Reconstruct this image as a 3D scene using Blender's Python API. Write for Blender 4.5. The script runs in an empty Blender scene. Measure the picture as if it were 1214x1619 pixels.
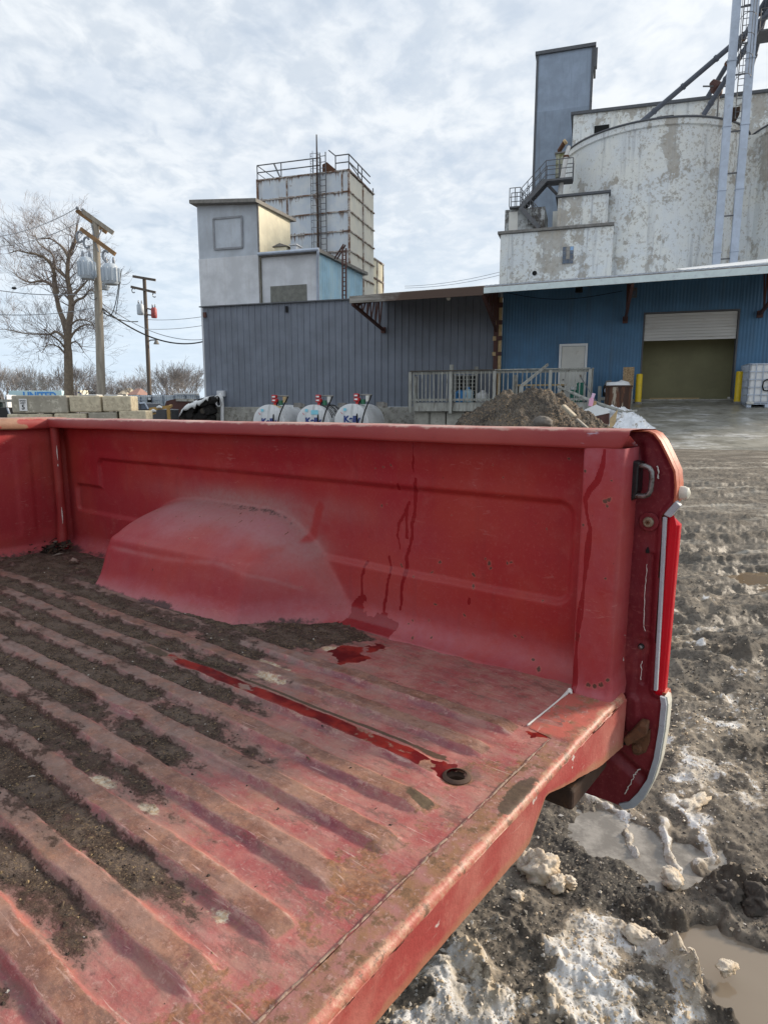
import bpy, math, random
import numpy as np
from mathutils import Vector, Matrix
R = math.radians
scene = bpy.context.scene
rng = np.random.default_rng(7)
random.seed(7)

# ------------------------------------------------------------------ camera
CX, CY, FPX, HY = 607.0, 809.5, 1012.0, 645.0
CAMZ = 1.40
PITCH = math.atan((CY - HY) / FPX)
cam = bpy.data.cameras.new('camera')
cam_o = bpy.data.objects.new('camera', cam)
scene.collection.objects.link(cam_o)
cam.sensor_fit = 'HORIZONTAL'
cam.sensor_width = 36.0
cam.lens = 36.0 * FPX / 1214.0
cam.clip_start = 0.05
cam.clip_end = 3000
cam_o.location = (0, 0, CAMZ)
cam_o.rotation_euler = (math.pi / 2 - PITCH, 0, 0)
scene.camera = cam_o

# ------------------------------------------------------------------ light
SUN_AZ, SUN_EL = R(68), R(24)
w = bpy.data.worlds.new('World')
scene.world = w
w.use_nodes = True
nt = w.node_tree
nt.nodes.clear()
sun = bpy.data.lights.new('sun', 'SUN')
sun.energy = 3.7
sun.angle = R(7)
sun.color = (1.0, 0.87, 0.71)
sun_o = bpy.data.objects.new('sun', sun)
scene.collection.objects.link(sun_o)
sd = Vector((math.sin(SUN_AZ) * math.cos(SUN_EL), math.cos(SUN_AZ) * math.cos(SUN_EL), math.sin(SUN_EL)))
sun_o.rotation_euler = (-sd).to_track_quat('-Z', 'Y').to_euler()
scene.view_settings.view_transform = 'Standard'
scene.view_settings.look = 'None'
scene.view_settings.exposure = 0.34
scene.view_settings.gamma = 1.0


def srgb(r, g, b):
    def f(c):
        c /= 255.0
        return c / 12.92 if c <= 0.04045 else ((c + 0.055) / 1.055) ** 2.4
    return (f(r), f(g), f(b), 1.0)


class N:
    """short node builder"""
    def __init__(self, tree):
        self.t = tree
        self._oc = None

    def nd(self, typ, **kw):
        n = self.t.nodes.new(typ)
        for k, v in kw.items():
            setattr(n, k, v)
        return n

    def put(self, sock, v):
        if v is None:
            return
        if isinstance(v, bpy.types.NodeSocket):
            self.t.links.new(v, sock)
        else:
            if sock.type == 'RGBA' and not hasattr(v, '__len__'):
                v = (v, v, v, 1)
            sock.default_value = v

    @property
    def oc(self):
        if self._oc is None:
            self._oc = self.nd('ShaderNodeTexCoord').outputs['Object']
        return self._oc

    def map(self, vec, scale=(1, 1, 1), loc=(0, 0, 0), rot=(0, 0, 0)):
        n = self.nd('ShaderNodeMapping')
        self.put(n.inputs['Vector'], vec)
        n.inputs['Scale'].default_value = scale
        n.inputs['Location'].default_value = loc
        n.inputs['Rotation'].default_value = rot
        return n.outputs[0]

    def noise(self, scale, det=5, rough=0.6, vec=None, dist=0.0, sc=None, loc=(0, 0, 0)):
        n = self.nd('ShaderNodeTexNoise')
        v = self.oc if vec is None else vec
        if sc is not None:
            v = self.map(v, sc, loc)
        elif loc != (0, 0, 0):
            v = self.map(v, (1, 1, 1), loc)
        self.put(n.inputs['Vector'], v)
        n.inputs['Scale'].default_value = scale
        n.inputs['Detail'].default_value = det
        n.inputs['Roughness'].default_value = rough
        n.inputs['Distortion'].default_value = dist
        return n.outputs['Fac']

    def vor(self, scale, feature='F1', out='Distance', vec=None, sc=None):
        n = self.nd('ShaderNodeTexVoronoi')
        n.feature = feature
        v = self.oc if vec is None else vec
        if sc is not None:
            v = self.map(v, sc)
        self.put(n.inputs['Vector'], v)
        n.inputs['Scale'].default_value = scale
        return n.outputs[out]

    def m(self, op, a, b=None, c=None, clamp=False):
        n = self.nd('ShaderNodeMath')
        n.operation = op
        n.use_clamp = clamp
        self.put(n.inputs[0], a)
        self.put(n.inputs[1], b)
        self.put(n.inputs[2], c)
        return n.outputs[0]

    def step(self, x, lo, hi):
        n = self.nd('ShaderNodeMapRange')
        n.interpolation_type = 'SMOOTHSTEP'
        self.put(n.inputs[0], x)
        n.inputs[1].default_value = lo
        n.inputs[2].default_value = hi
        return n.outputs[0]

    def mix(self, f, a, b, blend='MIX'):
        n = self.nd('ShaderNodeMix')
        n.data_type = 'RGBA'
        n.blend_type = blend
        self.put(n.inputs[0], f)
        self.put(n.inputs[6], a)
        self.put(n.inputs[7], b)
        return n.outputs[2]

    def lerp(self, f, a, b):
        n = self.nd('ShaderNodeMix')
        n.data_type = 'FLOAT'
        self.put(n.inputs[0], f)
        self.put(n.inputs[2], a)
        self.put(n.inputs[3], b)
        return n.outputs[0]

    def attr(self, name):
        n = self.nd('ShaderNodeAttribute')
        n.attribute_name = name
        return n.outputs['Fac']

    def sep(self, vec=None):
        n = self.nd('ShaderNodeSeparateXYZ')
        self.put(n.inputs[0], self.oc if vec is None else vec)
        return n.outputs

    def bump(self, h, dist, strength=1.0, normal=None):
        n = self.nd('ShaderNodeBump')
        n.inputs['Strength'].default_value = strength
        n.inputs['Distance'].default_value = dist
        self.put(n.inputs['Height'], h)
        if normal is not None:
            self.put(n.inputs['Normal'], normal)
        return n.outputs[0]


def newmat(name):
    m = bpy.data.materials.new(name)
    m.use_nodes = True
    t = m.node_tree
    t.nodes.clear()
    n = N(t)
    out = n.nd('ShaderNodeOutputMaterial')
    b = n.nd('ShaderNodeBsdfPrincipled')
    t.links.new(b.outputs[0], out.inputs[0])
    n.b = b
    n.out = out
    n.mat = m
    return n


def fin(n, col=None, rough=None, normal=None, metal=None, spec=None):
    n.put(n.b.inputs['Base Color'], col)
    n.put(n.b.inputs['Roughness'], rough)
    n.put(n.b.inputs['Metallic'], metal)
    n.put(n.b.inputs['Specular IOR Level'], spec)
    if normal is not None:
        n.put(n.b.inputs['Normal'], normal)
    return n.mat


# sky: Nishita light with a broken, thin cloud deck in the sky itself
wn = N(nt)
out = wn.nd('ShaderNodeOutputWorld')
bg = wn.nd('ShaderNodeBackground')
nt.links.new(bg.outputs[0], out.inputs[0])
sky = wn.nd('ShaderNodeTexSky')
sky.sky_type = 'NISHITA'
sky.sun_disc = False
sky.sun_elevation = SUN_EL
sky.sun_rotation = SUN_AZ
sky.air_density = 1.0
sky.dust_density = 1.5
dirv = wn.nd('ShaderNodeTexCoord').outputs['Generated']
sx, sy, sz = wn.sep(dirv)
zz = wn.m('ADD', wn.m('MAXIMUM', sz, 0.0), 0.16)
comb = wn.nd('ShaderNodeCombineXYZ')
wn.put(comb.inputs[0], wn.m('DIVIDE', sx, zz))
wn.put(comb.inputs[1], wn.m('DIVIDE', sy, zz))
P = comb.outputs[0]
big = wn.noise(0.8, 4, 0.55, vec=P, loc=(3.1, 1.7, 0))
rot = wn.map(P, (1.0, 0.80, 1), (0.4, 8.2, 0), (0, 0, 0.6))
fine = wn.noise(10.5, 4, 0.55, vec=rot, dist=0.4)
fine2 = wn.noise(24.0, 4, 0.6, vec=rot)
dens = wn.m('ADD', wn.m('MULTIPLY', big, 0.45), wn.m('ADD', wn.m('MULTIPLY', fine, 0.74), wn.m('MULTIPLY', fine2, 0.22)))
cover = wn.step(dens, 0.55, 0.80)
blue = wn.mix(0.55, wn.mix(1.0, sky.outputs[0], (0.10, 0.10, 0.10, 1), 'MULTIPLY'), srgb(177, 195, 214))
shade = wn.step(wn.noise(3.0, 5, 0.6, vec=P, loc=(7.7, 1.2, 0)), 0.34, 0.62)
cloud = wn.mix(shade, srgb(199, 208, 219), srgb(221, 226, 231))
top = wn.mix(wn.m('ADD', 0.58, wn.m('MULTIPLY', cover, 0.42)), blue, cloud)
# pale band of air low over the horizon, warmer towards the sun
low = wn.m('SUBTRACT', 1.0, wn.step(sz, 0.0, 0.34))
hz = wn.mix(wn.step(sx, -0.5, 0.6), srgb(200, 217, 232), srgb(217, 224, 231))
col = wn.mix(wn.m('MULTIPLY', low, 0.85), top, hz)
vdot = wn.nd('ShaderNodeVectorMath')
vdot.operation = 'DOT_PRODUCT'
wn.put(vdot.inputs[0], dirv)
vdot.inputs[1].default_value = sd
glow = wn.m('POWER', wn.m('MAXIMUM', vdot.outputs['Value'], 0.0), 9.0)
col = wn.mix(wn.m('MULTIPLY', glow, 0.55, clamp=True), col, (1.9, 1.75, 1.5, 1))
wn.put(bg.inputs[0], col)
bg.inputs[1].default_value = 1.0


# ------------------------------------------------------------------ pixel helpers (photo pixel -> place)
def ray(px, py):
    x = (px - CX) / FPX
    y = -(py - CY) / FPX
    c, s = math.cos(PITCH), math.sin(PITCH)
    return Vector((x, c + y * s, -s + y * c))


def at(px, py, Y):
    r = ray(px, py)
    p = r * (Y / r.y)
    return Vector((p.x, p.y, p.z + CAMZ))


def ong(px, py, z=0.0):
    r = ray(px, py)
    p = r * ((z - CAMZ) / r.z)
    return Vector((p.x, p.y, z))


# ------------------------------------------------------------------ objects
def link(o):
    scene.collection.objects.link(o)
    return o


def thing(name, label, cat, loc=(0, 0, 0), rz=0.0, group=None):
    o = link(bpy.data.objects.new(name, None))
    o.empty_display_size = 0.2
    o.location = loc
    o.rotation_euler = (0, 0, rz)
    tag(o, label, cat, group)
    return o


def tag(o, label, cat, group=None, kind=None):
    if label:
        o['label'] = label
    if cat:
        o['category'] = cat
    if group:
        o['group'] = group
    if kind:
        o['kind'] = kind
    return o


def copy_tree(o, parent=None):
    c = o.copy()
    scene.collection.objects.link(c)
    if parent is not None:
        c.parent = parent
    for ch in [k for k in scene.collection.objects if k.parent == o]:
        copy_tree(ch, c)
    return c


class MB:
    """collects shapes, links them as ONE mesh object"""
    def __init__(self, org=(0, 0, 0)):
        self.v = []
        self.f = []
        self.mi = []
        self.o = org

    def add(self, vs, fs, mi=0):
        b = len(self.v)
        self.v.extend([tuple(p) for p in vs])
        for f in fs:
            self.f.append(tuple(i + b for i in f))
            self.mi.append(mi)
        return self

    def box(self, x0, x1, y0, y1, z0, z1, mi=0):
        vs = [(x, y, z) for z in (z0, z1) for y in (y0, y1) for x in (x0, x1)]
        fs = [(0, 2, 3, 1), (4, 5, 7, 6), (0, 1, 5, 4), (1, 3, 7, 5), (3, 2, 6, 7), (2, 0, 4, 6)]
        return self.add(vs, fs, mi)

    def hexa(self, lo, hi, mi=0):
        n = len(lo)
        vs = list(lo) + list(hi)
        fs = [tuple(reversed(range(n))), tuple(range(n, 2 * n))]
        for i in range(n):
            j = (i + 1) % n
            fs.append((i, j, n + j, n + i))
        return self.add(vs, fs, mi)

    def prism(self, poly, axis, a, b, mi=0):
        def mk(p, t):
            if axis == 'x':
                return (t, p[0], p[1])
            if axis == 'y':
                return (p[0], t, p[1])
            return (p[0], p[1], t)
        return self.hexa([mk(p, a) for p in poly], [mk(p, b) for p in poly], mi)

    def tube(self, pts, r, n=8, cap=True, mi=0):
        pts = [Vector(p) for p in pts]
        rs = r if hasattr(r, '__len__') else [r] * len(pts)
        vs, fs = [], []
        up = None
        for i, p in enumerate(pts):
            if i == 0:
                d = pts[1] - pts[0]
            elif i == len(pts) - 1:
                d = pts[-1] - pts[-2]
            else:
                d = pts[i + 1] - pts[i - 1]
            if d.length < 1e-9:
                d = Vector((0, 0, 1))
            d.normalize()
            if up is None:
                up = d.orthogonal().normalized()
            else:
                up = up - d * up.dot(d)
                up = up.normalized() if up.length > 1e-6 else d.orthogonal().normalized()
            s = d.cross(up)
            for k in range(n):
                a = 2 * math.pi * k / n
                vs.append(p + (up * math.cos(a) + s * math.sin(a)) * rs[i])
        for i in range(len(pts) - 1):
            for k in range(n):
                j = (k + 1) % n
                fs.append((i * n + k, i * n + j, (i + 1) * n + j, (i + 1) * n + k))
        if cap:
            fs.append(tuple(reversed(range(n))))
            fs.append(tuple(range((len(pts) - 1) * n, len(pts) * n)))
        return self.add(vs, fs, mi)

    def cyl(self, c, r, z0, z1, n=20, mi=0):
        return self.tube([(c[0], c[1], z0), (c[0], c[1], z1)], r, n, True, mi)

    def bar(self, a, b, wd, th=None, mi=0, up=(0, 0, 1)):
        a, b = Vector(a), Vector(b)
        d = (b - a).normalized()
        u = Vector(up)
        u = u - d * u.dot(d)
        if u.length < 1e-4:
            u = d.orthogonal()
        u.normalize()
        s = d.cross(u)
        th = wd if th is None else th
        vs = []
        for p in (a, b):
            for q in ((-1, -1), (1, -1), (1, 1), (-1, 1)):
                vs.append(p + s * (q[0] * wd / 2) + u * (q[1] * th / 2))
        fs = [(0, 1, 2, 3), (7, 6, 5, 4)] + [(i, i + 4, (i + 1) % 4 + 4, (i + 1) % 4) for i in range(4)]
        return self.add(vs, fs, mi)

    def grid(self, X, Y, Z, mi=0, keep=None):
        nr, nc = X.shape
        b = len(self.v)
        self.v.extend(zip(X.ravel().tolist(), Y.ravel().tolist(), Z.ravel().tolist()))
        for i in range(nr - 1):
            for j in range(nc - 1):
                if keep is not None and not keep[i, j]:
                    continue
                a = b + i * nc + j
                self.f.append((a, a + 1, a + nc + 1, a + nc))
                self.mi.append(mi)
        return self

    def build(self, name, mats, parent=None, smooth=None, bevel=0.0, bseg=2):
        me = bpy.data.meshes.new(name)
        ox, oy, oz = self.o
        me.from_pydata([(x - ox, y - oy, z - oz) for x, y, z in self.v], [], self.f)
        mats = mats if isinstance(mats, (list, tuple)) else [mats]
        for m in mats:
            me.materials.append(m)
        if len(mats) > 1:
            me.polygons.foreach_set('material_index', self.mi)
        me.validate()
        fixn(me)
        o = link(bpy.data.objects.new(name, me))
        if parent is not None:
            o.parent = parent
        if smooth is not None:
            me.shade_smooth()
            me.set_sharp_from_angle(angle=R(smooth))
        if bevel > 0:
            md = o.modifiers.new('bevel', 'BEVEL')
            md.width = bevel
            md.segments = bseg
            md.limit_method = 'ANGLE'
            md.angle_limit = R(40)
        return o


def fixn(me):
    import bmesh
    if len(me.polygons) > 60000:
        return
    bm = bmesh.new()
    bm.from_mesh(me)
    bmesh.ops.recalc_face_normals(bm, faces=bm.faces)
    bm.to_mesh(me)
    bm.free()


def gridmesh(name, X, Y, Z, mat, parent=None, attrs=None, keep=None, flip=False, mask_mat=None):
    """fast regular sheet with float attributes per vertex"""
    nr, nc = X.shape
    co = np.stack([X, Y, Z], -1).reshape(-1, 3).astype(np.float32)
    i, j = np.meshgrid(np.arange(nr - 1), np.arange(nc - 1), indexing='ij')
    a = (i * nc + j)
    q = np.stack([a, a + 1, a + nc + 1, a + nc], -1)
    if flip:
        q = q[..., ::-1]
    if keep is not None:
        q = q[keep]
    q = q.reshape(-1, 4)
    used = np.unique(q)
    remap = np.full(nr * nc, -1, np.int64)
    remap[used] = np.arange(len(used))
    co = co[used]
    q = remap[q]
    me = bpy.data.meshes.new(name)
    me.vertices.add(len(co))
    me.vertices.foreach_set('co', co.ravel())
    me.loops.add(q.size)
    me.loops.foreach_set('vertex_index', q.ravel().astype(np.int32))
    me.polygons.add(len(q))
    me.polygons.foreach_set('loop_start', (np.arange(len(q)) * 4).astype(np.int32))
    me.polygons.foreach_set('use_smooth', np.ones(len(q), bool))
    me.update(calc_edges=True)
    me.validate()
    me.materials.append(mat)
    for k, v in (attrs or {}).items():
        at_ = me.attributes.new(k, 'FLOAT', 'POINT')
        at_.data.foreach_set('value', v.reshape(-1)[used].astype(np.float32))
    o = link(bpy.data.objects.new(name, me))
    if parent is not None:
        o.parent = parent
    return o


# numpy noise
_perm = np.random.default_rng(3).permutation(512)
_ang = np.random.default_rng(4).random(512) * 2 * np.pi
_gx, _gy = np.cos(_ang), np.sin(_ang)


def perlin(x, y, seed=0):
    x = np.asarray(x, float) + seed * 17.31
    y = np.asarray(y, float) + seed * 9.77
    xi, yi = np.floor(x).astype(np.int64), np.floor(y).astype(np.int64)
    fx, fy = x - xi, y - yi
    u, v = fx * fx * fx * (fx * (fx * 6 - 15) + 10), fy * fy * fy * (fy * (fy * 6 - 15) + 10)

    def g(ix, iy, dx, dy):
        h = _perm[(_perm[ix & 511] + iy) & 511]
        return _gx[h] * dx + _gy[h] * dy
    a = g(xi, yi, fx, fy)
    b = g(xi + 1, yi, fx - 1, fy)
    c = g(xi, yi + 1, fx, fy - 1)
    d = g(xi + 1, yi + 1, fx - 1, fy - 1)
    return ((a * (1 - u) + b * u) * (1 - v) + (c * (1 - u) + d * u) * v) * 1.5


def fbm(x, y, oct=5, gain=0.5, seed=0):
    s, a = 0, 1.0
    for k in range(oct):
        s = s + a * perlin(x * 2 ** k, y * 2 ** k, seed + k)
        a *= gain
    return s


def ridged(x, y, oct=4, gain=0.5, seed=0):
    s, a = 0, 1.0
    for k in range(oct):
        s = s + a * (1 - np.abs(perlin(x * 2 ** k, y * 2 ** k, seed + k)) * 2)
        a *= gain
    return s


def ss(x, a, b):
    t = np.clip((x - a) / (b - a), 0, 1)
    return t * t * (3 - 2 * t)


def segdist(px, py, pts):
    d = np.full(np.shape(px), 1e9)
    for (ax, ay), (bx, by) in zip(pts[:-1], pts[1:]):
        vx, vy = bx - ax, by - ay
        t = np.clip(((px - ax) * vx + (py - ay) * vy) / (vx * vx + vy * vy + 1e-12), 0, 1)
        d = np.minimum(d, np.hypot(px - ax - t * vx, py - ay - t * vy))
    return d


def inpoly(px, py, poly):
    r = np.zeros(np.shape(px), bool)
    n = len(poly)
    for i in range(n):
        x1, y1 = poly[i]
        x2, y2 = poly[(i + 1) % n]
        c = ((y1 > py) != (y2 > py)) & (px < (x2 - x1) * (py - y1) / (y2 - y1 + 1e-12) + x1)
        r ^= c
    return r


def polymask(px, py, poly, soft):
    d = segdist(px, py, list(poly) + [poly[0]])
    d = np.where(inpoly(px, py, poly), d, -d)
    return ss(d, -soft, soft)
# ================================================================== TRUCK BED
# bed frame: u runs forward along the bed, v runs from the far wall towards the near wall
FLZ = 0.86
TO = Vector((0.36229, 1.15871, FLZ))
TAZ = R(-52.0)
TRZ = math.atan2(math.cos(TAZ), math.sin(TAZ))
TM = Matrix.Translation(TO) @ Matrix.Rotation(TRZ, 4, 'Z')
TMI = TM.inverted()
CAMP = Vector((0, 0, CAMZ))


def tloc(px, py):
    a = TMI @ CAMP
    b = (TMI.to_3x3() @ ray(px, py))
    return a, b


def tw(px, py, v=-0.07):
    a, b = tloc(px, py)
    t = (v - a.y) / b.y
    return (a.x + b.x * t, a.z + b.z * t)


def tf(px, py, z=0.0):
    a, b = tloc(px, py)
    t = (z - a.z) / b.z
    return (a.x + b.x * t, a.y + b.y * t)


def redpaint(name, attrs=True, A=(0.325, 0.019, 0.028), B=(0.375, 0.044, 0.034), chipamt=0.62, lit=0.0):
    n = newmat(name)
    big = n.noise(3.0, 4, 0.6)
    mid = n.noise(19, 5, 0.65)
    finen = n.noise(160, 3, 0.6)
    c = n.mix(n.step(big, 0.35, 0.65), (*A, 1), (*B, 1))
    c = n.mix(n.m('MULTIPLY', n.step(mid, 0.5, 0.75), 0.35), c, (0.40, 0.088, 0.080, 1))
    # faint runs of dirt down the sheet
    run = n.noise(1.0, 4, 0.6, sc=(38, 38, 2.5))
    c = n.mix(n.m('MULTIPLY', n.step(run, 0.52, 0.75), 0.3), c, (0.22, 0.03, 0.034, 1))
    c = n.mix(n.m('MULTIPLY', n.step(finen, 0.55, 0.7), 0.14), c, (0.5, 0.17, 0.15, 1))
    rough = n.lerp(mid, 0.36, 0.56)
    if attrs:
        dust = n.attr('dust')
        dn = n.m('MULTIPLY', dust, n.lerp(n.noise(90, 5, 0.7), 0.35, 1.35), clamp=True)
        c = n.mix(n.m('MULTIPLY', dn, 0.78), c, (0.36, 0.245, 0.235, 1))
        fade = n.attr('fade')
        fd = n.m('MULTIPLY', fade, n.lerp(n.noise(45, 5, 0.7), 0.2, 1.4), clamp=True)
        c = n.mix(n.m('MULTIPLY', fd, 0.6), c, (0.42, 0.16, 0.19, 1))
        chip = n.attr('chip')
        cn_ = n.m('ADD', chip, n.m('MULTIPLY', n.m('SUBTRACT', n.noise(150, 4, 0.7), 0.5), 1.3))
        ring = n.step(cn_, 0.25, 0.7)
        c = n.mix(n.m('MULTIPLY', n.m('MULTIPLY', ring, n.step(chip, 0.02, 0.2)), 0.35), c, (0.48, 0.19, 0.14, 1))
        core = n.m('MULTIPLY', n.step(cn_, 0.60, 0.80), n.step(chip, 0.1, 0.3))
        c = n.mix(core, c, n.mix(n.noise(260, 2), (0.06, 0.03, 0.028, 1), (0.16, 0.075, 0.05, 1)))
        grime = n.attr('grime')
        gm = n.step(n.m('ADD', grime, n.m('MULTIPLY', n.m('SUBTRACT', n.noise(70, 6, 0.72), 0.5), 1.1)), 0.45, 0.75)
        c = n.mix(n.m('MULTIPLY', gm, 0.9), c, (0.055, 0.043, 0.04, 1))
        wet = n.step(n.m('ADD', n.attr('wet'), n.m('MULTIPLY', n.m('SUBTRACT', n.noise(48, 5, 0.65), 0.5), 1.0)), 0.42, 0.55)
        c = n.mix(n.m('MULTIPLY', wet, n.lerp(n.noise(20, 4), 0.6, 1.0)), c, (0.215, 0.007, 0.012, 1))
        rough = n.lerp(wet, n.lerp(dust, rough, 0.8), 0.13)
    chips = n.vor(26, vec=n.map(n.oc, (1, 1, 0.75)))
    spot = n.m('MULTIPLY', n.m('SUBTRACT', 1.0, n.step(chips, 0.05, 0.085)), n.step(n.noise(6, 3, 0.6, loc=(4, 9, 1)), chipamt, chipamt + 0.06))
    c = n.mix(n.m('MULTIPLY', spot, 0.8), c, (0.10, 0.035, 0.028, 1))
    # thin scratches through to chalky undercoat
    scr = n.noise(1.0, 2, 0.5, sc=(26, 26, 420), dist=1.2)
    sm = n.m('MULTIPLY', n.step(scr, 0.74, 0.78), n.step(n.noise(5, 2, loc=(2, 2, 2)), 0.5, 0.65))
    c = n.mix(n.m('MULTIPLY', sm, 0.5), c, (0.5, 0.3, 0.28, 1))
    scf = n.noise(1.0, 5, 0.7, sc=(16, 16, 70), dist=1.5, loc=(3, 7, 1))
    c = n.mix(n.m('MULTIPLY', n.m('MULTIPLY', n.step(scf, 0.60, 0.66), n.step(n.noise(4, 3, 0.6, loc=(9, 2, 2)), 0.46, 0.62)), 0.4), c, (0.48, 0.20, 0.18, 1))
    pit = n.vor(70)
    c = n.mix(n.m('MULTIPLY', n.m('MULTIPLY', n.m('SUBTRACT', 1.0, n.step(pit, 0.05, 0.10)), n.step(n.noise(9, 4, 0.7, loc=(2, 2, 6)), 0.54, 0.6)), 0.75), c, (0.12, 0.035, 0.03, 1))
    b = n.bump(n.m('ADD', n.m('MULTIPLY', mid, 0.5), n.m('MULTIPLY', finen, 0.25)), 0.0022, 0.6)
    return fin(n, c, n.m('ADD', rough, 0.05), b, None, 0.32)


M_wall = redpaint('red_wall_paint')
M_red = redpaint('red_paint', attrs=False, A=(0.26, 0.024, 0.028), B=(0.30, 0.045, 0.038), chipamt=0.56)
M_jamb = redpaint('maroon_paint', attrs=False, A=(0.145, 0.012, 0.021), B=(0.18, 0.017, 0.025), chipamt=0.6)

# rail with worn pale edge
n = newmat('red_rail_paint')
mid = n.noise(14, 6, 0.7)
c = n.mix(n.step(n.noise(2.6, 4, 0.6), 0.35, 0.7), (0.27, 0.028, 0.03, 1), (0.33, 0.062, 0.05, 1))
_, ry, rz_ = n.sep()
topm = n.step(n.m('ADD', rz_, n.m('MULTIPLY', n.m('SUBTRACT', mid, 0.5), 0.03)), 0.497, 0.5025)
c = n.mix(n.m('MULTIPLY', topm, 0.85), c, n.mix(n.step(n.noise(9, 4), 0.42, 0.6), (0.52, 0.33, 0.27, 1), (0.42, 0.13, 0.10, 1)))
ru = n.step(n.noise(30, 6, 0.75, sc=(0.6, 1, 2.4)), 0.60, 0.68)
c = n.mix(n.m('MULTIPLY', ru, 0.7), c, (0.11, 0.045, 0.03, 1))
bare = n.m('MULTIPLY', n.step(n.noise(20, 4, 0.6, sc=(0.5, 1, 2)), 0.55, 0.6), n.step(n.attr('bare'), 0.3, 0.7))
c = n.mix(n.m('MULTIPLY', bare, 0.8), c, (0.45, 0.38, 0.46, 1))
tan_ = n.step(n.m('ADD', n.attr('tan'), n.m('MULTIPLY', n.m('SUBTRACT', mid, 0.5), 0.8)), 0.4, 0.6)
c = n.mix(n.m('MULTIPLY', tan_, 0.85), c, n.mix(mid, (0.10, 0.07, 0.05, 1), (0.45, 0.27, 0.17, 1)))
M_rail = fin(n, c, n.lerp(mid, 0.33, 0.6), n.bump(mid, 0.002, 0.5))

# floor: pink worn paint, rust on the ridge tops, packed dirt in the troughs
n = newmat('bed_floor_worn_paint')
strk = n.noise(1.0, 6, 0.65, sc=(9, 55, 20))
mid = n.noise(17, 6, 0.7)
hi = n.noise(140, 4, 0.65)
hi2 = n.noise(420, 2, 0.6)
pink = n.mix(n.step(mid, 0.3, 0.7), (0.31, 0.060, 0.060, 1), (0.43, 0.185, 0.155, 1))
pink = n.mix(n.m('MULTIPLY', n.step(n.noise(4.5, 4, 0.6, loc=(3, 1, 0)), 0.5, 0.68), 0.7), pink, (0.27, 0.038, 0.05, 1))
pink = n.mix(n.m('MULTIPLY', n.step(strk, 0.52, 0.7), 0.45), pink, (0.50, 0.25, 0.235, 1))
edge_light = n.mix(n.step(mid, 0.35, 0.7), (0.46, 0.19, 0.135, 1), (0.36, 0.095, 0.08, 1))
c = n.mix(n.m('MULTIPLY', n.attr('edge'), n.m('MULTIPLY', n.step(n.noise(14, 7, 0.75, sc=(0.5, 1, 1), loc=(8, 8, 8)), 0.36, 0.62), 0.85), clamp=True), pink, edge_light)  # bright far rib edges: highlight put into the colour as salmon
slope_shade = n.mix(mid, (0.15, 0.035, 0.055, 1), (0.235, 0.07, 0.095, 1))
c = n.mix(n.m('MULTIPLY', n.attr('slope'), n.lerp(n.step(n.noise(18, 7, 0.72, sc=(0.5, 1, 1)), 0.34, 0.64), 0.25, 1.05), clamp=True), c, slope_shade)  # purple on near rib slopes: stain with shade put into the colour
rustc = n.mix(n.step(n.noise(33, 6, 0.75), 0.38, 0.62), (0.125, 0.062, 0.038, 1), (0.29, 0.155, 0.095, 1))
rustc = n.mix(n.m('MULTIPLY', n.step(hi, 0.5, 0.62), 0.5), rustc, (0.12, 0.065, 0.04, 1))
rm = n.step(n.m('ADD', n.attr('ridge'), n.m('MULTIPLY', n.m('SUBTRACT', n.noise(11, 6, 0.72, sc=(0.45, 1.2, 1)), 0.5), 1.7)), 0.42, 0.80)
c = n.mix(n.m('MULTIPLY', rm, 0.85), c, rustc)
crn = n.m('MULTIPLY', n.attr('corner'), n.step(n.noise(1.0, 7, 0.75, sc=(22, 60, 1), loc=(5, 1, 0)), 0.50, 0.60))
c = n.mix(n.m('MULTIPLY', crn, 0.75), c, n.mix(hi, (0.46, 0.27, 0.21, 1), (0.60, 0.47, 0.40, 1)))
# blotches of rust near the tail edge
rb = n.step(n.m('ADD', n.attr('rust'), n.m('MULTIPLY', n.m('SUBTRACT', n.noise(34, 6, 0.72), 0.5), 1.7)), 0.62, 0.8)
c = n.mix(n.m('MULTIPLY', rb, 0.82), c, n.mix(n.step(hi, 0.4, 0.65), (0.13, 0.062, 0.022, 1), (0.28, 0.13, 0.05, 1)))
# pale scratches
sc1 = n.noise(1.0, 3, 0.6, sc=(14, 230, 1), dist=0.6)
sc2 = n.noise(1.0, 3, 0.6, sc=(160, 42, 1), dist=1.6, loc=(3, 3, 0))
sm = n.m('MAXIMUM', n.step(sc1, 0.65, 0.70), n.m('MULTIPLY', n.step(sc2, 0.72, 0.76), 0.8))
c = n.mix(n.m('MULTIPLY', sm, 0.65), c, (0.56, 0.38, 0.34, 1))
c = n.mix(n.m('MULTIPLY', n.step(hi2, 0.58, 0.7), 0.22), c, (0.60, 0.33, 0.29, 1))
c = n.mix(n.m('MULTIPLY', n.step(n.noise(75, 4, 0.7, loc=(1, 5, 0)), 0.60, 0.68), 0.6), c, (0.16, 0.04, 0.045, 1))
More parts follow.
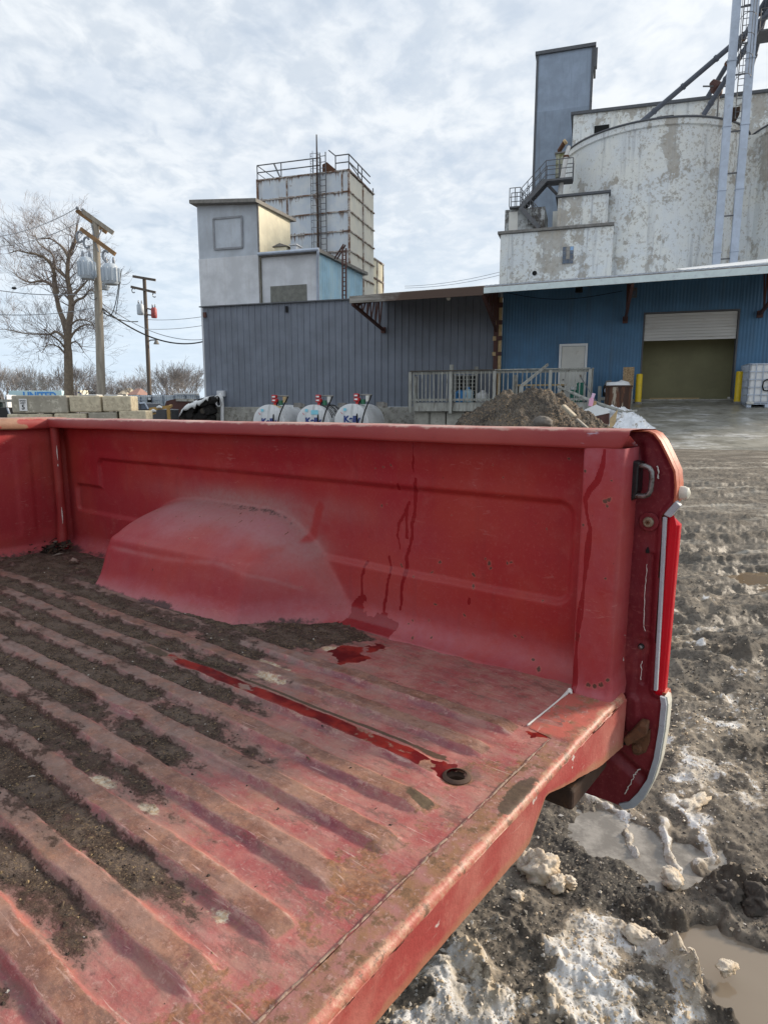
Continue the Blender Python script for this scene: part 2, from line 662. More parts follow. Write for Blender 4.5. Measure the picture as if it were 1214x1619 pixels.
# grey dust film
mott = n.noise(13, 8, 0.78, sc=(0.55, 1.15, 1), loc=(6, 2, 0))
c = n.mix(n.m('MULTIPLY', n.step(mott, 0.48, 0.60), 0.55), c, (0.345, 0.205, 0.160, 1))
c = n.mix(n.m('MULTIPLY', n.step(n.noise(1.0, 6, 0.72, sc=(3.5, 90, 1), loc=(2, 3, 0)), 0.54, 0.66), 0.45), c, (0.16, 0.085, 0.07, 1))
c = n.mix(n.m('MULTIPLY', n.step(n.noise(7, 7, 0.75, loc=(12, 3, 0)), 0.53, 0.62), 0.40), c, (0.27, 0.15, 0.09, 1))
c = n.mix(n.m('MULTIPLY', n.step(n.noise(19, 8, 0.78, sc=(0.5, 1.2, 1), loc=(1, 12, 0)), 0.545, 0.61), 0.62), c, (0.135, 0.075, 0.06, 1))
c = n.mix(n.m('MULTIPLY', n.step(n.noise(95, 5, 0.8, loc=(3, 3, 3)), 0.56, 0.64), 0.5), c, (0.47, 0.30, 0.26, 1))
c = n.mix(n.m('MULTIPLY', n.m('MULTIPLY', n.attr('dust'), n.lerp(n.step(n.noise(22, 8, 0.78), 0.36, 0.66), 0.15, 1.35), clamp=True), 0.80), c, (0.245, 0.19, 0.17, 1))
# white lichen-like salt
wm = n.step(n.m('ADD', n.attr('white'), n.m('MULTIPLY', n.m('SUBTRACT', n.noise(38, 8, 0.78, sc=(0.6, 1, 1)), 0.5), 2.4)), 0.55, 0.8)
c = n.mix(n.m('MULTIPLY', wm, 0.9), c, n.mix(n.step(hi, 0.4, 0.6), (0.62, 0.56, 0.43, 1), (0.50, 0.36, 0.22, 1)))
dval = n.m('ADD', n.attr('dirt'), n.m('MULTIPLY', n.m('SUBTRACT', n.noise(24, 10, 0.80, sc=(0.75, 1.1, 1)), 0.5), 2.9))
dthin = n.step(dval, 0.02, 0.50)
c = n.mix(n.m('MULTIPLY', n.m('MULTIPLY', dthin, n.step(n.attr('dirt'), 0.02, 0.3)), 0.72), c, n.mix(n.noise(70, 5, 0.75), (0.085, 0.058, 0.048, 1), (0.225, 0.165, 0.135, 1)))
dm = n.step(dval, 0.44, 0.90)
dirtc = n.mix(n.step(n.noise(240, 4, 0.7), 0.35, 0.7), (0.038, 0.027, 0.021, 1), (0.115, 0.085, 0.06, 1))
dirtc = n.mix(n.m('MULTIPLY', n.step(n.noise(20, 7, 0.75, loc=(8, 0, 0)), 0.42, 0.6), 0.75), dirtc, n.mix(n.noise(130, 4), (0.13, 0.10, 0.08, 1), (0.24, 0.19, 0.155, 1)))
grain = n.vor(520, out='Color')
gr = n.sep(grain)
dirtc = n.mix(n.step(gr[0], 0.88, 0.92), dirtc, (0.25, 0.18, 0.11, 1))
c = n.mix(n.m('MULTIPLY', dm, 0.95), c, dirtc)
wet = n.step(n.m('ADD', n.attr('wet'), n.m('MULTIPLY', n.m('SUBTRACT', n.noise(40, 6, 0.7), 0.5), 1.2)), 0.42, 0.56)
wetc = n.mix(n.step(n.noise(20, 4), 0.4, 0.62), (0.10, 0.006, 0.008, 1), (0.24, 0.022, 0.016, 1))
c = n.mix(wet, c, wetc)
black = n.step(n.m('ADD', n.attr('black'), n.m('MULTIPLY', n.m('SUBTRACT', n.noise(50, 6, 0.7), 0.5), 1.2)), 0.5, 0.7)
c = n.mix(n.m('MULTIPLY', black, 0.9), c, n.mix(hi, (0.03, 0.022, 0.016, 1), (0.11, 0.085, 0.05, 1)))
rough = n.lerp(wet, n.lerp(dm, n.lerp(mid, 0.40, 0.66), 0.92), 0.30)
h = n.m('ADD', n.m('MULTIPLY', mid, 0.25), n.m('MULTIPLY', hi, 0.25))
h = n.m('ADD', h, n.m('MULTIPLY', dm, n.m('ADD', 0.6, n.m('MULTIPLY', n.noise(300, 4, 0.7), 1.6))))
nb = n.bump(h, 0.0045, 0.9)
wet_n = n.nd('ShaderNodeMix', data_type='VECTOR')
geo = n.nd('ShaderNodeNewGeometry').outputs['Normal']
n.put(wet_n.inputs[0], wet)
n.put(wet_n.inputs[4], nb)
n.put(wet_n.inputs[5], geo)
M_floor = fin(n, c, n.m('ADD', rough, 0.03), wet_n.outputs[1], None, 0.26)


def plain(name, col, rough=0.6, var=0.25, scale=20, metal=0.0, bump=0.002, col2=None, thr=(0.55, 0.7), sc=None):
    n = newmat(name)
    f = n.noise(scale, 6, 0.68, sc=sc)
    d = tuple(x * (1 - var) for x in col[:3]) + (1,)
    c = n.mix(n.step(f, 0.3, 0.7), d, (*col[:3], 1))
    if col2 is not None:
        g = n.noise(scale * 1.7, 6, 0.72, loc=(5, 3, 1), sc=sc)
        c = n.mix(n.step(g, *thr), c, (*col2[:3], 1))
    return fin(n, c, n.lerp(f, max(rough - 0.12, 0.02), min(rough + 0.12, 1)), n.bump(f, bump, 0.5) if bump else None, metal)


M_rust = plain('rusty_steel', (0.17, 0.075, 0.035), 0.8, 0.5, 60, col2=(0.07, 0.04, 0.028))
M_rustdark = plain('dark_rusty_steel', (0.075, 0.04, 0.025), 0.8, 0.5, 25, col2=(0.13, 0.06, 0.025))
M_chrome = plain('worn_zinc', (0.30, 0.30, 0.30), 0.38, 0.5, 60, metal=0.75, col2=(0.09, 0.07, 0.06), thr=(0.5, 0.62))
M_blackp = plain('black_plastic', (0.012, 0.012, 0.014), 0.42, 0.3, 90)
M_black = plain('dark_hole', (0.006, 0.006, 0.006), 0.9, 0.2, 40)
M_bolt = plain('bolt_steel', (0.33, 0.28, 0.20), 0.5, 0.4, 300, metal=0.4, col2=(0.13, 0.07, 0.04))
M_silver = plain('grey_primer_paint', (0.40, 0.44, 0.49), 0.45, 0.15, 60, col2=(0.20, 0.14, 0.11), thr=(0.66, 0.72))
M_cream = plain('sunlit_lip_and_stop_cream', (0.66, 0.65, 0.57), 0.5, 0.12, 60, col2=(0.34, 0.27, 0.18), thr=(0.66, 0.74))  # lip's rear face with sunlight put into the colour; also the pale stop
M_white = plain('white_crack', (0.72, 0.70, 0.66), 0.8, 0.15, 100)
M_orange = plain('sunlit_red_edge_paint', (0.47, 0.115, 0.055), 0.5, 0.25, 40, col2=(0.30, 0.05, 0.035))  # red body edge, its sunlight put into the colour as orange
n = newmat('tail_light_lens')
c = n.mix(n.noise(30, 3), (0.62, 0.008, 0.022, 1), (0.45, 0.006, 0.014, 1))
M_lens = fin(n, c, 0.12, n.bump(n.noise(1, 2, 0.5, sc=(4, 4, 30)), 0.001, 0.3))
n.b.inputs['Specular IOR Level'].default_value = 0.25
M_rubber = plain('tyre_rubber', (0.022, 0.022, 0.022), 0.85, 0.3, 60)

truck = thing('pickup_truck_bed', 'weathered red pickup truck bed with ribbed floor full of dirt and no tailgate', 'truck bed', TO, TRZ)

# ---- floor
RK = [0.205 + 0.0887 * k for k in range(0, 16)]
du = 0.0042
U = np.concatenate([np.arange(-0.0405, 1.0, 0.0040), np.arange(1.0, 2.11, 0.0065)])
V = np.arange(-0.075, 1.60, 0.0040)
Vg, Ug = np.meshgrid(V, U)
warpv = Vg + 0.004 * perlin(Ug * 3.0, Vg * 2.0, 11)
q = (warpv - RK[0]) / 0.0887
k = np.round(q)
dv = (q - k) * 0.0887              # >0 is the side nearer the camera
k = np.clip(k, 0, 15)
inr = ((q > -0.5) & (q < 15.5)).astype(float)
ends = np.array([0.012, 0.02, 0.055, 0.012, 0.0, 0.01, 0.008, 0.02, 0.01, 0.0, 0.01, 0.0, 0.01, 0.0, 0.0, 0.0])
eu = ends[k.astype(int)]
wob_ = 0.0025 * fbm(Ug * 16, k * 7.7, 3, 0.5, 15)
endf = ss(Ug + 0.4 * wob_, eu - 0.004, eu + 0.012)
adv = np.abs(dv + wob_)
top = 1 - ss(adv, 0.0150, 0.0215)
hgt = 0.0078 * top * ss(Ug, eu - 0.006, eu + 0.034 + 0.03 * (k == 2)) * inr
ridge = (1 - ss(dv + wob_, 0.012, 0.017)) * ss(dv + wob_, -0.018, -0.012) * endf * inr
edge = ss(dv + wob_, -0.026, -0.021) * (1 - ss(dv + wob_, -0.016, -0.011)) * endf * inr
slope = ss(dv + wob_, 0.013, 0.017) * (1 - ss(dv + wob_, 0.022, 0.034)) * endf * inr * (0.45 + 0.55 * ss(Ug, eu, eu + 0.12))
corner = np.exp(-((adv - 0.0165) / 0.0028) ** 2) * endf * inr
# trough dirt
kt = np.clip(np.round((warpv - RK[0]) / 0.0887 - 0.5), -1, 15).astype(int)
dend = np.array([0.50, 0.52, 0.50, 0.40, 0.29, 0.36, 0.235, 0.045, 0.10, 0.15, 0.2, 0.2, 0.3, 0.3, 0.3, 0.3, 0.3])
de = dend[kt + 1]
trough = 1 - ss(np.abs(dv) * -1 + 0.044, 0.010, 0.032)
n1 = fbm(Ug * 5, Vg * 9, 4, 0.55, 21)
dirt = trough * ss(Ug + 0.06 * n1, de - 0.06, de + 0.16) * (0.66 + 0.42 * n1) + 0.40 * ss(Ug + 0.16 * n1, de - 0.05, de + 0.45) * (1 - 0.35 * ridge) + 0.16 * ss(fbm(Ug * 3.2, Vg * 5, 4, 0.6, 23), 0.0, 0.5) * ss(Ug, 0.05, 0.3)
heavy = ss(Ug + 0.25 * n1, 0.75, 1.5)
heavyl = ss(Vg * 0.9 - 0.35 + 0.1 * n1, 0.40, 0.55) * ss(Ug, 0.15, 0.45)
dirt = np.maximum(dirt, heavy * (0.50 + 0.35 * n1 + 0.22 * trough - 0.25 * ridge))
dirt = np.maximum(dirt, heavyl * (0.48 + 0.3 * n1 + 0.2 * trough - 0.1 * ridge))
cor = ss(Ug, 1.42, 1.62) * (1 - ss(Vg, 0.24, 0.34))
dirt = np.maximum(dirt, cor * (0.85 + 0.3 * n1))
dirt *= ss(Ug, 0.02, 0.07)


def blob(cu, cv, ru, rv, ang=0.0):
    c_, s_ = math.cos(ang), math.sin(ang)
    a = ((Ug - cu) * c_ + (Vg - cv) * s_) / ru
    b = (-(Ug - cu) * s_ + (Vg - cv) * c_) / rv
    return np.clip(1.25 - np.hypot(a, b) * 0.75, 0, 1)


def fpoly(pts, soft=0.008):
    wu_, wv_ = Ug + 0.016 * fbm(Ug * 22, Vg * 22, 4, 0.6, 85), Vg + 0.012 * fbm(Ug * 22, Vg * 22, 4, 0.6, 86)
    return polymask(wu_, wv_, [tf(*p) for p in pts], soft)


dirt = np.maximum(dirt, fpoly([(398, 1000), (440, 988), (520, 985), (575, 1000), (590, 1012), (520, 1020), (450, 1028), (405, 1012)], 0.012) * 0.95)
dirt = np.maximum(dirt, fpoly([(160, 935), (240, 960), (330, 985), (395, 1000), (420, 1030), (330, 1010), (200, 968), (140, 950)], 0.02) * 0.62)
white = np.maximum.reduce([blob(0.509, 0.318, 0.05, 0.014), blob(0.56, 0.262, 0.07, 0.010), blob(0.528, 0.118, 0.032, 0.018, 0.5), blob(0.43, 0.711, 0.035, 0.014),
                           blob(0.317, 0.705, 0.022, 0.010), blob(0.085, 0.765, 0.02, 0.012) * 0.8, blob(0.70, 0.235, 0.12, 0.008) * 0.8])
wetp = np.maximum.reduce([fpoly([(523, 1030), (545, 1020), (570, 1022), (582, 1040), (560, 1050), (535, 1048)], 0.006),
                          fpoly([(575, 1022), (600, 1016), (608, 1026), (588, 1030)], 0.004)])
rw = ridge * (k == 2) * (1 - ss(Ug, 0.72, 0.80)) * ss(Ug + 0.03 * n1, 0.06, 0.075)
wetp = np.maximum(wetp, (rw * (0.75 + 0.5 * fbm(Ug * 14, Vg * 30, 3, 0.5, 5))))
wetp = np.maximum(wetp, fpoly([(672, 1215), (697, 1197), (710, 1212), (700, 1228)], 0.005))
wetp = np.maximum(wetp, fpoly([(828, 1150), (845, 1158), (868, 1160), (868, 1168), (838, 1164)], 0.003))
dirt *= (1 - ss(wetp, 0.3, 0.6))
blackm = np.maximum.reduce([blob(0.035, 0.462, 0.030, 0.014, -0.2), blob(0.80, 0.385, 0.05, 0.016), blob(0.085, 0.352, 0.030, 0.006) * 1.0,
                            segdist(Ug, Vg, [(0.07, 0.345), (0.75, 0.347)]) < 0.004])
blackm = np.asarray(blackm, float)
rustm = (1 - ss(Ug, 0.02, 0.12)) * (0.50 + 0.42 * fbm(Ug * 6, Vg * 6, 3, 0.5, 31))
dustm = 0.22 + ss(Ug, 0.1, 0.8) * (0.55 + 0.5 * fbm(Ug * 4, Vg * 7, 4, 0.6, 41)) + 0.6 * (1 - ss(np.abs(Vg - 0.17), 0.03, 0.1)) * ss(Ug, 0.35, 0.7)
Z = hgt + 0.0016 * fbm(Ug * 12, Vg * 12, 3, 0.5, 51) + 0.0025 * perlin(Ug * 2.5, Vg * 2.5, 8)
dm_ = ss(dirt + 0.45 * fbm(Ug * 24, Vg * 24, 4, 0.65, 61), 0.5, 0.95)
Z = Z + (1 - 0.5 * ss(Ug, 0.35, 0.8)) * dm_ * (0.0014 + 0.0018 * fbm(Ug * 70, Vg * 70, 2, 0.6, 62) + 0.002 * fbm(Ug * 22, Vg * 22, 2, 0.6, 63))
# slight dish at the drain hole
hu, hv = tf(722, 1225)
hd = np.hypot(Ug - hu, Vg - hv)
Z = Z - 0.004 * (1 - ss(hd, 0.018, 0.04))
rustm = np.maximum(rustm, (hd < 0.026) * 0.9)
keep = (hd[:-1, :-1] > 0.0165)
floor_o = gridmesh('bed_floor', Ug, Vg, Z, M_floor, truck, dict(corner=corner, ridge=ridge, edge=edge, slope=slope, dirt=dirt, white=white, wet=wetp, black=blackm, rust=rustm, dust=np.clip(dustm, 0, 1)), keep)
m = MB()
ring = [(0.0155, 0.0), (0.019, -0.001), (0.0215, -0.003), (0.0215, -0.006), (0.0145, -0.012), (0.0145, -0.03)]
vs, fs = [], []
for (r_, z_) in ring:
    for a in range(28):
        vs.append((hu + r_ * math.cos(a * math.pi / 14), hv + r_ * math.sin(a * math.pi / 14), z_ + 0.0005))
for i in range(len(ring) - 1):
    for a in range(28):
        fs.append((i * 28 + a, i * 28 + (a + 1) % 28, (i + 1) * 28 + (a + 1) % 28, (i + 1) * 28 + a))
m.add(vs, fs)
hole = m.build('drain_hole', M_rustdark, floor_o, 40)
m = MB()
m.box(-0.03, 2.08, -0.07, 1.60, -0.05, -0.042)
for u_ in (0.35, 0.95, 1.55):
    m.box(u_ - 0.04, u_ + 0.04, -0.06, 1.59, -0.11, -0.051)
m.build('underfloor', M_rustdark, truck)

# ---- far side wall with wheel arch (height field over u, z)
NW = -0.07


def make_side(sign, name_root):
    uu = np.arange(0.0, 2.10, 0.0034)
    zz = np.concatenate([np.arange(-0.012, 0.475, 0.0034)])
    zg, ug = np.meshgrid(zz, uu)
    p = np.zeros_like(ug)
    # embossed panel, set back
    def rr(u0, u1, z0, z1, r=0.03, s=0.008):
        cu, cz, hu_, hz_ = (u0 + u1) / 2, (z0 + z1) / 2, (u1 - u0) / 2 - r, (z1 - z0) / 2 - r
        d = np.hypot(np.maximum(np.abs(ug - cu) - hu_, 0), np.maximum(np.abs(zg - cz) - hz_, 0)) - r
        return 1 - ss(d, -s, s)
    panel = np.maximum(rr(0.045, 1.85, 0.15, 0.355, 0.028), rr(0.2, 2.03, 0.15, 0.25, 0.02))
    p -= 0.012 * panel
    p += 0.006 * perlin(ug * 1.6, zg * 2.2, 12) + 0.0025 * perlin(ug * 5, zg * 6, 13)
    p += 0.006 * ss(zg, 0.38, 0.44)
    # wheel arch
    G = ss(ug, 1.66, 1.43) if False else ss(-ug, -1.66, -1.42)
    H = np.clip((ug - 0.625) / 0.205, 0, 1)
    E = np.minimum(G, 1) * H
    up_ = np.clip((1.615 - ug) / 0.42, 0, 1)
    dn_ = np.clip((ug - 0.60) / 0.36, 0, 1)
    zt = 0.256 * np.sqrt(np.clip(1 - (1 - up_) ** 2.6, 0, 1)) * np.clip(1 - (1 - dn_) ** 2.2, 0, 1) + 0.0001
    pf = (0.205 + 0.045 * ss(ug, 0.8, 1.4)) * ss(-ug, -1.575, -1.43) * H
    zc = np.minimum(0.118 + 0.03 * ss(-ug, -1.2, -0.7), zt * 0.52) + 0.0001
    t1 = np.clip(zg / zc, 0, 1)
    t2 = np.clip((zg - zc) / np.maximum(zt - zc, 1e-3), 0, 1)
    lower = 1.0 - 0.15 * t1
    upper = 0.83 * np.clip(1 - t2 ** (1.6 + 0.6 * ss(ug, 0.9, 1.25)), 0, 1)
    prof = np.where(zg <= zc, lower, upper)
    bul = pf * prof * (zg < zt)
    # soften by blurring
    for _ in range(6):
        b2 = bul.copy()
        b2[1:-1, 1:-1] = (bul[1:-1, 1:-1] * 2 + bul[:-2, 1:-1] + bul[2:, 1:-1] + bul[1:-1, :-2] + bul[1:-1, 2:]) / 6
        bul = b2
    fil = 0.055 * (1 - np.sqrt(np.clip(1 - (1 - np.clip(zg / 0.055, 0, 1)) ** 2, 0, 1)))
    fil = fil * (1 - 0.6 * ss(bul, 0.02, 0.15))
    tot = p + bul + fil
    X, Y, Z = ug, NW + tot, zg
    # paint condition
    wux, wuz = ug + 0.004 * fbm(ug * 40, zg * 22, 3, 0.5, 81), zg + 0.003 * fbm(ug * 40, zg * 22, 3, 0.5, 82)
    wpx, wpz = ug + 0.02 * fbm(ug * 18, zg * 18, 4, 0.6, 83), zg + 0.02 * fbm(ug * 18, zg * 18, 4, 0.6, 84)

    def line(px, wdt):
        pts = [tw(*q_) for q_ in px]
        return 1 - ss(segdist(wux, wuz, pts), wdt * 0.35, wdt * 1.0)
    wet = np.maximum.reduce([
        line([(657, 757), (654, 785), (652, 805), (648, 830), (646, 850), (642, 880), (640, 905), (637, 940), (635, 962)], 0.0062),
        line([(642, 795), (637, 815), (627, 825), (625, 848)], 0.0056), line([(640, 800), (639, 850)], 0.006), line([(625, 828), (628, 868)], 0.004),
        line([(656, 700), (655, 745)], 0.0045) * 0.7, line([(578, 890), (573, 918), (572, 945)], 0.006), line([(612, 882), (617, 905), (614, 930), (609, 965)], 0.0055),
        line([(630, 765), (628, 775)], 0.004), line([(742, 948), (743, 953)], 0.006),
        polymask(wpx, wpz, [tw(*q_) for q_ in [(535, 978), (556, 975), (560, 952), (578, 950), (585, 972), (608, 962), (632, 978), (634, 1004), (600, 1004), (545, 998)]], 0.010)])
    chip = np.zeros_like(ug)
    cl = [(770, 892, .010), (772, 900, .008), (764, 885, .006), (745, 910, .009), (748, 928, .008), (692, 890, .008), (690, 955, .008), (680, 906, .007), (805, 890, .008), (799, 891, .006),
          (735, 972, .008), (632, 895, .009), (655, 912, .006), (545, 862, .004), (600, 800, .007), (608, 798, .005), (710, 815, .005), (858, 950, .005), (860, 838, .004), (650, 985, .006), (655, 980, .007),
          (665, 1003, .007), (690, 1004, .007), (814, 1005, .008), (820, 1000, .005), (510, 918, .005), (465, 955, .008), (595, 740, .005), (730, 760, .004), (795, 755, .005), (680, 980, .006),
          (860, 1052, .009), (847, 1040, .007), (826, 1008, .006), (780, 735, .005), (900, 725, .006), (620, 735, .006), (608, 738, .006)]
    rcl = random.Random(12)
    cl += [(rcl.gauss(330, 55), rcl.gauss(815, 16), rcl.uniform(.003, .006)) for _ in range(34)] + [(rcl.uniform(200, 390), rcl.uniform(880, 975), rcl.uniform(.002, .005)) for _ in range(22)]
    for (a_, b_, r_) in cl:
        cu, cz = tw(a_, b_)
        th_ = rng.uniform(0, 3)
        ca, sa = math.cos(th_), math.sin(th_)
        da, db = (ug - cu) * ca + (zg - cz) * sa, -(ug - cu) * sa + (zg - cz) * ca
        chip = np.maximum(chip, np.clip(1.3 - np.hypot(da, db * 1.7) / r_, 0, 1))
    nz = fbm(ug * 6, zg * 9, 4, 0.55, 71)
    onw = ss(bul, 0.012, 0.05)
    # dust settles on top of the arch and a bloom spreads up the wall behind it
    zz_t = zt
    upf = (1 - t2) * 0 + ss(bul, 0.01, 0.04) * ss(zg, 0.15, 0.2)
    bloom = np.exp(-((ug - 1.05) / 0.36) ** 2) * np.exp(-((zg - 0.275) / 0.036) ** 2)
    crest = np.exp(-((ug - 1.02) / 0.40) ** 2) * np.exp(-((zg - zt + 0.015) / 0.028) ** 2)
    bloom2 = np.exp(-((ug - 0.80) / 0.11) ** 2) * np.exp(-((zg - 0.20) / 0.075) ** 2)
    dust = np.clip(bloom * (0.85 + 0.3 * nz) + 0.85 * crest + 0.5 * bloom2 * (0.6 + nz) + 0.36 * upf * (0.8 + 0.9 * nz) * (1 - 0.5 * ss(ug, 1.2, 1.5)) + 0.03 * onw, 0, 1)
    dust = np.maximum(dust, 0.75 * (1 - ss(zg, 0.0, 0.035)) * ss(ug, 0.3, 0.6) * onw)
    fade = np.clip((1 - ss(zg + 0.03 * nz, 0.015, 0.11 - 0.05 * ss(ug, 0.7, 0.9))) * (0.75 + 0.5 * nz) + 0.16 * onw * (1 + nz) + 0.35 * upf * (0.7 + nz) + 0.22 * ss(ug, 0.2, 0.5) * (1 - ss(zg, 0.2, 0.34)), 0, 1)
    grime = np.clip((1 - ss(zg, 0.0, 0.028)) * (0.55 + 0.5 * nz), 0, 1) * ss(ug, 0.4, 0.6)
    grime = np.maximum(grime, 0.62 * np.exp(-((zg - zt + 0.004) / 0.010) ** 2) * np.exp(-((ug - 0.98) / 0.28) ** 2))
    dust = np.maximum(dust, 0.42 * np.exp(-((zg - zc) / 0.006) ** 2) * ss(bul, 0.05, 0.1) * (0.7 + 0.8 * nz) * (ug < 0.95 + 0.5))  # pale arch crease: worn line plus a highlight put into the dust mask
    # rubbed clean streaks over the arch
    rub = np.maximum(line([(392, 855), (345, 905)], 0.02), line([(502, 800), (488, 850)], 0.02))
    dust = dust * (1 - 0.9 * rub)
    if sign < 0:
        Y = 1.525 - (Y - NW) + 0.07
        wet = wet * 0
    A = dict(wet=wet, chip=chip, dust=dust, fade=fade, grime=grime)
    arch = (bul > 0.0008)[:-1, :-1]
    sw = gridmesh('side_wall', X, Y, Z, M_wall, truck, A, ~arch, flip=(sign < 0))
    wa = gridmesh('wheel_arch', X, Y, Z, M_wall, truck, A, arch, flip=(sign < 0))
    return sw, wa


make_side(1, 'far')
make_side(-1, 'near')

# ---- rails
def rail(y0, s, attr_px=True):
    # profile (v, z) from the inner lip round to the outer skin
    pr = [(-0.05, 0.474), (-0.004, 0.468), (-0.0005, 0.4686), (0.001, 0.470), (0.0015, 0.474), (0.001, 0.496), (0.0002, 0.4992), (-0.002, 0.5012), (-0.006, 0.5022), (-0.014, 0.5026), (-0.07, 0.503), (-0.15, 0.501), (-0.178, 0.496), (-0.19, 0.484), (-0.194, 0.46)]
    uu = np.concatenate([[-0.078, -0.0765], np.linspace(-0.074, 2.12, 230)])
    pv = np.array([p_[0] for p_ in pr])
    pz = np.array([p_[1] for p_ in pr])
    X, Y = np.meshgrid(uu, pv, indexing='ij')
    _, Zp = np.meshgrid(uu, pz, indexing='ij')
    wob = 0.0012 * perlin(X * 6, X * 0 + 3.3, 5) + 0.0015 * perlin(X * 2.3, X * 0 + 1.3, 6)
    Zp = Zp + wob
    Y = Y + 0.0012 * perlin(X * 4, X * 0 + 7.3, 9)
    endc = np.clip((X + 0.060) / -0.018, 0, 1) ** 2      # rounded end at the tail
    lip = (Zp < 0.49) & (Y > -0.03)
    Zp = np.where(lip, Zp + endc * (0.492 - Zp) * 1.0, Zp)
    Y = y0 + s * Y
    bare = (1 - ss(X, -0.02, 0.03)) * 0.9
    tan_ = ss(X, 2.05, 2.09)
    return gridmesh('bed_rail', X, Y, Zp, M_rail, truck, dict(bare=bare, tan=tan_), None, flip=(s < 0))


rail(0.0, 1)
rail(1.525, -1)

# ---- front panel, its rail, and the corner folds
uu = np.arange(-0.075, 1.60, 0.006)
zz = np.arange(-0.01, 0.47, 0.006)
zg, vg = np.meshgrid(zz, uu)
xg = 2.085 + 0.004 * perlin(vg * 3, zg * 3, 3) + 0.004 * (ss(np.abs((vg * 5.5) % 1 - 0.5), 0.1, 0.2)) * ss(zg, 0.05, 0.09) * (1 - ss(zg, 0.38, 0.42)) - 0.03 * (1 - ss(zg, 0, 0.03))
gz = np.clip((1 - ss(zg, 0, 0.06)) * 0.6, 0, 1)
zero = np.zeros_like(zg)
gridmesh('front_panel', xg, vg, zg, M_wall, truck, dict(wet=zero, chip=zero, dust=zero + 0.06, fade=gz, grime=gz), None, flip=True)
uu = np.linspace(-0.075, 1.6, 160)
pr = [(0.004, 0.462), (-0.022, 0.462), (-0.026, 0.470), (-0.026, 0.492), (-0.02, 0.501), (-0.008, 0.505), (0.05, 0.506), (0.055, 0.50), (0.055, 0.40)]
Xp = np.array([p_[0] for p_ in pr])
Zp = np.array([p_[1] for p_ in pr])
Yg, Xg = np.meshgrid(uu, 2.085 + Xp, indexing='ij')
_, Zg = np.meshgrid(uu, Zp, indexing='ij')
tan_ = ss(fbm(Yg * 6, Zg * 10, 3, 0.5, 17), -0.25, 0.2) * ss(Yg, 0.0, 0.03) * (1 - ss(Yg, 0.16, 0.22)) + 0.5 * ss(Zg, 0.49, 0.50)
gridmesh('front_rail', Xg, Yg, Zg + 0.002 * perlin(Yg * 5, Yg * 0, 4), M_rail, truck, dict(bare=np.zeros_like(Yg), tan=np.clip(tan_, 0, 1)), None, flip=True)
for v0, s in ((-0.02, 1), (1.55, -1)):
    m = MB()
    cpr = []
    for i in range(14):
        z_ = -0.005 + i * (0.475 / 13)
        k_ = 1.0 + 0.9 * max(0, 1 - z_ / 0.13) ** 1.5
        cpr.append((2.062 - 0.006 * k_, v0 + s * 0.012 * (k_ - 1), z_))
    m.tube(cpr, [0.017 + 0.006 * max(0, 1 - p_[2] / 0.12) for p_ in cpr], 10)
    cc = m.build('corner_bead', [M_red], truck, 60)
    m = MB()
    rr_ = random.Random(4)
    for z0_, z1_ in ((0.40, 0.345), (0.33, 0.322), (0.165, 0.10), (0.09, 0.05), (0.045, 0.028)):
        pts = []
        for i in range(5):
            z_ = z0_ + (z1_ - z0_) * i / 4
            k_ = 1.0 + 0.9 * max(0, 1 - z_ / 0.13) ** 1.5
            pts.append((2.062 - 0.006 * k_ - 0.0165 + rr_.uniform(-.002, .002), v0 + s * (0.012 * (k_ - 1) + 0.006), z_))
        m.tube(pts, [0.0006, 0.0019, 0.0022, 0.0016, 0.0006], 5)
        m.build('paint_chip', M_white, cc, 60)
        m = MB()

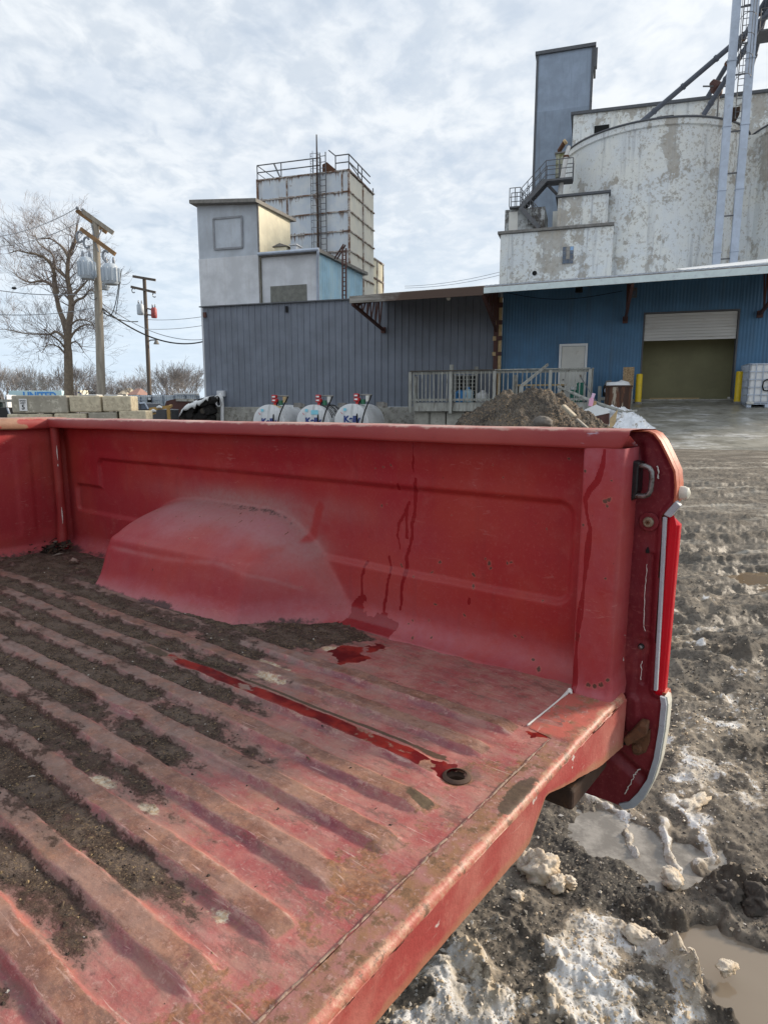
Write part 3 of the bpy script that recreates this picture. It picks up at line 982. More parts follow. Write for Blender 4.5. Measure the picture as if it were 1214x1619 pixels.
# ---- tail posts
for y0, s in ((0.0, 1), (1.525, -1)):
    uu = np.array([0.006, 0.004, 0.001, -0.004, -0.02, -0.035, -0.05, -0.060, -0.0655, -0.0685, -0.070, -0.0705, -0.0705])
    vv = np.array([-0.075, -0.006, -0.0015, 0.0, 0.0005, 0.0008, 0.0005, 0.0, -0.002, -0.006, -0.012, -0.04, -0.082])
    zz = np.arange(-0.004, 0.472, 0.003)
    # resample along path
    t = np.concatenate([[0], np.cumsum(np.hypot(np.diff(uu), np.diff(vv)))])
    tt = np.linspace(0, t[-1], 90)
    pu, pv = np.interp(tt, t, uu), np.interp(tt, t, vv)
    Zg, Xg = np.meshgrid(zz, pu)
    _, Yg = np.meshgrid(zz, pv)
    Xg = Xg + 0.002 * perlin(Zg * 3, Zg * 0, 3) - 0.006 * (1 - ss(Zg, 0, 0.05)) * (pu[:, None] < -0.05)
    Yg = Yg + 0.01 * (1 - ss(Zg, -0.004, 0.03)) ** 2
    pts = [tw(*q_, 0.0) for q_ in [(956, 712), (953, 735), (945, 760), (932, 775), (925, 790), (928, 815), (933, 835), (929, 870), (926, 900), (920, 950), (914, 990), (910, 1040), (908, 1092)]]
    wdt = 0.0052 + 0.002 * np.sin(Zg * 50)
    face = (Yg > -0.006)
    wet = (1 - ss(segdist(Xg, Zg, pts), wdt * 0.6, wdt * 1.1)) * face
    chip = np.zeros_like(Xg)
    for (a_, b_, r_) in [(957, 793, .006), (963, 790, .006), (960, 800, .004), (912, 1010, .006), (913, 1005, .007), (957, 915, .004), (930, 1083, .006), (940, 1085, .006), (950, 1083, .007), (960, 1076, .005), (925, 745, .004), (967, 760, .003), (922, 830, .004)]:
        cu, cz = tw(a_, b_, 0.0)
        chip = np.maximum(chip, np.clip(1.4 - np.hypot(Xg - cu, Zg - cz) / r_, 0, 1) * face)
    fade = 0.30 + 0.6 * ss(Zg, 0.40, 0.47) + 0.6 * (1 - ss(Zg, 0.0, 0.06))
    fade = np.clip(fade * (0.8 + 0.5 * fbm(Xg * 30, Zg * 30, 3, 0.6, 3)), 0, 1)
    if s < 0:
        wet = wet * 0
    gridmesh('tail_post', Xg, y0 + s * Yg, Zg, M_wall, truck, dict(wet=wet, chip=chip, dust=Zg * 0 + 0.05, fade=fade, grime=Zg * 0), None, flip=(s > 0))

# ---- tail jamb and body side
JV = -0.08
OUT = [(-0.050, 0.497), (-0.062, 0.499), (-0.088, 0.4995), (-0.099, 0.495), (-0.110, 0.482), (-0.126, 0.453), (-0.138, 0.429), (-0.1415, 0.405), (-0.142, 0.384), (-0.141, 0.374), (-0.121, 0.347),
       (-0.1245, 0.18), (-0.127, 0.012), (-0.131, 0.006), (-0.146, 0.004), (-0.149, -0.01), (-0.148, -0.06), (-0.143, -0.123), (-0.134, -0.17), (-0.120, -0.212), (-0.104, -0.238), (-0.085, -0.250), (-0.056, -0.250)]
for y0, s in ((0.0, 1), (1.525, -1)):
    def yy(v_):
        return y0 + s * v_
    m = MB()
    poly = OUT + [(0.02, -0.25), (0.02, 0.49)]
    # inner jamb plate with a pressed relief, made as a dense sheet clipped to the outline
    us = np.arange(-0.152, 0.0, 0.0022)
    zs = np.arange(-0.253, 0.502, 0.0022)
    zg, ug = np.meshgrid(zs, us)
    ins = inpoly(ug, zg, OUT + [(0.0, -0.25), (0.0, 0.497)])
    dout = segdist(ug, zg, OUT)
    rel = np.zeros_like(ug)
    chan = ss(zg, 0.27, 0.30) * 0.004 + 0.006 * (ss(zg, -0.02, 0.0) * (1 - ss(zg, 0.10, 0.115))) * ss(-ug, 0.085, 0.095)
    rel += 0.004 * (1 - ss(dout, 0.004, 0.012)) * ss(-ug, 0.075, 0.09)
    rel -= 0.004 * (1 - ss(segdist(ug, zg, [(-0.106, 0.27), (-0.108, 0.10), (-0.106, 0.02)]), 0.003, 0.007))
    rel += 0.006 * (1 - ss(segdist(ug, zg, [(-0.087, -0.022), (-0.092, -0.075)]), 0.010, 0.016))
    rel -= 0.010 * (1 - ss(segdist(ug, zg, [(-0.062, -0.14), (-0.12, -0.175)]), 0.0, 0.02))
    rel -= 0.006 * (1 - ss(segdist(ug, zg, [(-0.07, 0.47), (-0.075, 0.44)]), 0.0, 0.014))
    rel += 0.0012 * fbm(ug * 25, zg * 14, 3, 0.5, 9)
    rel += -chan * 0.6
    kp = ins[:-1, :-1] & ins[1:, 1:] & ins[1:, :-1] & ins[:-1, 1:]
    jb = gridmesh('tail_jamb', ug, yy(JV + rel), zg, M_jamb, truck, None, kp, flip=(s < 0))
    m = MB()
    m.prism(OUT + [(-0.03, -0.25), (-0.03, 0.497)], 'y', yy(JV - 0.016), yy(-0.125))
    m.hexa([(a_, yy(JV - 0.015), b_) for a_, b_ in OUT[:10]] + [(a_ + 0.0035, yy(JV - 0.015), b_ - 0.002) for a_, b_ in reversed(OUT[:10])], [(a_, yy(JV + 0.0045), b_) for a_, b_ in OUT[:10]] + [(a_ + 0.0035, yy(JV + 0.0045), b_ - 0.002) for a_, b_ in reversed(OUT[:10])])
    m.build('body_corner', [M_orange], truck, 35, 0.006, 3)
    m = MB()
    m.box(-0.085, 2.12, yy(-0.172), yy(-0.21), -0.2, 0.462)
    m.build('outer_panel', [M_red], truck, None, 0.012, 3)
    # rear lip strips: grey above, below grey with its rear face coloured sunlit cream
    m = MB()
    st = [(-0.1215, 0.345), (-0.1245, 0.18), (-0.127, 0.012)]
    m.hexa([(u_, yy(JV + 0.004), z_) for u_, z_ in st] + [(u_ - 0.0062, yy(JV + 0.004), z_) for u_, z_ in reversed(st)],
           [(u_, yy(JV - 0.006), z_) for u_, z_ in st] + [(u_ - 0.0062, yy(JV - 0.006), z_) for u_, z_ in reversed(st)])
    m.hexa([(-0.1415, yy(JV + 0.0045), 0.376), (-0.1225, yy(JV + 0.0045), 0.349), (-0.134, yy(JV + 0.0045), 0.345), (-0.150, yy(JV + 0.0045), 0.368)],
           [(-0.1415, yy(JV - 0.012), 0.376), (-0.1225, yy(JV - 0.012), 0.349), (-0.134, yy(JV - 0.012), 0.345), (-0.150, yy(JV - 0.012), 0.368)])
    m.build('lip_strip', [M_silver], truck, None, 0.0015, 2)
    m = MB()
    lo = OUT[14:22]
    inn = [(u_ + (0.0065 if z_ > -0.2 else 0.008), z_ + (0.0 if z_ > -0.2 else 0.007)) for u_, z_ in lo]
    outr = [(u_ - 0.003, z_ - 0.001) for u_, z_ in lo]
    for i in range(len(lo) - 1):
        q_ = [inn[i], inn[i + 1], outr[i + 1], outr[i]]
        m.hexa([(a_, yy(JV + 0.005), b_) for a_, b_ in q_], [(a_, yy(JV - 0.002), b_) for a_, b_ in q_], 0)
        q_ = [lo[i], lo[i + 1], (outr[i + 1][0] - 0.002, outr[i + 1][1]), (outr[i][0] - 0.002, outr[i][1])]
        m.hexa([(a_, yy(JV - 0.0025), b_) for a_, b_ in q_], [(a_, yy(-0.108), b_) for a_, b_ in q_], 1)
    m.build('rear_lip', [M_silver, M_cream], truck)
    # lens
    m = MB()
    prf = [(-0.124, -0.0895), (-0.1325, -0.0885), (-0.1340, -0.0900), (-0.1350, -0.0900), (-0.1365, -0.0920), (-0.1415, -0.0940), (-0.1428, -0.0970), (-0.1445, -0.0985), (-0.1458, -0.1015), (-0.1462, -0.114), (-0.124, -0.118)]
    za, zb = 0.335, -0.006
    lo = [(u_ + 0.004, yy(v_), zb) for u_, v_ in prf]
    hi_ = [(u_ + 0.012 * 0, yy(v_), za + (0.012 if u_ > -0.140 else -0.006)) for u_, v_ in prf]
    m.hexa(lo, hi_)
    m.build('tail_light', [M_lens], truck, None, 0.0015, 2)
    # pale rubber stop
    m = MB()
    c_ = Vector((-0.141, yy(-0.105), 0.388))
    m.tube([c_, c_ + Vector((-0.008, 0, 0)), c_ + Vector((-0.014, 0, 0)), c_ + Vector((-0.017, 0, 0))], [0.0125, 0.0125, 0.010, 0.004], 16)
    m.build('rubber_stop', [M_cream], truck, 40)
    # striker: black base and bent steel loop
    m = MB()
    m.prism([(-0.046, 0.370), (-0.049, 0.440), (-0.058, 0.448), (-0.083, 0.444), (-0.081, 0.430), (-0.0815, 0.392), (-0.077, 0.378), (-0.066, 0.368)], 'y', yy(-0.083), yy(-0.052))
    sb = m.build('striker_base', [M_blackp], truck, None, 0.003, 2)
    m = MB()
    x0, x1 = -0.068, -0.1005
    lp = [(x0, 0.438), (-0.090, 0.437), (-0.098, 0.434), (-0.1025, 0.427), (-0.1035, 0.412), (-0.1025, 0.394), (-0.099, 0.386), (-0.092, 0.3825), (x0, 0.382)]
    m.tube([(a_, yy(-0.058), b_) for a_, b_ in lp], 0.0047, 12)
    m.build('striker_loop', [M_chrome], sb, 60)
    # bolt on a washer
    m = MB()
    bu, bz = tw(1026, 825, JV)
    m.tube([(bu, yy(JV - 0.002), bz), (bu, yy(JV + 0.0030), bz)], 0.0175, 28, mi=0)
    bw = m.build('washer', [M_jamb], truck, 30, 0.001, 2)
    m = MB()
    m.tube([(bu, yy(JV + 0.0030), bz), (bu, yy(JV + 0.008), bz), (bu, yy(JV + 0.0095), bz)], [0.0095, 0.0092, 0.0075], 24)
    bt = m.build('bolt', [M_bolt], bw, 30)
    m = MB()
    for i in range(3):
        a_ = i * math.pi / 3
        m.bar((bu - 0.0042 * math.cos(a_), yy(JV + 0.0099), bz - 0.0042 * math.sin(a_)), (bu + 0.0042 * math.cos(a_), yy(JV + 0.0099), bz + 0.0042 * math.sin(a_)), 0.0024, 0.001, up=(0, 1, 0))
    m.build('socket', [M_rust], bt)
    # screw, oval slot and plain hole
    su, sz_ = tw(1014, 1022, JV)
    m = MB()
    m.tube([(su, yy(JV), sz_), (su, yy(JV + 0.003), sz_)], 0.0058, 18, mi=0)
    m.tube([(su, yy(JV + 0.003), sz_), (su, yy(JV + 0.0075), sz_), (su, yy(JV + 0.009), sz_)], [0.0042, 0.004, 0.0015], 14, mi=1)
    m.build('screw', [M_black, M_chrome], truck, 40)
    m = MB()
    hu2, hz2 = tw(987, 1172, JV)
    m.tube([(hu2, yy(JV), hz2), (hu2, yy(JV + 0.0022), hz2)], 0.0072, 18)
    m.build('drilled_hole', [M_black], truck, 30)
    m = MB()
    hu3, hz3 = tw(1024, 870, JV)
    m.prism([(hu3 - 0.003, hz3 - 0.005), (hu3 + 0.003, hz3 - 0.005), (hu3 + 0.0035, hz3), (hu3, hz3 + 0.007), (hu3 - 0.003, hz3)], 'y', yy(JV), yy(JV + 0.0024))
    m.build('slotted_hole', [M_black], truck, 30)
    # hinge bracket, rusty folded plate with its bolt
    b0 = [tw(*q_, JV) for q_ in [(1000, 1168), (1012, 1158), (1029, 1152), (1028, 1172), (1022, 1188), (1010, 1193), (1002, 1190), (1000, 1180)]]
    m = MB()
    m.prism(b0, 'y', yy(JV), yy(JV + 0.007))
    hb = m.build('hinge_bracket', [M_rust], truck, None, 0.0015, 2)
    b1 = [tw(*q_, JV) for q_ in [(994, 1158), (1017, 1133), (1029, 1136), (1028, 1150), (1001, 1169)]]
    m = MB()
    lo = [(a_, yy(JV + 0.006), b_) for a_, b_ in b1]
    hi_ = [(a_ + (0.003 if i in (0, 4) else -0.002), yy(JV + 0.030), b_ - 0.004) for i, (a_, b_) in enumerate(b1)]
    m.hexa(lo, hi_)
    m.build('bracket_arm', [M_rust], hb, None, 0.003, 3)
    cu, cz = tw(1009, 1181, JV)
    m = MB()
    m.tube([(cu, yy(JV + 0.007), cz), (cu, yy(JV + 0.011), cz), (cu, yy(JV + 0.013), cz)], [0.0095, 0.0092, 0.007], 20)
    m.build('bracket_bolt', [M_rust], hb, 30)
    # cracked pale seams
    m = MB()
    rr_ = random.Random(8)

    def crack(pxs, wd=0.0016, v_=JV + 0.0035, wob=0.0008):
        pts = []
        for i in range(len(pxs) - 1):
            a_, b_ = tw(*pxs[i], v_), tw(*pxs[i + 1], v_)
            k_ = 9
            for j in range(k_):
                f_ = j / k_
                pts.append((a_[0] + (b_[0] - a_[0]) * f_ + rr_.gauss(0, wob), yy(v_), a_[1] + (b_[1] - a_[1]) * f_))
        pts.append((tw(*pxs[-1], v_)[0], yy(v_), tw(*pxs[-1], v_)[1]))
        m.tube(pts, [wd * rr_.uniform(0.35, 1.1) for _ in pts], 4)
    crack([(1000, 783), (996, 820), (994, 870), (989, 920), (986, 960), (986, 1010), (982, 1060), (979, 1088)], 0.0015, JV + 0.010, 0.0011)
    crack([(978, 1090), (972, 1140), (966, 1180)], 0.0014, JV + 0.010)
    crack([(1023, 892), (1020, 930), (1017, 990), (1020, 998)], 0.0009, JV + 0.0035, 0.0004)
    crack([(1040, 737), (1041, 757)], 0.0015, JV + 0.005)
    crack([(1014, 1045), (1013, 1075)], 0.0011)
    crack([(988, 1256), (996, 1240), (1005, 1222), (1012, 1216)], 0.0013)
    m.build('seam_crack', [M_white], truck, 60)

# ---- sill
zbv = np.array([-0.10, -0.02, 0.08, 0.2, 0.296, 0.306, 0.324, 0.345, 0.36, 0.5, 0.7, 1.6])
zbz = np.array([-0.115, -0.105, -0.090, -0.058, -0.030, -0.030, -0.055, -0.086, -0.090, -0.085, -0.076, -0.08])
vv = np.concatenate([np.arange(-0.052, 1.0, 0.0034), np.arange(1.0, 1.58, 0.01)])
prof_s = np.concatenate([np.linspace(0, 0.032, 12), np.linspace(0.0345, 0.052, 9), np.linspace(0.055, 0.14, 24)])
Sg, Vg2 = np.meshgrid(prof_s, vv)
zb = np.interp(Vg2, zbv, zbz)
r_ = 0.010
X = np.where(Sg < 0.032, -0.041 - Sg, 0)
ang = np.clip((Sg - 0.032) / (r_ * math.pi / 2), 0, 1) * math.pi / 2
arcx = -0.073 - r_ * np.sin(ang)
arcz = -r_ * (1 - np.cos(ang))
dn = np.clip((Sg - 0.055) / 0.085, 0, 1)
X = np.where(Sg < 0.032, X, arcx)
Zs = np.where(Sg < 0.032, 0.0, arcz)
lowm = Sg > 0.050
Zs = np.where(lowm, -r_ + (zb + r_) * dn, Zs)
X = np.where(lowm, -0.083 + 0.006 * dn * ss(Vg2, 0.30, 0.36), X)
X = X + 0.0012 * perlin(Vg2 * 5, Sg * 10, 2) + 0.004 * perlin(Vg2 * 2.2, Sg * 3, 5) * lowm
Zs = Zs + 0.0010 * fbm(Vg2 * 30, Sg * 30, 2, 0.5, 6)
# heel by the post reaches forward to the white joint
fwd = (1 - ss(Vg2, 0.182, 0.192))
X = X + fwd * (0.045 * np.clip(1 - Sg / 0.032, 0, 1))
Zs = Zs + 0.0015 + 0.0015 * fwd
n = newmat('sill_worn_paint')
mid = n.noise(22, 6, 0.7)
hi = n.noise(130, 4, 0.65)
red = n.mix(n.step(n.noise(5, 4, 0.6), 0.38, 0.66), (0.36, 0.055, 0.050, 1), (0.48, 0.17, 0.135, 1))
red = n.mix(n.m('MULTIPLY', n.step(n.noise(1, 4, 0.6, sc=(30, 9, 8)), 0.54, 0.7), 0.6), red, (0.34, 0.022, 0.022, 1))
red = n.mix(n.m('MULTIPLY', n.step(mid, 0.55, 0.72), 0.5), red, (0.52, 0.21, 0.16, 1))
tp = n.attr('top')
wr = n.mix(n.step(mid, 0.36, 0.62), (0.30, 0.13, 0.12, 1), (0.24, 0.12, 0.06, 1))
wr = n.mix(n.step(n.noise(48, 6, 0.75, loc=(2, 1, 4)), 0.5, 0.62), wr, (0.13, 0.07, 0.035, 1))
wr = n.mix(n.m('MULTIPLY', n.step(hi, 0.55, 0.66), 0.6), wr, (0.40, 0.25, 0.22, 1))
wr = n.mix(n.m('MULTIPLY', n.attr('heel'), n.step(n.noise(18, 5, 0.7, loc=(7, 7, 7)), 0.36, 0.52)), wr, (0.42, 0.10, 0.075, 1))
c = n.mix(n.step(n.m('ADD', tp, n.m('MULTIPLY', n.m('SUBTRACT', mid, 0.5), 0.7)), 0.45, 0.6), red, wr)
ed = n.attr('edge')
c = n.mix(n.m('MULTIPLY', n.step(n.m('MULTIPLY', ed, n.lerp(n.noise(26, 5, 0.7), 0.0, 1.6)), 0.40, 0.75), 0.75), c, n.mix(n.step(n.noise(60, 6, 0.75), 0.42, 0.6), (0.40, 0.13, 0.085, 1), (0.46, 0.29, 0.19, 1)))
c = n.mix(n.m('MULTIPLY', n.m('MULTIPLY', ed, n.step(n.noise(38, 6, 0.75, loc=(3, 9, 9)), 0.52, 0.6)), 0.85), c, (0.13, 0.075, 0.045, 1))
wh = n.m('MULTIPLY', n.step(n.noise(30, 3, 0.6, sc=(1, 0.7, 1), loc=(1, 9, 2)), 0.70, 0.73), 0.9)
c = n.mix(wh, c, (0.62, 0.56, 0.52, 1))
bk = n.step(n.m('ADD', n.attr('black'), n.m('MULTIPLY', n.m('SUBTRACT', n.noise(55, 6, 0.7), 0.5), 1.3)), 0.5, 0.66)
c = n.mix(n.m('MULTIPLY', bk, 0.92), c, n.mix(hi, (0.022, 0.014, 0.010, 1), (0.11, 0.075, 0.045, 1)))
lowr = n.step(n.m('ADD', n.attr('low'), n.m('MULTIPLY', n.m('SUBTRACT', n.noise(20, 5), 0.5), 0.4)), 0.75, 0.95)
c = n.mix(n.m('MULTIPLY', lowr, 0.6), c, (0.36, 0.19, 0.10, 1))
scr = n.noise(1.0, 3, 0.6, sc=(60, 16, 160), dist=0.9)
c = n.mix(n.m('MULTIPLY', n.step(scr, 0.66, 0.71), 0.4), c, (0.55, 0.33, 0.28, 1))
M_sill = fin(n, c, n.lerp(tp, n.lerp(mid, 0.42, 0.6), 0.74), n.bump(n.m('ADD', mid, n.m('MULTIPLY', hi, 0.5)), 0.0022, 0.7))
A = dict(top=(1 - ss(Sg, 0.028, 0.040)), edge=ss(Sg, 0.022, 0.036) * (1 - ss(Sg, 0.046, 0.062)), low=dn,
         black=(np.clip(1.3 - np.hypot((X + 0.066) / 0.02, (Vg2 - 0.355) / 0.055), 0, 1) + 0.6 * np.clip(1.2 - np.hypot((X + 0.07) / 0.02, (Vg2 - 0.42) / 0.05), 0, 1)) * (1 - ss(Sg, 0.034, 0.048)), heel=fwd)
gridmesh('tail_sill', X, Vg2, Zs, M_sill, truck, A, None, flip=True)
m = MB()
pts = []
rr_ = random.Random(3)
for i in range(90):
    v_ = 0.20 + i * 0.0125
    pts.append((-0.0400 + rr_.gauss(0, 0.0006), v_, 0.0028 + rr_.uniform(-0.0012, 0.0006)))
m.tube(pts, [0.0016 * rr_.uniform(0.3, 1.1) for _ in pts], 5, mi=0)
m.tube([(0.003, 0.004, 0.006), (0.0045, 0.05, 0.0035), (0.006, 0.1, 0.0032), (0.0085, 0.178, 0.0032)], [0.004, 0.0017, 0.0014, 0.0018], 6, mi=1)
m.tube([(0.004, 0.002, 0.004), (0.002, 0.010, 0.008), (-0.004, 0.016, 0.005)], [0.003, 0.0045, 0.002], 6, mi=1)
m.build('sill_joint', [plain('dirty_seam_sealer', (0.40, 0.29, 0.22), 0.8, 0.5, 60, col2=(0.14, 0.05, 0.045), thr=(0.45, 0.6)), M_white], truck, 60)
# end caps and frame below
m = MB()
m.box(0.07, 0.13, -0.06, 1.58, -0.17, -0.07)
m.box(-0.055, 0.068, -0.06, 0.12, -0.165, -0.125)
m.build('rear_cross_member', [M_rustdark], truck, None, 0.006)
for v_ in (0.30, 1.18):
    m = MB()
    m.box(0.14, 2.6, v_ - 0.04, v_ + 0.04, -0.28, -0.115)
    m.build('chassis_rail', [M_rustdark], truck)
for v_ in (0.30, 1.18):
    m = MB()
    m.box(2.40, 2.50, v_ - 0.05, v_ + 0.05, -FLZ - 0.02, -0.282)
    m.build('support_stand', M_rustdark, truck)
m = MB()
m.tube([(1.0, -0.12, -0.5), (1.0, 1.64, -0.5)], 0.05, 14)
m.build('axle', [M_rustdark], truck, 40)
for v_ in (-0.15, 1.48):
    m = MB()
    prf = [(0.20, 0.0), (0.33, 0.0), (0.355, 0.03), (0.36, 0.06), (0.36, 0.14), (0.355, 0.17), (0.33, 0.2), (0.20, 0.2)]
    vs, fs = [], []
    for a in range(36):
        for (rr2, y_) in prf:
            vs.append((1.0 + rr2 * math.cos(a * math.pi / 18), v_ + y_, -0.5 + rr2 * math.sin(a * math.pi / 18)))
    k_ = len(prf)
    for a in range(36):
        for i in range(k_ - 1):
            b = (a + 1) % 36
            fs.append((a * k_ + i, a * k_ + i + 1, b * k_ + i + 1, b * k_ + i))
    m.add(vs, fs)
    wh_ = m.build('wheel', [M_rubber], truck, 50)
    m = MB()
    m.tube([(1.0, v_ + 0.02, -0.5), (1.0, v_ + 0.17, -0.5)], 0.205, 28)
    m.build('rim', [M_silver], wh_, 40)

# ---- loose debris lying on the floor (uncountable crumbs)
m = MB()
rs = np.random.default_rng(5)
Zi = Z
cnt = 0
tries = 0
vs_all, fs_all, mi_all = [], [], []
nU, nV = Ug.shape
while cnt < 11000 and tries < 160000:
    tries += 1
    i = rs.integers(8, nU - 2)
    j = rs.integers(20, nV - 2)
    d_ = dirt[i, j]
    near = math.exp(-((Ug[i, 0]) / 0.8))
    if rs.random() > max(0.006, ss(d_, 0.3, 0.8)) * (0.25 + near) or wetp[i, j] > 0.3:
        continue
    x_, y_ = Ug[i, j] + rs.uniform(-.004, .004), Vg[i, j] + rs.uniform(-.004, .004)
    if np.hypot(x_ - hu, y_ - hv) < 0.03:
        continue
    z_ = Z[i, j]
    L_ = rs.choice([0.0012, 0.0018, 0.0028, 0.005], p=[.45, .35, .16, .04]) * rs.uniform(0.7, 1.3)
    W_ = L_ * rs.uniform(0.4, 0.9) if L_ < 0.003 else L_ * 0.25
    H_ = L_ * rs.uniform(0.4, 0.8) if L_ < 0.003 else L_ * 0.25
    a_ = rs.uniform(0, 6.28)
    ca, sa = math.cos(a_), math.sin(a_)
    p_ = [(-L_, -W_, 0), (L_, -W_ * .6, 0), (L_ * .8, W_, 0), (-L_ * .7, W_ * .8, 0), (0.2 * L_, 0, H_ * 1.6)]
    b = len(vs_all)
    vs_all += [(x_ + a * ca - bb * sa, y_ + a * sa + bb * ca, z_ + c_ - 0.0003) for a, bb, c_ in p_]
    k_ = rs.choice([0, 1, 2, 3], p=[.62, .24, .11, .03])
    for f_ in ((0, 1, 4), (1, 2, 4), (2, 3, 4), (3, 0, 4)):
        fs_all.append(tuple(q_ + b for q_ in f_))
        mi_all.append(int(k_))
    cnt += 1
m.v, m.f, m.mi = vs_all, fs_all, mi_all
dk = [plain('dark_crumb', (0.04, 0.03, 0.024), 0.95, 0.4, 300), plain('brown_crumb', (0.12, 0.085, 0.055), 0.9, 0.4, 300), plain('straw_crumb', (0.30, 0.22, 0.12), 0.85, 0.3, 300), plain('pale_crumb', (0.55, 0.52, 0.46), 0.85, 0.2, 300)]
deb = m.build('dirt_debris', dk)
deb.location = TO
deb.rotation_euler = (0, 0, TRZ)
tag(deb, 'dry crumbs of soil and chaff lying along the floor ribs of the red bed', 'debris', kind='stuff')

# leaf litter in the front corner, one lone leaf
m = MB()
rs = random.Random(21)
for i in range(90):
    a_ = rs.random()
    c_ = Vector((2.055 - abs(rs.gauss(0, 0.05)), 0.02 + abs(rs.gauss(0, 0.05)) - 0.03, 0.004 + 0.05 * rs.random() * max(0, 1 - a_)))
    l_ = rs.uniform(0.008, 0.024)
    d_ = Vector((rs.gauss(0, 1), rs.gauss(0, 1), rs.gauss(0, 0.4))).normalized() * l_
    s_ = Vector((rs.gauss(0, 1), rs.gauss(0, 1), rs.gauss(0, 0.5))).normalized() * l_ * rs.uniform(0.2, 0.5)
    u_ = Vector((0, 0, rs.uniform(0.001, 0.006)))
    m.add([c_ - d_, c_ + s_ + u_, c_ + d_, c_ - s_ + u_, c_ + u_ * -0.3], [(0, 1, 4), (1, 2, 4), (2, 3, 4), (3, 0, 4)], rs.choice([0, 0, 0, 1, 1, 2]))
lit = m.build('leaf_litter', [plain('rotten_leaf', (0.035, 0.024, 0.017), 0.9, 0.4, 90), plain('brown_leaf', (0.10, 0.06, 0.035), 0.9, 0.4, 90), plain('grey_leaf', (0.22, 0.19, 0.16), 0.9, 0.3, 90)])
lit.location = TO
lit.rotation_euler = (0, 0, TRZ)
tag(lit, 'rotten leaves and twigs heaped in the front corner of the red bed', 'leaves', kind='stuff')


def leaf(px, py, l_, wd, hgt_, ang_, mat, name, label, cat, cu=0.3):
    u_, v_ = tf(px, py)
    m = MB()
    ca, sa = math.cos(ang_), math.sin(ang_)
    P_ = []
    nn = 9
    for i in range(nn):
        t_ = i / (nn - 1)
        w_ = wd * math.sin(math.pi * (0.06 + 0.9 * t_)) ** 0.8
        for k_ in (-1, 0, 1):
            a_, b_ = (t_ - 0.5) * l_, k_ * w_
            P_.append((a_ * ca - b_ * sa, a_ * sa + b_ * ca, 0.003 + hgt_ * math.sin(math.pi * t_) * (1 - 0.55 * abs(k_)) + 0.0015 * ((i * 7) % 3)))
    fs = []
    for i in range(nn - 1):
        for k_ in range(2):
            fs.append((i * 3 + k_, i * 3 + k_ + 1, i * 3 + k_ + 4, i * 3 + k_ + 3))
    m.add(P_, fs)
    o = m.build(name, mat, None, 60)
    md = o.modifiers.new('thick', 'SOLIDIFY')
    md.thickness = 0.0008
    o.location = TM @ Vector((u_, v_, 0.003))
    o.rotation_euler = (0, 0, TRZ)
    tag(o, label, cat)
    return o


leaf(117, 892, 0.036, 0.012, 0.016, 0.6, plain('tan_leaf', (0.30, 0.22, 0.18), 0.8, 0.3, 200), 'fallen_leaf', 'tan curled leaf lying alone on the dirt near the wheel arch', 'leaf')
leaf(40, 873, 0.045, 0.018, 0.012, 1.5, plain('white_flake', (0.62, 0.60, 0.52), 0.8, 0.2, 100), 'paper_scrap', 'pale torn scrap at the foot of the leaf litter', 'scrap')
GAIN = 1.35
_plain0 = plain


def plain(name, col, rough=0.6, var=0.25, scale=20, metal=0.0, bump=0.002, col2=None, thr=(0.55, 0.7), sc=None):
    f_ = lambda q: tuple(min(0.82, x * GAIN) for x in q[:3])
    return _plain0(name, f_(col), rough, var, scale, metal, bump, f_(col2) if col2 else None, thr, sc)


# ================================================================== BUILDINGS
# wall frame: s runs right along the warehouse wall, d runs away behind it
BRZ = R(-17.5)
_p = at(1090, 600, 24.5)
BO = Vector((_p.x, _p.y, 0))
BM = Matrix.Translation(BO) @ Matrix.Rotation(BRZ, 4, 'Z')
BMI = BM.inverted()
_bc = BMI @ CAMP


def bw(px, py, d=0.0):
    """pixel -> (s, z) on the plane at depth d"""
    b = BMI.to_3x3() @ ray(px, py)
    t = (d - _bc.y) / b.y
    return (_bc.x + b.x * t, _bc.z + b.z * t)


def bs(px, d=0.0, py=645):
    return bw(px, py, d)[0]


def bz(px, py, d=0.0):
    return bw(px, py, d)[1]


def dback(s, px, d0=0.0, d1=60.0, py=645):
    """depth at which a line running straight back at s reaches image column px"""
    for _ in range(50):
        m_ = (d0 + d1) / 2
        if (bs(px, m_, py) - s) * (bs(px, d0, py) - s) > 0:
            d0 = m_
        else:
            d1 = m_
    return (d0 + d1) / 2


def bthing(name, label, cat, org, group=None):
    """org = (s, d, z) of its base"""
    o = thing(name, label, cat, BM @ Vector(org), BRZ, group)
    return o, tuple(org)


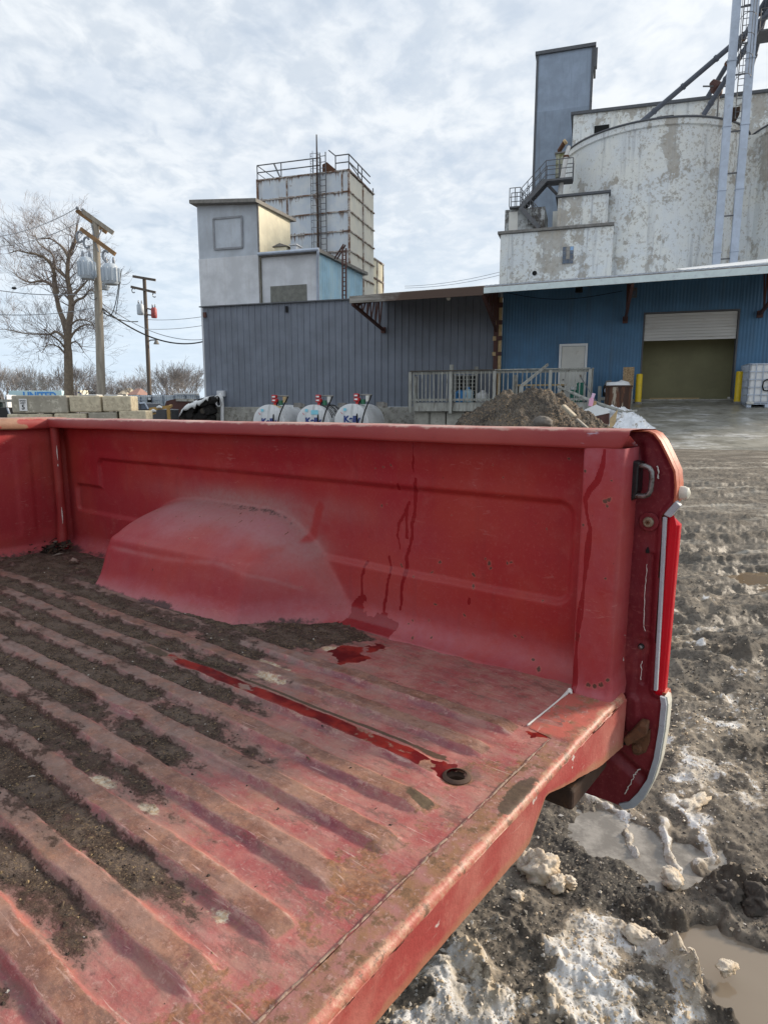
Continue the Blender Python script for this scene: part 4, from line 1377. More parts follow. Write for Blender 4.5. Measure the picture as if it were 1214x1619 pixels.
# ---- materials
def metal_wall(name, col, streak=0.25, rusty=0.0, dirtcol=(0.10, 0.085, 0.07), rough=0.5, seam=None):
    n = newmat(name)
    col = tuple(min(0.82, x * 1.4) for x in col)
    dirtcol = tuple(min(0.8, x * 1.4) for x in dirtcol)
    a = n.noise(0.9, 5, 0.6)
    b = n.noise(1.0, 5, 0.65, sc=(3.0, 3.0, 0.25))
    c = n.mix(n.step(a, 0.35, 0.7), (*[x * 0.84 for x in col], 1), (*[min(1, x * 1.1) for x in col], 1))
    c = n.mix(n.m('MULTIPLY', n.step(b, 0.5, 0.72), streak), c, (*dirtcol, 1))
    c = n.mix(n.m('MULTIPLY', n.step(n.noise(9, 5, 0.7), 0.55, 0.75), 0.18), c, (*dirtcol, 1))
    if rusty > 0:
        r = n.step(n.m('ADD', n.noise(2.3, 6, 0.72), n.m('MULTIPLY', n.noise(1.0, 4, 0.6, sc=(5, 5, 0.35), loc=(3, 3, 3)), 0.35)), 0.80 - rusty * 0.2, 0.90 - rusty * 0.2)
        c = n.mix(n.m('MULTIPLY', r, 0.85), c, n.mix(n.noise(12, 5), (0.12, 0.05, 0.025, 1), (0.26, 0.12, 0.05, 1)))
    return fin(n, c, n.lerp(a, rough - 0.08, rough + 0.15), n.bump(n.noise(3, 4), 0.01, 0.25))


M_greyrib = metal_wall('slate_grey_ribbed_metal', (0.130, 0.146, 0.178), 0.25, dirtcol=(0.07, 0.075, 0.085))
M_bluerib = metal_wall('blue_corrugated_metal', (0.050, 0.132, 0.235), 0.4, dirtcol=(0.055, 0.085, 0.11))
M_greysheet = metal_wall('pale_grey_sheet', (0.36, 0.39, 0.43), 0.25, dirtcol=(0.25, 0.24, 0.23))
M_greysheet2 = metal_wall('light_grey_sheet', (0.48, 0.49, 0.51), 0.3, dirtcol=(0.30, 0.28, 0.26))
M_creamsheet = metal_wall('cream_and_sunlit_sheet', (0.62, 0.54, 0.40), 0.15, dirtcol=(0.35, 0.28, 0.18))  # tower side has warm sunlight put into its colour; also vent and low bin
M_fibre = metal_wall('weathered_blue_fibreglass', (0.26, 0.42, 0.52), 0.6, dirtcol=(0.42, 0.48, 0.45))
M_board = plain('grey_weathered_board', (0.17, 0.17, 0.15), 0.85, 0.35, 4, col2=(0.10, 0.10, 0.085), bump=0.01)
M_trim = plain('weathered_roof_edge', (0.20, 0.19, 0.175), 0.8, 0.4, 5, col2=(0.10, 0.09, 0.08), bump=0.01)
M_darktrim = plain('dark_grey_trim', (0.085, 0.09, 0.10), 0.6, 0.3, 8)
M_paletrim = plain('pale_blue_fascia', (0.52, 0.60, 0.68), 0.45, 0.15, 3, col2=(0.40, 0.44, 0.48))
M_foundation = plain('stained_concrete', (0.31, 0.30, 0.27), 0.9, 0.35, 3, col2=(0.15, 0.14, 0.12), thr=(0.5, 0.62), bump=0.02)
M_wood = plain('weathered_grey_wood', (0.33, 0.33, 0.30), 0.85, 0.4, 6, col2=(0.16, 0.15, 0.13), thr=(0.5, 0.65), bump=0.01, sc=(1, 1, 0.25))
M_wooddark = plain('dark_wet_wood', (0.095, 0.08, 0.062), 0.85, 0.4, 7, bump=0.01)
M_woodtan = plain('raw_lumber', (0.47, 0.34, 0.18), 0.8, 0.3, 8, col2=(0.26, 0.17, 0.09), bump=0.01)
M_steelbrown = plain('red_brown_steel', (0.085, 0.035, 0.028), 0.7, 0.4, 5, col2=(0.05, 0.025, 0.02))
M_soffit = plain('rusty_soffit', (0.12, 0.085, 0.06), 0.85, 0.45, 1.6, col2=(0.24, 0.20, 0.16), thr=(0.52, 0.66))
M_olive = plain('olive_curtain', (0.24, 0.225, 0.13), 0.9, 0.2, 0.8, col2=(0.19, 0.18, 0.105))
M_doorw = plain('off_white_door', (0.55, 0.54, 0.50), 0.5, 0.12, 2, col2=(0.40, 0.38, 0.34))
M_ductgal = plain('galvanised_duct', (0.40, 0.45, 0.53), 0.45, 0.25, 1.5, metal=0.25, col2=(0.30, 0.33, 0.38))
M_spout = plain('dark_steel_spout', (0.075, 0.085, 0.11), 0.55, 0.35, 2)
M_railst = plain('dark_steel_rail', (0.105, 0.108, 0.115), 0.65, 0.3, 6, col2=(0.10, 0.05, 0.03))
M_glass = plain('dusty_window_pane', (0.11, 0.14, 0.19), 0.25, 0.5, 1.3, col2=(0.25, 0.24, 0.22))
M_snow = plain('snow', (0.60, 0.61, 0.62), 0.8, 0.12, 3, bump=0.02)

# flange steel: old white paint with rust coming through
n = newmat('rusting_flange')
f1 = n.noise(2.2, 6, 0.72)
c = n.mix(n.step(f1, 0.42, 0.58), (0.52, 0.50, 0.47, 1), (0.15, 0.075, 0.045, 1))
c = n.mix(n.m('MULTIPLY', n.step(n.noise(8, 5, 0.7), 0.5, 0.62), 0.7), c, (0.24, 0.13, 0.07, 1))
M_flange = fin(n, c, 0.8)
# peeling white paint on concrete
n = newmat('peeling_white_concrete')
a = n.noise(1.05, 9, 0.70, dist=0.4)
ver = n.noise(1.0, 6, 0.65, sc=(0.65, 0.65, 0.10))
ver2 = n.noise(1.0, 5, 0.65, sc=(2.6, 2.6, 0.16), loc=(2, 2, 0))
big = n.noise(0.16, 3, 0.55, loc=(1, 4, 2))
thr = n.m('ADD', a, n.m('ADD', n.m('MULTIPLY', n.m('SUBTRACT', ver, 0.5), 0.95), n.m('MULTIPLY', n.m('SUBTRACT', big, 0.5), 0.55)))
peel = n.step(thr, 0.565, 0.60)
peel3 = n.step(n.m('ADD', thr, n.m('MULTIPLY', n.m('SUBTRACT', n.noise(4, 6, 0.75, loc=(9, 1, 1)), 0.5), 0.55)), 0.60, 0.615)
white = n.mix(n.step(n.noise(0.7, 5, 0.6, loc=(3, 3, 3)), 0.35, 0.68), (0.76, 0.79, 0.80, 1), (0.82, 0.82, 0.77, 1))
bare = n.mix(n.step(n.noise(1.4, 6, 0.7), 0.35, 0.65), (0.42, 0.37, 0.30, 1), (0.50, 0.475, 0.43, 1))
bare = n.mix(n.m('MULTIPLY', n.step(n.noise(5, 5, 0.7, loc=(6, 6, 6)), 0.5, 0.65), 0.6), bare, (0.28, 0.24, 0.19, 1))
c = n.mix(n.m('MULTIPLY', peel, 0.35), white, (0.40, 0.41, 0.41, 1))
c = n.mix(n.m('MULTIPLY', peel3, 0.78), c, bare)
small = n.step(n.m('ADD', n.noise(5.2, 8, 0.72, loc=(4, 8, 3)), n.m('MULTIPLY', n.m('SUBTRACT', big, 0.5), 0.3)), 0.565, 0.58)
c = n.mix(n.m('MULTIPLY', small, 0.65), c, bare)
c = n.mix(n.m('MULTIPLY', n.step(ver2, 0.53, 0.72), 0.6), c, (0.33, 0.34, 0.36, 1))
c = n.mix(n.m('MULTIPLY', n.step(n.noise(9, 6, 0.7), 0.55, 0.7), 0.22), c, (0.26, 0.25, 0.24, 1))
M_peel = fin(n, c, 0.85, n.bump(n.m('SUBTRACT', n.noise(6, 5), n.m('MULTIPLY', peel3, 0.8)), 0.03, 0.5))

# rusty white bolted panels (z bands every storey drip rust)
n = newmat('rust_streaked_white_panel')
a = n.noise(1.2, 5, 0.6)
c = n.mix(n.step(a, 0.35, 0.65), (0.55, 0.61, 0.68, 1), (0.67, 0.70, 0.72, 1))
dr = n.attr('drip')
st = n.noise(1.0, 5, 0.68, sc=(6.5, 6.5, 0.28))
st2 = n.noise(1.0, 4, 0.6, sc=(2.0, 2.0, 0.2), loc=(5, 1, 1))
mask = n.step(n.m('ADD', n.m('MULTIPLY', dr, 0.34), n.m('ADD', n.m('MULTIPLY', n.m('SUBTRACT', st, 0.5), 0.85), n.m('MULTIPLY', n.m('SUBTRACT', st2, 0.5), 0.75))), 0.24, 0.34)
c = n.mix(n.m('MULTIPLY', mask, 0.85), c, n.mix(n.step(n.noise(7, 5), 0.4, 0.62), (0.12, 0.055, 0.03, 1), (0.24, 0.16, 0.10, 1)))
c = n.mix(n.m('MULTIPLY', n.step(n.noise(2.4, 7, 0.75, loc=(2, 7, 2)), 0.64, 0.68), 0.8), c, (0.13, 0.06, 0.03, 1))
c = n.mix(n.m('MULTIPLY', n.step(st2, 0.52, 0.7), 0.35), c, (0.34, 0.31, 0.26, 1))
M_rustpanel = fin(n, c, 0.6, n.bump(a, 0.01, 0.3))
n = newmat('rust_streaked_sunlit_panel')  # bin sides: white paint with warm sunlight put into the colour
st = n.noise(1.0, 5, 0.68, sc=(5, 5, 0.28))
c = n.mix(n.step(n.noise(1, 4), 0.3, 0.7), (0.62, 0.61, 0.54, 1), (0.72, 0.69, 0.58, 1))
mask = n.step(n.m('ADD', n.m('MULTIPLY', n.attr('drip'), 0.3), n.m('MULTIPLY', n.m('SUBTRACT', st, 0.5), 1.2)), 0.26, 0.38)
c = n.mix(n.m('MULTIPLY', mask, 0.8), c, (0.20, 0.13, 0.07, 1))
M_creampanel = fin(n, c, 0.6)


def corr(m, s0, s1, d, z0f, z1f, pitch, depth, kind, mi=0):
    """ribbed sheet standing between bottom z0f(s) and top z1f(s)"""
    S, D = [], []
    s = s0
    if kind == 'rib':
        while s < s1:
            for ds_, dd in ((0.0, 0.0), (pitch - 0.075, 0.0), (pitch - 0.055, -depth), (pitch - 0.02, -depth)):
                if s + ds_ <= s1:
                    S.append(s + ds_)
                    D.append(d + dd)
            s += pitch
    else:
        k_ = 0
        while s <= s1 + 1e-6:
            S.append(s)
            D.append(d - depth * 0.5 * (1 - math.cos(k_ * math.pi / 2)))
            s += pitch / 4
            k_ += 1
    if S[-1] < s1 - 1e-4:
        S.append(s1)
        D.append(d)
    vs, fs = [], []
    for a_, b_ in zip(S, D):
        vs.append((a_, b_, z0f(a_)))
        vs.append((a_, b_, z1f(a_)))
    for i in range(len(S) - 1):
        fs.append((2 * i, 2 * i + 2, 2 * i + 3, 2 * i + 1))
    return m.add(vs, fs, mi)


def lin(a, b):
    return lambda s: a[1] + (b[1] - a[1]) * (s - a[0]) / (b[0] - a[0])


# ---- grey warehouse
GB = 0.35                               # ground level by the walls
gl, gr_ = bs(323.5, 0, 560), bs(789, 0, 540)
t1, t2 = bw(322, 486), bw(553, 474)
gtop = lin(t1, t2)
fz = bz(640, 643)
root, og = bthing('grey_warehouse', 'long slate grey warehouse of ribbed metal on a pale concrete foundation', 'warehouse', ((gl + gr_) / 2, 0, GB))
m = MB(og)
corr(m, gl, gr_, 0.0, lambda s: fz, gtop, 0.30, 0.035, 'rib')
m.box(gl, gl + 0.02, 0.001, 2.9, fz, gtop(gl) - 0.02)
m.build('wall', M_greyrib, root)
m = MB(og)
m.box(gl - 0.02, gr_, -0.10, 0.25, GB - 0.3, fz - 0.003)
m.build('foundation', M_foundation, root, None, 0.02)
m = MB(og)
zl, zr = gtop(gl), gtop(gr_)
m.hexa([(gl - 0.12, -0.12, zl), (gr_, -0.12, zr), (gr_, 2.95, zr + 0.25), (gl - 0.12, 2.95, zl + 0.25)], [(gl - 0.12, -0.12, zl + 0.05), (gr_, -0.12, zr + 0.05), (gr_, 2.95, zr + 0.30), (gl - 0.12, 2.95, zl + 0.30)])
m.build('roof', M_darktrim, root)
m = MB(og)
a_, b_ = bw(454, 484), bw(454, 494)
m.box(a_[0] - 0.05, a_[0] + 0.06, -0.09, -0.035, b_[1], a_[1])
m.build('wall_vent', M_black, root, None, 0.01)
m = MB(og)
a_, b_ = bw(322, 494), bw(326, 502)
m.box(a_[0] + 0.02, b_[0] + 0.05, -0.12, -0.037, b_[1], a_[1])
m.build('junction_box', M_steelbrown, root, None, 0.01)
# canopy over the right part of the grey wall
CD = -4.0
ca, cb = bs(554, CD, 470), bs(764, CD, 460)
ft = lin(bw(554, 468, CD), bw(764, 452, CD))
fb = lin(bw(554, 478, CD), bw(764, 465, CD))
m = MB(og)
rise = 0.75
m.hexa([(ca, CD + 0.06, fb(ca)), (cb, CD + 0.06, fb(cb)), (cb, -0.04, fb(cb) + rise), (ca, -0.04, fb(ca) + rise)],
       [(ca, CD + 0.06, ft(ca)), (cb, CD + 0.06, ft(cb)), (cb, -0.04, ft(cb) + rise), (ca, -0.04, ft(ca) + rise)])
cn = m.build('canopy', M_soffit, root)
m = MB(og)
m.hexa([(ca - 0.04, CD, fb(ca) - 0.02), (cb, CD, fb(cb) - 0.02), (cb, CD + 0.055, fb(cb) - 0.02), (ca - 0.04, CD + 0.055, fb(ca) - 0.02)],
       [(ca - 0.04, CD, ft(ca)), (cb, CD, ft(cb)), (cb, CD + 0.055, ft(cb)), (ca - 0.04, CD + 0.055, ft(ca))])
n = newmat('weathered_fascia_board')
f1 = n.noise(1.0, 6, 0.7, sc=(0.8, 4, 12))
px_ = n.sep()[0]
c = n.mix(n.step(f1, 0.35, 0.65), (0.16, 0.145, 0.125, 1), (0.38, 0.36, 0.33, 1))
c = n.mix(n.step(n.m('ADD', px_, n.m('MULTIPLY', n.noise(1.5, 4), 2.0)), 4.0, 4.6), c, (0.10, 0.065, 0.05, 1))
M_fasc = fin(n, c, 0.85, n.bump(f1, 0.01, 0.5))
m.build('fascia', M_fasc, cn)
m = MB(og)
corr(m, ca - 0.05, cb, CD + 0.3, ft, lambda s: ft(s) + 0.055, 0.12, 0.05, 'wave')
m.build('roof_sheet', M_darktrim, cn)


def bracket(parent, og, s, ztop_f, name='bracket', zb=None):
    """steel truss bracket in the plane at s"""
    z0 = ztop_f(s)
    zb_ = zb
    p_out = (s, CD + 0.15, z0 - 0.03)
    p_in = (s, -0.06, z0 + rise - 0.05)
    p_bot = (s, -0.10, zb_)
    m = MB(og)
    m.bar(p_out, p_in, 0.08, 0.08)
    m.bar(p_out, p_bot, 0.09, 0.11)
    k_ = 7
    for i in range(1, k_):
        t_ = i / k_
        up_ = [p_out[j] + (p_in[j] - p_out[j]) * (t_ + (0.03 if i % 2 else -0.03)) for j in range(3)]
        lo_ = [p_out[j] + (p_bot[j] - p_out[j]) * t_ for j in range(3)]
        up2 = [p_out[j] + (p_in[j] - p_out[j]) * min(1, t_ + 0.10) for j in range(3)]
        m.bar(lo_, up_, 0.045)
        m.bar(lo_, up2, 0.045)
    m.box(s - 0.09, s + 0.09, -0.16, -0.045, zb_ - 0.12, zb_ + 0.12)
    return m.build(name, M_steelbrown, parent)


sb_, zb_ = bw(607, 522)
bracket(root, og, sb_, fb, 'canopy_bracket', zb_)
m = MB(og)
a_ = bw(709, 470, -2.5)
m.tube([(a_[0], -2.5, a_[1] + 0.25), (a_[0], -2.5, a_[1] + 0.06)], 0.03, 8)
m.tube([(a_[0], -2.5, a_[1] + 0.06), (a_[0], -2.5, a_[1] - 0.02), (a_[0], -2.5, a_[1] - 0.10)], [0.06, 0.085, 0.05], 12)
m.build('canopy_lamp', M_doorw, root, 40)

# ---- blue warehouse
bl_, br_ = bs(793.5, 0, 530), bs(1420)
WZ1 = lin(bw(795, 462), bw(1214, 405))
dzb = bz(1090, 630)                    # dock / threshold level
root, ob = bthing('blue_warehouse', 'blue corrugated metal warehouse with a half open roller door and a white edged canopy', 'warehouse', (bs(1000), 0, GB))
gx0, gx1 = bs(1015, 0, 540), bs(1166, 0, 540)
gz1 = bz(1090, 491)
dx0, dx1 = bs(883, 0, 580), bs(927.5, 0, 580)
dz1 = bz(905, 543.5)
m = MB(ob)
pit = 0.118


def snap(a, b):
    return a
topz = lambda s: fbb(s) + rise + 0.1
fbt = lin(bw(762, 453, CD), bw(1214, 418, CD))
fbb = lin(bw(762, 463, CD), bw(1214, 431, CD))
corr(m, bl_, gx0, 0.0, lambda s: GB, topz, pit, 0.014, 'wave')
corr(m, gx0, gx1, 0.0, lambda s: gz1, topz, pit, 0.014, 'wave')
corr(m, gx1, br_, 0.0, lambda s: GB, topz, pit, 0.014, 'wave')
m.build('wall', M_bluerib, root)
m = MB(ob)
m.box(gx0, gx0 + 0.05, -0.02, 0.30, dzb - 0.2, gz1)
m.box(gx1 - 0.05, gx1, -0.02, 0.30, dzb - 0.2, gz1)
m.box(gx0 + 0.052, gx1 - 0.052, -0.02, 0.30, gz1 - 0.05, gz1)
m.build('door_jamb', M_darktrim, root)
m = MB(ob)
rz0 = bz(1090, 537)
k_ = 9
for i in range(k_):
    za, zb2 = rz0 + (gz1 - rz0 - 0.06) * i / k_, rz0 + (gz1 - rz0 - 0.06) * (i + 1) / k_
    off = 0.04 if i < 5 else 0.07
    m.box(gx0 + 0.06, gx1 - 0.06, off, off + 0.05, za + 0.006, zb2)
m.build('roller_door', plain('white_roller_door', (0.50, 0.49, 0.47), 0.5, 0.15, 1.2, col2=(0.33, 0.31, 0.28), sc=(0.3, 1, 3)), root, None, 0.008)
m = MB(ob)
m.box(gx0 - 0.3, gx1 + 0.3, 1.6, 1.65, dzb - 0.1, gz1 + 0.2)
m.box(gx0 - 0.3, gx0 - 0.25, 0.31, 1.6, dzb - 0.1, gz1 + 0.2)
m.box(gx1 + 0.25, gx1 + 0.3, 0.31, 1.6, dzb - 0.1, gz1 + 0.2)
m.box(gx0 - 0.25, gx1 + 0.25, 0.31, 1.6, gz1 + 0.15, gz1 + 0.2)
m.build('inner_wall', M_olive, root)
m = MB(ob)
m.box(gx0 - 0.25, gx1 + 0.25, -0.1, 1.6, dzb - 0.15, dzb - 0.02)
m.build('threshold', M_foundation, root)
m = MB(ob)
m.box(gx0 + 0.5, gx0 + 2.3, 1.2, 1.3, dzb - 0.02, dzb + 0.05)
m.build('threshold_plank', M_woodtan, root)
m = MB(ob)
m.box(dx0 + 0.10, dx1 - 0.10, -0.05, -0.02, dzb - 0.1, dz1 - 0.10)
dr_ = m.build('door', M_doorw, root, None, 0.01)
m = MB(ob)
m.box(dx0, dx0 + 0.09, -0.09, -0.025, dzb - 0.1, dz1)
m.box(dx1 - 0.09, dx1, -0.09, -0.025, dzb - 0.1, dz1)
m.box(dx0 + 0.092, dx1 - 0.092, -0.09, -0.025, dz1 - 0.09, dz1)
m.build('door_frame', plain('white_door_frame', (0.66, 0.66, 0.64), 0.5, 0.1, 3), dr_)
m = MB(ob)
c_ = bw(892, 600, -0.09)
m.tube([(dx0 + 0.2, -0.05, c_[1]), (dx0 + 0.2, -0.10, c_[1]), (dx0 + 0.2, -0.13, c_[1])], [0.02, 0.035, 0.03], 12)
m.build('door_knob', M_chrome, dr_, 40)
# canopy
ca, cb = cb + 0.01, bs(1330, CD)
m = MB(ob)
m.hexa([(ca, CD + 0.06, fbb(ca)), (cb, CD + 0.06, fbb(cb)), (cb, -0.04, fbb(cb) + rise), (ca, -0.04, fbb(ca) + rise)],
       [(ca, CD + 0.06, fbt(ca)), (cb, CD + 0.06, fbt(cb)), (cb, -0.04, fbt(cb) + rise), (ca, -0.04, fbt(ca) + rise)])
cn = m.build('canopy', M_soffit, root)
m = MB(ob)
m.hexa([(ca, CD, fbb(ca) - 0.01), (cb, CD, fbb(cb) - 0.01), (cb, CD + 0.055, fbb(cb) - 0.01), (ca, CD + 0.055, fbb(ca) - 0.01)],
       [(ca, CD, fbt(ca) - 0.03), (cb, CD, fbt(cb) - 0.03), (cb, CD + 0.055, fbt(cb) - 0.03), (ca, CD + 0.055, fbt(ca) - 0.03)])
m.build('fascia', M_paletrim, cn)
m = MB(ob)
corr(m, ca, cb, CD + 0.2, lambda s: fbt(s) - 0.02, lambda s: fbt(s) + 0.075, 0.15, 0.06, 'wave')
m.build('roof_sheet', M_greysheet, cn)
m = MB(ob)
sN = bs(1085, CD, 430)
m.hexa([(sN, CD + 0.25, fbt(sN) + 0.06), (cb, CD + 0.25, fbt(cb) + 0.06), (cb, CD + 3, fbt(cb) + 0.6), (sN, CD + 3, fbt(sN) + 0.6)],
       [(sN, CD + 0.3, fbt(sN) + 0.08), (cb, CD + 0.3, fbt(cb) + 0.20), (cb, CD + 3, fbt(cb) + 0.8), (sN, CD + 3, fbt(sN) + 0.65)])
m.build('roof_snow', M_snow, cn, None, 0.03)
m = MB(ob)
m.hexa([(ca, -0.05, fbb(ca) + rise), (cb, -0.05, fbb(cb) + rise), (cb, 11.9, fbb(cb) + rise + 0.3), (ca, 11.9, fbb(ca) + rise + 0.3)],
       [(ca, -0.05, fbb(ca) + rise + 0.15), (cb, -0.05, fbb(cb) + rise + 0.15), (cb, 11.9, fbb(cb) + rise + 0.45), (ca, 11.9, fbb(ca) + rise + 0.45)])
m.build('roof', M_greysheet, root)
for px_, py_, pz_ in ((786, 524, 0), (988, 506, 0), (1200, 497, 0)):
    sb_, zb_ = bw(px_, py_)
    bracket(root, ob, sb_, fbb, 'canopy_bracket', zb_)
m = MB(ob)
a_, b_ = bw(997, 456), bw(1006, 471)
m.box(a_[0], b_[0], -0.20, -0.05, b_[1], a_[1], 0)
lf = m.build('wall_lamp', [M_darktrim], root, None, 0.02)
m = MB(ob)
m.box(a_[0] + 0.04, b_[0] - 0.04, -0.215, -0.201, b_[1] + 0.04, a_[1] - 0.12)
m.build('lamp_lens', M_glass, lf)
m = MB(ob)
a_ = bw(915, 461, -1.5)
m.tube([(a_[0], -1.5, a_[1] + 0.3), (a_[0], -1.5, a_[1] - 0.02)], [0.12, 0.14], 12)
m.build('soffit_vent', M_black, root, 40)
# steel column with timber blocking between the two sheds
m = MB(ob)
c0, c1 = bs(780.5, -0.2, 530), bs(787.5, -0.2, 530)
zt_ = bz(786, 470, -0.2)
m.box(c0, c1, -0.24, -0.22, GB, zt_)
m.box((c0 + c1) / 2 - 0.015, (c0 + c1) / 2 + 0.015, -0.219, -0.06, GB, zt_)
m.box(c0, c1, -0.058, -0.04, GB, zt_)
col_o = m.build('steel_column', M_steelbrown, root)
m = MB(ob)
w0, w1 = bs(787.8, -0.2, 530), bs(792.5, -0.2, 530)
m.box(w0, w1, -0.20, -0.04, GB, zt_)
m.build('corner_board', M_woodtan, col_o)
for y0_, y1_ in ((531, 538), (556, 562), (478, 486), (506, 513)):
    m = MB(ob)
    z0_, z1_ = bz(786, y1_, -0.28), bz(786, y0_, -0.28)
    m.box(c0 - 0.03, c0 + 0.10, -0.262, -0.242, z0_, z1_, 0)
    m.box(c0 + 0.105, w1 + 0.03, -0.262, -0.242, z0_, z1_, 1)
    m.build('timber_block', [M_woodtan, M_steelbrown], col_o)
# wire sagging under the canopy
m = MB(ob)
pts = []
for i in range(13):
    t_ = i / 12
    px_ = 800 + t_ * 185
    a_ = bw(px_, 462 - t_ * 6 + 14 * math.sin(math.pi * t_) * (1 - 0.3 * t_), -0.6)
    pts.append((a_[0], -0.6 + 0.5 * t_, a_[1]))
m.tube(pts, 0.012, 5)
m.build('canopy_cable', M_black, root, 60)

# ---- grey tower behind the grey warehouse
D1 = 3.05
s0, s1 = bs(314.5, D1, 400), bs(409, D1, 380)
ztL, ztR = bz(313, 321, D1), bz(408, 318.5, D1)
e1 = dback(s1, 459, D1, 60, 370)
zbk = bz(459, 349, e1)
zmid = bz(360, 406, D1)
root, ot = bthing('grey_tower', 'pale grey metal tower with a boarded square hatch and one sunlit cream side', 'tower', ((s0 + s1) / 2, D1, GB))
m = MB(ot)
m.hexa([(s0, D1, zmid), (s1, D1, zmid), (s1, D1 + 0.02, zmid), (s0, D1 + 0.02, zmid)], [(s0, D1, ztL), (s1, D1, ztR), (s1, D1 + 0.02, ztR), (s0, D1 + 0.02, ztL)], 0)
m.hexa([(s0 - 0.01, D1 - 0.03, GB), (s1 + 0.01, D1 - 0.03, GB), (s1 + 0.01, D1 + 0.02, GB), (s0 - 0.01, D1 + 0.02, GB)],
       [(s0 - 0.01, D1 - 0.03, zmid - 0.004), (s1 + 0.01, D1 - 0.03, zmid - 0.004), (s1 + 0.01, D1 + 0.02, zmid - 0.004), (s0 - 0.01, D1 + 0.02, zmid - 0.004)], 1)
m.hexa([(s0, D1 + 0.022, GB), (s0 + 0.05, D1 + 0.022, GB), (s0 + 0.05, e1, GB), (s0, e1, GB)], [(s0, D1 + 0.022, ztL), (s0 + 0.05, D1 + 0.022, ztL), (s0 + 0.05, e1, ztL), (s0, e1, ztL)], 0)
m.box(s0 + 0.052, s1 - 0.06, e1 - 0.05, e1, GB, zbk, 0)
m.build('wall', [M_greysheet, M_greysheet2], root)
m = MB(ot)
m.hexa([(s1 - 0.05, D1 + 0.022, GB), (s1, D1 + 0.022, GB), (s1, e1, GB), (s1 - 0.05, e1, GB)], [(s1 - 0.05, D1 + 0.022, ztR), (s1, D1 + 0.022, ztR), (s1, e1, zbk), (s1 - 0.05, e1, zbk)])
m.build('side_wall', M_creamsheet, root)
m = MB(ot)
rl, rr2 = bs(299, D1 - 0.4, 318), s1 + 0.12
za, zb2 = bz(299, 321, D1 - 0.4), bz(408, 318, D1 - 0.4)
th = 0.17
m.hexa([(rl, D1 - 0.4, za), (rr2, D1 - 0.4, zb2), (rr2 + 0.1, e1 + 0.3, zbk + 0.02), (rl, e1 + 0.3, zbk + 0.02)], [(rl, D1 - 0.4, za + th), (rr2, D1 - 0.4, zb2 + th), (rr2 + 0.1, e1 + 0.3, zbk + th), (rl, e1 + 0.3, zbk + th)])
m.build('roof', M_trim, root)
m = MB(ot)
ha, hb_, hc, hd_ = bw(338, 346, D1), bw(383, 342, D1), bw(384, 391, D1), bw(340, 394, D1)
m.hexa([(hd_[0], D1 - 0.03, hd_[1]), (hc[0], D1 - 0.03, hc[1]), (hc[0], D1 - 0.002, hc[1]), (hd_[0], D1 - 0.002, hd_[1])], [(ha[0], D1 - 0.03, ha[1]), (hb_[0], D1 - 0.03, hb_[1]), (hb_[0], D1 - 0.002, hb_[1]), (ha[0], D1 - 0.002, ha[1])])
ht = m.build('hatch', M_greysheet, root)
m = MB(ot)
for p_, q_ in ((ha, hb_), (hb_, hc), (hc, hd_), (hd_, ha)):
    m.bar((p_[0], D1 - 0.05, p_[1]), (q_[0], D1 - 0.05, q_[1]), 0.09, 0.05, up=(0, 1, 0))
for f_ in ():
    m.bar((ha[0] + 0.05, D1 - 0.04, ha[1] + (hd_[1] - ha[1]) * f_), (hb_[0] - 0.05, D1 - 0.04, hb_[1] + (hc[1] - hb_[1]) * f_), 0.02, 0.012, up=(0, 1, 0))
m.build('hatch_frame', plain('grey_hatch_frame', (0.24, 0.25, 0.27), 0.7, 0.25, 5), ht)
m = MB(ot)
m.bar((s1 + 0.02, D1 - 0.05, GB), (s1 + 0.02, D1 - 0.05, ztR), 0.12, 0.06)
m.build('corner_trim', M_trim, root)

# ---- annex with the blue fibreglass side
D2 = 3.1
a0, a1 = s1 + 0.09, bs(504, D2, 430)
zt_ = bz(504, 400, D2)
e2 = dback(a1, 573, D2, 60, 440)
zb2 = bz(573, 434, e2)
root, oa = bthing('grey_annex', 'low grey annex with a dark boarded opening and a pale blue fibreglass side wall', 'annex', ((a0 + a1) / 2, D2, GB))
m = MB(oa)
m.box(a0, a1, D2, D2 + 0.05, GB, zt_)
m.build('wall', M_greysheet2, root)
m = MB(oa)
m.box(a0, a1 - 0.06, e2 - 0.05, e2, GB, zb2)
m.build('rear_wall', M_greysheet2, root)
m = MB(oa)
S_ = []
k_ = 24
vs, fs = [], []
for i in range(k_ * 2 + 1):
    t_ = i / (k_ * 2)
    d_ = D2 + 0.052 + (e2 - D2 - 0.052) * t_
    x_ = a1 - 0.03 * (i % 2)
    z_ = zt_ + (zb2 - zt_) * t_
    vs += [(x_, d_, GB), (x_, d_, z_)]
for i in range(k_ * 2):
    fs.append((2 * i, 2 * i + 2, 2 * i + 3, 2 * i + 1))
m.add(vs, fs)
m.build('side_wall', M_fibre, root)
m = MB(oa)
m.hexa([(a0, D2 - 0.25, zt_), (a1 + 0.15, D2 - 0.25, zt_), (a1 + 0.25, e2 + 0.25, zb2), (a0, e2 + 0.25, zb2)], [(a0, D2 - 0.25, zt_ + 0.16), (a1 + 0.15, D2 - 0.25, zt_ + 0.16), (a1 + 0.25, e2 + 0.25, zb2 + 0.16), (a0, e2 + 0.25, zb2 + 0.16)])
m.build('roof', M_trim, root)
m = MB(oa)
q0, q1 = bw(428.5, 479, D2), bw(485, 449, D2)
m.box(q0[0], q1[0], D2 - 0.03, D2 - 0.002, q0[1] - 0.4, q1[1])
m.build('boarded_opening', M_board, root)
m = MB(oa)
g0 = bw(505, 402, D2 - 0.2)
